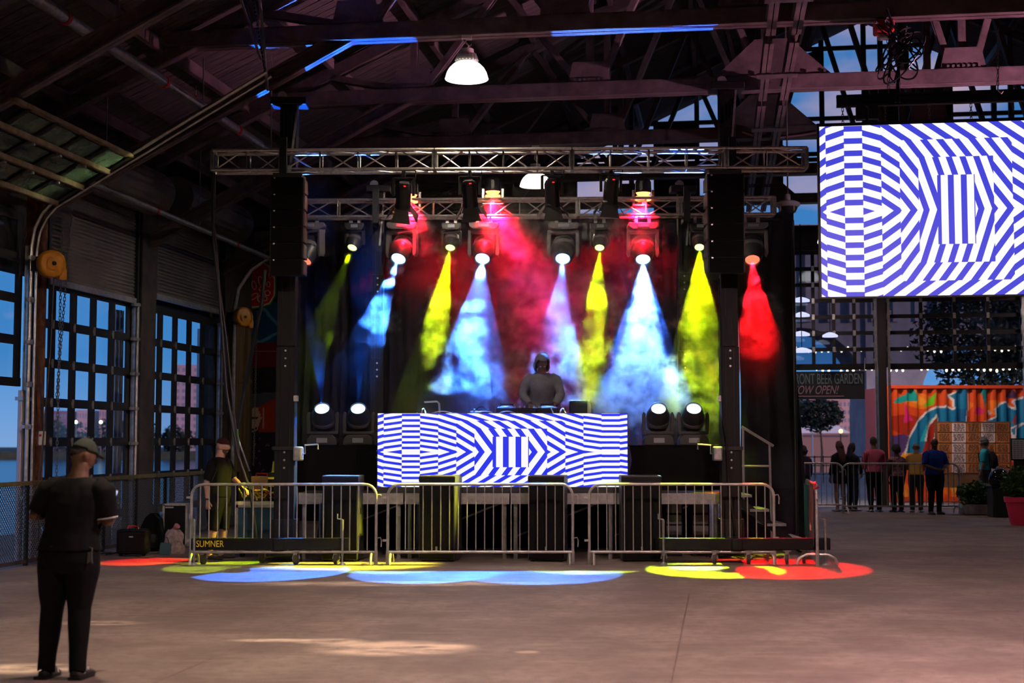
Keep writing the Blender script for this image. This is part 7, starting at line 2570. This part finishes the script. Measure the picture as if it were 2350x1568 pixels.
for k in range(9):
    cx, cz = at(560 + k * 8.5, 1100, yc_ + 0.05).x, zc_ + 0.05
    r0 = rr.uniform(0.05, 0.12)
    hz = rr.uniform(0.03, 0.22)
    pts = [(cx + r0 * math.cos(q) * (1 + 0.3 * math.sin(3 * q)), yc_ + 0.06 + 0.05 * math.sin(2 * q), cz + hz * 0.5 + (hz * 0.5) * math.sin(q)) for q in np.linspace(0, 2 * math.pi, 16)[:-1]]
    m = (M_yc, M_black, M_red, M_yc, mat('amber_cable', (0.6, 0.25, 0.03), 0.5))[k % 5]
    names = ('first', 'second', 'third', 'fourth', 'fifth', 'sixth', 'seventh', 'eighth', 'ninth')
    o = tag(part('coiled_cable', MB().tube(pts, 0.012, 5, closed=True), m), '%s loop of stage cable heaped on the cable case, %s from the left' % (('yellow', 'black', 'red', 'yellow', 'amber')[k % 5], names[k]), 'cable', 'cable loops on the cable case')
st_ = thing('cable_stack', 'yellow lit connector block standing on the splitter box', 'connector', (at(618, 1090, yc_).x, yc_ + 0.2, zc_))
x = at(618, 1090, yc_).x
part('body', MB().box((x - 0.04, yc_ + 0.1, zc_), (x + 0.10, yc_ + 0.35, zc_ + 0.42)), M_gear, st_, bevel=0.01)
for q in range(3):
    part('label_strip', MB().box((x - 0.035, yc_ + 0.092, zc_ + 0.10 + q * 0.11), (x + 0.095, yc_ + 0.10, zc_ + 0.13 + q * 0.11)), M_yc, st_)
part('plug', MB().tube([(x + 0.02, yc_ + 0.2, zc_ + 0.42), (x + 0.04, yc_ + 0.2, zc_ + 0.58)], 0.022, 8), M_yc, st_)

pt = fl(300, 1278)
su = thing('suitcase', 'black suitcase standing on the floor at left', 'suitcase', pt)
part('body', MB().box((pt.x - 0.23, pt.y, 0.03), (pt.x + 0.24, pt.y + 0.26, 0.40)), M_gear, su, bevel=0.05)
part('piping', MB().tube([(pt.x - 0.2, pt.y - 0.005, 0.06), (pt.x + 0.21, pt.y - 0.005, 0.06), (pt.x + 0.21, pt.y - 0.005, 0.37), (pt.x - 0.2, pt.y - 0.005, 0.37)], 0.008, 5, closed=True), M_black, su)
part('handle', MB().tube([(pt.x - 0.08, pt.y + 0.1, 0.40), (pt.x - 0.07, pt.y + 0.1, 0.44), (pt.x + 0.07, pt.y + 0.1, 0.44), (pt.x + 0.08, pt.y + 0.1, 0.40)], 0.012, 6), M_red, su)
part('badge', MB().box((pt.x - 0.03, pt.y - 0.012, 0.28), (pt.x + 0.03, pt.y - 0.004, 0.30)), mat('badge_silver', (0.6, 0.6, 0.6), 0.3, 0.6), su)
for x in (-0.17, 0.17):
    part('wheel', MB().lathe([(0.03, -0.02), (0.03, 0.02)], 12, Matrix.Translation((pt.x + x, pt.y + 0.1, 0.03)) @ Matrix.Rotation(R(90), 4, 'X')), M_black, su)
bpq = fl(338, 1268)
bk = thing('backpack', 'black backpack slumped behind the suitcase', 'backpack', bpq)
mb = MB()
esweep(mb, [((bpq.x, bpq.y + 0.25, 0.0), .16, .11), ((bpq.x, bpq.y + 0.25, 0.08), .20, .14), ((bpq.x, bpq.y + 0.27, 0.32), .19, .13), ((bpq.x + 0.02, bpq.y + 0.29, 0.50), .14, .10), ((bpq.x + 0.02, bpq.y + 0.30, 0.58), .06, .05)], 16)
part('body', mb, M_cloth, bk, smooth=True)
mb = MB()
esweep(mb, [((bpq.x, bpq.y + 0.12, 0.06), .12, .05), ((bpq.x, bpq.y + 0.12, 0.15), .14, .06), ((bpq.x, bpq.y + 0.14, 0.26), .11, .05)], 14)
part('pocket', mb, M_gear, bk, smooth=True)
part('strap', MB().tube([(bpq.x + 0.05, bpq.y + 0.25, 0.56), (bpq.x + 0.16, bpq.y + 0.12, 0.50), (bpq.x + 0.21, bpq.y + 0.10, 0.25), (bpq.x + 0.16, bpq.y + 0.12, 0.08)], 0.02, 6), M_black, bk)
pc3 = at(402, 1200, fl(400, 1262).y + 0.3)
yq = fl(400, 1262).y + 0.35
a, b = at(374, 1246, yq), at(429, 1158, yq)
rk = thing('amp_case', 'black road case with pale edges standing behind the plastic bag', 'case', ((a.x + b.x) / 2, yq, 0))
part('body', MB().box((a.x, yq, 0.02), (b.x, yq + 0.3, b.z)), M_gear, rk)
for (x0, x1, z0, z1) in ((a.x - 0.01, a.x + 0.02, 0.02, b.z), (b.x - 0.02, b.x + 0.01, 0.02, b.z), (a.x, b.x, b.z - 0.02, b.z + 0.01), (a.x, b.x, 0.02, 0.05)):
    part('edge_trim', MB().box((x0, yq - 0.012, z0), (x1, yq + 0.3, z1)), M_barrier, rk)
part('badge', MB().box((a.x + 0.03, yq - 0.008, b.z - 0.06), (a.x + 0.16, yq - 0.001, b.z - 0.035)), mat('badge_silver', (0.6, 0.6, 0.6), 0.3, 0.6), rk)
pg = fl(395, 1272)
bg2 = thing('plastic_bag', 'pale pink plastic bag crumpled in front of the road case', 'bag', pg)
def bagf(u, v):
    a = 2 * math.pi * u
    r = 0.14 * (1 - 0.45 * v ** 3) * (1 + 0.25 * mnoise.noise(V((math.cos(a) * 2, math.sin(a) * 2, v * 3))))
    return (pg.x + r * math.cos(a) * 1.1, pg.y + 0.1 + r * 0.8 * math.sin(a), 0.36 * v + 0.02 * mnoise.noise(V((u * 20, v * 9, 1))))
part('sack', MB().grid(bagf, 36, 16), mat('bag_plastic', (0.62, 0.45, 0.48), 0.4, c2=(0.3, 0.22, 0.25), scale=14), bg2)
part('neck', MB().tube([(pg.x, pg.y + 0.1, 0.33), (pg.x + 0.02, pg.y + 0.08, 0.38), (pg.x + 0.06, pg.y + 0.05, 0.42)], [0.07, 0.03, 0.05], 9), mat('bag_pink', (0.7, 0.28, 0.28), 0.4), bg2)
pg2 = fl(382, 1274)
tg = thing('small_bag', 'small dark teal carrier bag leaning on the plastic bag', 'bag', pg2)
part('sack', MB().prism([(pg2.x - 0.10, 0), (pg2.x + 0.06, 0), (pg2.x + 0.08, 0.17), (pg2.x - 0.08, 0.19)], pg2.y - 0.08, pg2.y + 0.0), mat('teal_bag', (0.03, 0.10, 0.12), 0.5), tg, bevel=0.015)
part('handle', MB().tube([(pg2.x - 0.05, pg2.y - 0.04, 0.18), (pg2.x - 0.03, pg2.y - 0.04, 0.26), (pg2.x + 0.02, pg2.y - 0.04, 0.26), (pg2.x + 0.04, pg2.y - 0.04, 0.17)], 0.006, 5), M_black, tg)

# unseen flood lamps added over the far doors to brighten container and waiting people
for (px, lab) in ((2120, 'added unseen flood lamp outside above the far doors, over the container'), (1930, 'added unseen flood lamp outside above the far doors, over the banner')):
    q = bld(px, 700, t=TE + 0.5)
    p = bp(q.x, TE + 0.5, 7.0)
    r = thing('added_flood_lamp', lab, 'lamp', p)
    part('housing', MB(Matrix.Translation(p)).box((-0.2, -0.12, 0), (0.2, 0.12, 0.1)), M_black, r)
    part('lens', MB(Matrix.Translation(p)).box((-0.17, -0.1, -0.015), (0.17, 0.1, 0)), emat('flood_lens', (1.0, 0.85, 0.75), 3), r)
    part('arm', MB(B).bar((q.x, TE + 0.2, 7.12), (q.x, TE + 0.5, 7.08), 0.05, 0.05), M_black, r)
    spot(p - V((0, 0, 0.05)), p + V((0.6, 1.6, -4)), (1.0, 0.80, 0.72), 900, 70, 0.7, 0.12)
for (t, l, pw) in ((TE - 4.0, 12.5, 260), (TE - 4.0, 19.0, 260)):  # pendants added out of view to brighten the far end
    zz = 6.4
    pendant(bp(l, t, zz), 0.6, 7.35, 'added pendant lamp near the far doors, hidden behind the screen' if l < 15 else 'added pendant lamp near the far doors, beyond the right edge', (1.0, 0.7, 0.62), pw)

# ------------------------------------------------------------------ light of the stage lamps
BLUE, PALE, YEL, RED, WHT, DEEP = (0.035, 0.19, 1.0), (0.22, 0.48, 1.0), (0.50, 0.90, 0.0), (1.0, 0.002, 0.008), (0.78, 0.88, 1.0), (0.012, 0.13, 1.0)


def head_beam(key, aim, color, power, half, blend=0.15, square=False, radius=0.014):
    _r, p, c = HEADS[key]
    return spot(p, aim, color, power, half, blend, radius, square)


G = lambda px, py: fl(px, py)
head_beam('b1', G(640, 1311), BLUE, 17000, 8.5, 0.10, True)
head_beam('b2', G(985, 1313), BLUE, 17000, 8.8, 0.10, True)
head_beam('b2', at(1075, 930, 21.4), BLUE, 9000, 15.0, 0.25)
head_beam('b3', G(1245, 1313), BLUE, 9000, 9.5, 0.10, True)
AB3 = at(1262, 915, 22.6)
head_beam('b3', AB3, BLUE, 6500, 13.0, 0.3)
AB4, AY4 = at(1474, 1016, 22.35), at(1606, 1016, 22.3)
head_beam('b4', AB4, PALE, 4200, 15.0, 0.10)
head_beam('b4', AB4, DEEP, 5000, 20.0, 0.30)
head_beam('b4', G(1590, 1302), PALE, 6000, 4.0, 0.10, True)
head_beam('y1', G(520, 1300), YEL, 5000, 7.0, 0.10, True)
head_beam('y2', G(905, 1300), YEL, 9000, 8.0)
head_beam('y3', G(1340, 1300), YEL, 8000, 8.5)
head_beam('y4', AY4, YEL, 3600, 15.0)
head_beam('y4', G(1640, 1306), YEL, 13000, 8.5, 0.10, True)
head_beam('r1', G(1775, 1300), RED, 8000, 12.5)
head_beam('d1', G(340, 1289), RED, 6000, 6.0, 0.10, True)
head_beam('f1', at(690, 150, 20.1), DEEP, 26000, 8.0)
head_beam('f2', at(860, 86, 19.95), DEEP, 20000, 6.5)
head_beam('f3', at(1370, 66, 19.55), (0.06, 0.25, 1.0), 12000, 6.5)
head_beam('f4', at(1570, 53, 19.35), DEEP, 20000, 6.5)
# red wash lights on the rear truss: down over the smoke and the curtain
for (px, py, aim, pw, hf) in ((941, 448, (975, 800, YC), 2600, 30), (1131, 440, (1150, 700, YC - 0.4), 3400, 36), (1476, 443, (1440, 700, YC - 0.4), 2200, 34)):
    p = at(px, py + 18, YR - 0.46)
    spot(p, at(*aim), (1.0, 0.003, 0.02), pw * 1.25, hf + 8, 0.5, 0.06)
for (px, aim) in ((1131, (1230, 900, YC)), (1476, (1340, 950, YC))):
    spot(at(px, 470, YR - 0.24), at(*aim), (0.85, 0.01, 0.42), 1700, 34, 0.6, 0.06)
# par light added behind the right loudspeaker to throw yellow on case and subwoofers
pq = V((xTR - 0.26, YT + 0.06, fp.z - 0.25))
pr_ = thing('added_par_light', 'added small par light behind the right loudspeaker', 'stage light', pq)
Mq = Matrix.Translation(pq) @ look_quat(pq, at(602, 1140, YT + 0.3)).to_matrix().to_4x4()
part('can', MB(Mq).lathe([(0.03, 0.22), (0.09, 0.18), (0.10, 0.0), (0.095, -0.02)], 16, cap=False), M_black, pr_)
part('lens', MB(Mq).lathe([(0.09, 0.0), (0.05, -0.02), (0.005, -0.03)], 16), LENS['yellow'], pr_)
part('clamp', MB().bar(pq + V((0, 0, 0.08)), (pq.x, pq.y - 0.1, fp.z + 0.02), 0.03, 0.03), M_black, pr_)
spot(Mq @ V((0, 0, -0.06)), at(602, 1140, YT + 0.3), (1.0, 0.86, 0.04), 6500, 5.5, 0.5, 0.05)
spot(Mq @ V((0, 0, -0.06)), at(900, 1215, YT - 0.35), (0.85, 0.85, 0.03), 26000, 8.0, 0.7, 0.05)

# a second par added at the left truss end to light raised door and pipes
pq = V((xTL + 0.05, YT + 0.30, fp.z - 0.2))
pr2 = thing('added_par_light', 'added small par light behind the left loudspeaker', 'stage light', pq)
Mq = Matrix.Translation(pq) @ look_quat(pq, bp(1.2, -0.5, 5.6)).to_matrix().to_4x4()
part('can', MB(Mq).lathe([(0.03, 0.22), (0.09, 0.18), (0.10, 0.0), (0.095, -0.02)], 16, cap=False), M_black, pr2)
part('lens', MB(Mq).lathe([(0.09, 0.0), (0.05, -0.02), (0.005, -0.03)], 16), LENS['yellow'], pr2)
part('clamp', MB().bar(pq + V((0, 0, 0.08)), (pq.x, pq.y - 0.1, fp.z + 0.02), 0.03, 0.03), M_black, pr2)
spot(Mq @ V((0, 0, -0.06)), bp(1.2, -0.5, 5.6), (0.80, 0.95, 0.42), 2200, 26, 0.6, 0.05)

# magenta flood lamp added on a stand outside the frame, to tint the truss steel
p = bp(21.0, T1 + 1.6, 4.3)
aim = bp(14.0, T1 + 1.4, 8.8)
mg_ = thing('added_flood_lamp', 'added magenta flood lamp on a tall stand beyond the right frame edge', 'stage light', bp(21.0, T1 + 1.6, 0))
Mq = Matrix.Translation(p) @ look_quat(p, aim).to_matrix().to_4x4()
part('housing', MB(Mq).box((-0.16, -0.12, 0.0), (0.16, 0.12, 0.14)), M_black, mg_)
part('lens', MB(Mq).box((-0.14, -0.10, -0.01), (0.14, 0.10, 0.0)), emat('magenta_lens', (1.0, 0.25, 0.55), 1.5), mg_)
part('pole', MB(B).tube([(21.0, T1 + 1.6, 0.0), (21.0, T1 + 1.6, 4.3)], 0.03, 8), M_black, mg_)
for k in range(3):
    part('leg', MB(B).tube([(21.0, T1 + 1.6, 0.9), (21.0 + 0.7 * math.cos(k * 2.09), T1 + 1.6 + 0.7 * math.sin(k * 2.09), 0.01)], 0.02, 6), M_black, mg_)
spot(Mq @ V((0, 0, -0.05)), aim, (1.0, 0.40, 0.62), 9500, 27, 0.5, 0.1)
spot(Mq @ V((0, 0, -0.05)), bp(8.0, T2 + 1, 10.5), (0.8, 0.6, 0.8), 1600, 24, 0.8, 0.1)

# ------------------------------------------------------------------ stage smoke
lo = V((at(672, 700, 22).x, YS + 0.12, ZD + 0.02))
hi = V((at(1800, 700, 24.4).x, YC - 0.05, rp.z + 0.35))
ng = bpy.data.node_groups.new('smoke', 'GeometryNodeTree')
ng.interface.new_socket('Geometry', in_out='OUTPUT', socket_type='NodeSocketGeometry')
N_, L_ = ng.nodes, ng.links
go = N_.new('NodeGroupOutput')
pos = N_.new('GeometryNodeInputPosition')


def vm(op, a, b=None, c=None):
    n = N_.new('ShaderNodeVectorMath')
    n.operation = op
    for i, x in enumerate((a, b, c)):
        if x is None:
            continue
        if isinstance(x, (tuple, list, V)):
            n.inputs[i].default_value = tuple(x)
        elif isinstance(x, (int, float)):
            n.inputs[i].default_value = (x, x, x)
        else:
            L_.new(x, n.inputs[i])
    return n


def fm(op, a, b=0.0, clamp=False):
    n = N_.new('ShaderNodeMath')
    n.operation = op
    n.use_clamp = clamp
    for i, x in enumerate((a, b)):
        if isinstance(x, (int, float)):
            n.inputs[i].default_value = x
        else:
            L_.new(x, n.inputs[i])
    return n.outputs[0]


def nz(scale, detail, rough, off=(0, 0, 0), vec=None):
    a = vm('ADD', vec or pos.outputs[0], off)
    n = N_.new('ShaderNodeTexNoise')
    n.inputs['Scale'].default_value = scale
    n.inputs['Detail'].default_value = detail
    n.inputs['Roughness'].default_value = rough
    L_.new(a.outputs[0], n.inputs['Vector'])
    return n.outputs[0]


def ss(x, a, b):
    n = N_.new('ShaderNodeMapRange')
    n.interpolation_type = 'SMOOTHSTEP'
    n.inputs['From Min'].default_value = a
    n.inputs['From Max'].default_value = b
    L_.new(x, n.inputs['Value'])
    return n.outputs[0]


def along(key, aimpx, py):
    """the point of a lamp's axis that shows on row py"""
    p0, p1 = HEADS[key][1], (aimpx if isinstance(aimpx, V) else fl(*aimpx))
    a, b = 0.0, 1.0
    for _ in range(30):
        m = (a + b) / 2
        q = p0 + (p1 - p0) * m
        if 784 - F * ((q.z - CZ) * math.cos(PITCH) - q.y * math.sin(PITCH)) / ((q.z - CZ) * math.sin(PITCH) + q.y * math.cos(PITCH)) < py:
            a = m
        else:
            b = m
    return q


PUFFS = []                                   # centre, (rx, ry, rz), density


def puff(key, aim, py, dx, rx, rz, dens, ry=None, dyy=0.0):
    dens *= {'b1': 0.62, 'b2': 0.62, 'b3': 0.62, 'y2': 0.75, 'y3': 0.75}.get(key, 1.0)
    q = along(key, aim, py)
    s = q.y / F
    PUFFS.append((q + V((dx * s, dyy, 0)), (rx * s * 1.25, (ry or min(rx, rz)) * s * 1.25, rz * s * 1.25), dens))


A = (640, 1311)
puff('b1', A, 618, 4, 20, 26, 1.6); puff('b1', A, 655, 0, 26, 18, 1.0); puff('b1', A, 700, 10, 42, 34, 1.0); puff('b1', A, 735, 8, 44, 36, 0.9); puff('b1', A, 780, 10, 36, 16, 0.5)
A = (905, 1300)
puff('y2', A, 612, 0, 26, 30, 2.0); puff('y2', A, 645, 0, 24, 20, 1.5); puff('y2', A, 690, -4, 34, 34, 1.3); puff('y2', A, 735, -8, 42, 34, 1.3); puff('y2', A, 785, -4, 34, 34, 1.0); puff('y2', A, 830, 0, 24, 20, 0.9)
A = (985, 1313)
puff('b2', A, 625, 0, 20, 30, 1.8); puff('b2', A, 700, 0, 40, 22, 0.9); puff('b2', A, 745, 2, 46, 44, 1.3); puff('b2', A, 800, 6, 52, 40, 1.0); puff('b2', A, 850, 10, 72, 40, 1.0); puff('b2', A, 885, 50, 70, 34, 1.2); puff('b2', A, 880, -30, 60, 34, 0.9); puff('b2', A, 895, 130, 50, 34, 0.9)
A = (1245, 1313)
puff('b3', A, 775, 26, 40, 36, 1.6); puff('b3', A, 835, 20, 64, 60, 2.2); puff('b3', A, 890, -40, 66, 44, 2.2); puff('b3', A, 900, 50, 40, 40, 0.9); puff('b2', (985, 1313), 900, 110, 80, 36, 1.3); puff('b2', (985, 1313), 850, 70, 70, 40, 1.0); puff('b2', (985, 1313), 930, 20, 90, 24, 1.0)
for (px, py, rx, rz, d) in ((1300, 790, 44, 50, 0.8), (1190, 850, 44, 50, 0.7), (1250, 860, 70, 60, 0.7), (1320, 870, 44, 60, 0.9), (1180, 905, 60, 36, 0.9), (1270, 915, 70, 30, 0.8)):
    s = 22.75 / F
    PUFFS.append((at(px, py, 22.75), (rx * s * 1.25, 0.42, rz * s * 1.25), d))
A = (1340, 1300)
puff('y3', A, 690, 0, 36, 38, 1.2); puff('y3', A, 745, 4, 34, 26, 0.7); puff('y3', A, 800, 0, 40, 46, 1.0); puff('y3', A, 860, 0, 30, 40, 1.0); puff('y3', A, 910, 4, 22, 26, 0.8); puff('y3', A, 590, 0, 10, 12, 0.6)
A = AB4
for (py, dx, r_, d) in ((612, 0, 26, 1.0), (650, 0, 40, 0.8), (695, 0, 54, 0.75), (740, -4, 64, 0.7), (790, -6, 74, 0.75), (835, -10, 84, 0.8), (880, -20, 92, 0.9), (900, -90, 70, 0.8), (925, -60, 80, 0.9), (900, 60, 70, 1.6), (860, 50, 56, 1.2), (930, 90, 60, 1.8)):
    puff('b4', A, py, dx, r_, r_ * 0.85, d, ry=r_ * 0.7)
A = AY4
for (py, dx, r_, d) in ((595, 0, 22, 0.8), (635, -2, 38, 0.7), (690, -4, 50, 0.7), (745, 0, 52, 0.6), (800, 6, 50, 0.45), (850, 20, 52, 1.0), (900, 26, 50, 1.4), (945, 26, 46, 1.3), (985, 24, 44, 0.8)):
    puff('y4', A, py, dx, r_, r_ * 0.8, d)
A = (1775, 1300)
for (py, dx, r_, d) in ((610, 0, 24, 0.9), (645, 0, 34, 0.7), (690, 0, 42, 0.6), (740, 0, 52, 0.42), (795, 4, 56, 0.28), (850, 6, 54, 0.14)):
    puff('r1', A, py, dx, r_, r_ * 0.8, d)
puff('y1', (520, 1300), 592, 2, 14, 12, 0.5); puff('y1', (520, 1300), 770, 60, 34, 30, 0.12)
# red lit haze under the truss
for (px, py, rx, rz, d, Y) in ((935, 492, 46, 44, 1.8, 22.85), (900, 545, 50, 40, 0.35, 22.9), (1128, 490, 50, 50, 1.8, 22.85), (1476, 480, 36, 30, 0.9, 22.85), (1110, 545, 60, 34, 0.5, 22.8), (1285, 545, 60, 50, 0.6, 22.8), (1200, 540, 70, 60, 0.42, 23.1), (1480, 530, 70, 50, 0.8, 22.8), (1000, 545, 70, 40, 0.7, 22.8), (1380, 520, 70, 50, 0.5, 22.9), (1250, 650, 170, 120, 0.26, 23.4), (1340, 730, 140, 130, 0.22, 23.4), (1200, 760, 110, 90, 0.16, 23.5), (1540, 875, 60, 55, 1.2, 22.45), (1560, 915, 60, 45, 1.4, 22.4), (1505, 900, 60, 60, 1.0, 22.45), (1450, 930, 60, 40, 0.8, 22.4)):
    q = at(px, py, Y)
    s = Y / F
    PUFFS.append((q, (rx * s * 1.25, min(rx, rz) * s * 1.25, rz * s * 1.25), d))

warp = vm('SUBTRACT', vm('ADD', N_.new('GeometryNodeInputPosition').outputs[0], 0.0).outputs[0], 0.0)
wn1 = N_.new('ShaderNodeTexNoise')
wn1.inputs['Scale'].default_value = 1.6
wn1.inputs['Detail'].default_value = 2
L_.new(pos.outputs[0], wn1.inputs['Vector'])
wv = vm('SCALE', vm('SUBTRACT', wn1.outputs['Color'], 0.5).outputs[0])
wv.inputs['Scale'].default_value = 0.35
pw = vm('ADD', pos.outputs[0], wv.outputs[0]).outputs[0]
pws = vm('MULTIPLY', pw, (1.0, 0.4, 1.0)).outputs[0]
fb = fm('SUBTRACT', nz(2.7, 8, 0.68, vec=pws), 0.5)
fb2 = fm('SUBTRACT', nz(1.1, 3, 0.5, (7, 3, 1), vec=pw), 0.5)
total = None
for c, r_, d in PUFFS:
    q = vm('SUBTRACT', pw, tuple(c))
    q = vm('MULTIPLY', q.outputs[0], (1 / r_[0], 1 / r_[1], 1 / r_[2]))
    ln = vm('LENGTH', q.outputs[0])
    f = fm('SUBTRACT', 1.0, ln.outputs['Value'])
    f = fm('ADD', f, fm('MULTIPLY', fb, 3.2))
    f = fm('MULTIPLY', ss(f, 0.16, 0.46), d)
    total = f if total is None else fm('ADD', total, f)
sx0_ = N_.new('ShaderNodeSeparateXYZ')
L_.new(pos.outputs[0], sx0_.inputs[0])
hz_ = fm('MULTIPLY', ss(fm('ADD', nz(0.8, 4, 0.6, (2, 9, 4)), 0.0), 0.38, 0.68), fm('ADD', fm('MULTIPLY', ss(sx0_.outputs[0], -2.2, 0.3), 0.030), 0.008))
wisp = fm('ADD', fm('MULTIPLY', ss(nz(4.6, 7, 0.72, (3, 5, 8), vec=pws), 0.40, 0.62), 1.9), 0.22)
total = fm('ADD', fm('MULTIPLY', fm('MULTIPLY', total, wisp), 0.42), hz_)
# thins out at the walls of the box
sx_ = N_.new('ShaderNodeSeparateXYZ')
L_.new(pos.outputs[0], sx_.inputs[0])
ed = fm('MULTIPLY', ss(fm('SUBTRACT', sx_.outputs[0], lo.x), 0.0, 0.5), ss(fm('SUBTRACT', hi.x, sx_.outputs[0]), 0.0, 0.5))
ed = fm('MULTIPLY', ed, ss(fm('SUBTRACT', hi.z, sx_.outputs[2]), 0.0, 0.4))
ed = fm('MULTIPLY', ed, ss(fm('SUBTRACT', sx_.outputs[1], lo.y), 0.0, 0.25))
total = fm('MULTIPLY', total, ed)
# at the right the smoke hangs behind the draped table
back = ss(sx_.outputs[1], 21.80, 22.05)
leftp = fm('SUBTRACT', 1.0, ss(sx_.outputs[0], at(1405, 900, 21.8).x, at(1445, 900, 21.8).x))
total = fm('MULTIPLY', total, fm('MAXIMUM', back, leftp))
# the air in front of the hooded person is clear
dq = vm('SUBTRACT', pos.outputs[0], (djp.x + 0.02, YS + 0.75, zr_ + 1.15))
dq = vm('MULTIPLY', dq.outputs[0], (1 / 0.62, 1 / 1.75, 1 / 1.05))
total = fm('MULTIPLY', total, ss(vm('LENGTH', dq.outputs[0]).outputs['Value'], 0.72, 1.05))
vc = N_.new('GeometryNodeVolumeCube')
L_.new(total, vc.inputs['Density'])
vc.inputs['Min'].default_value = lo
vc.inputs['Max'].default_value = hi
res = 0.03
for i, k in enumerate(('Resolution X', 'Resolution Y', 'Resolution Z')):
    vc.inputs[k].default_value = int((hi[i] - lo[i]) / (res if i != 1 else 0.05))
M_smoke = bpy.data.materials.new('stage_smoke')
M_smoke.use_nodes = True
n_, l_ = M_smoke.node_tree.nodes, M_smoke.node_tree.links
n_.clear()
mo2 = n_.new('ShaderNodeOutputMaterial')
pv = n_.new('ShaderNodeVolumePrincipled')
pv.inputs['Color'].default_value = (0.95, 0.95, 0.95, 1)
pv.inputs['Density'].default_value = 1.0
pv.inputs['Anisotropy'].default_value = 0.25
l_.new(pv.outputs[0], mo2.inputs['Volume'])
M_smoke.cycles.volume_sampling = 'MULTIPLE_IMPORTANCE'
smt = N_.new('GeometryNodeSetMaterial')
smt.inputs['Material'].default_value = M_smoke
L_.new(vc.outputs[0], smt.inputs[0])
L_.new(smt.outputs[0], go.inputs[0])
sme = bpy.data.meshes.new('smoke')
sme.materials.append(M_smoke)
smo = bpy.data.objects.new('smoke', sme)
COL.objects.link(smo)
gm = smo.modifiers.new('smoke', 'NODES')
gm.node_group = ng
tag(smo, 'coloured stage smoke drifting in the light beams', 'smoke', kind='stuff')
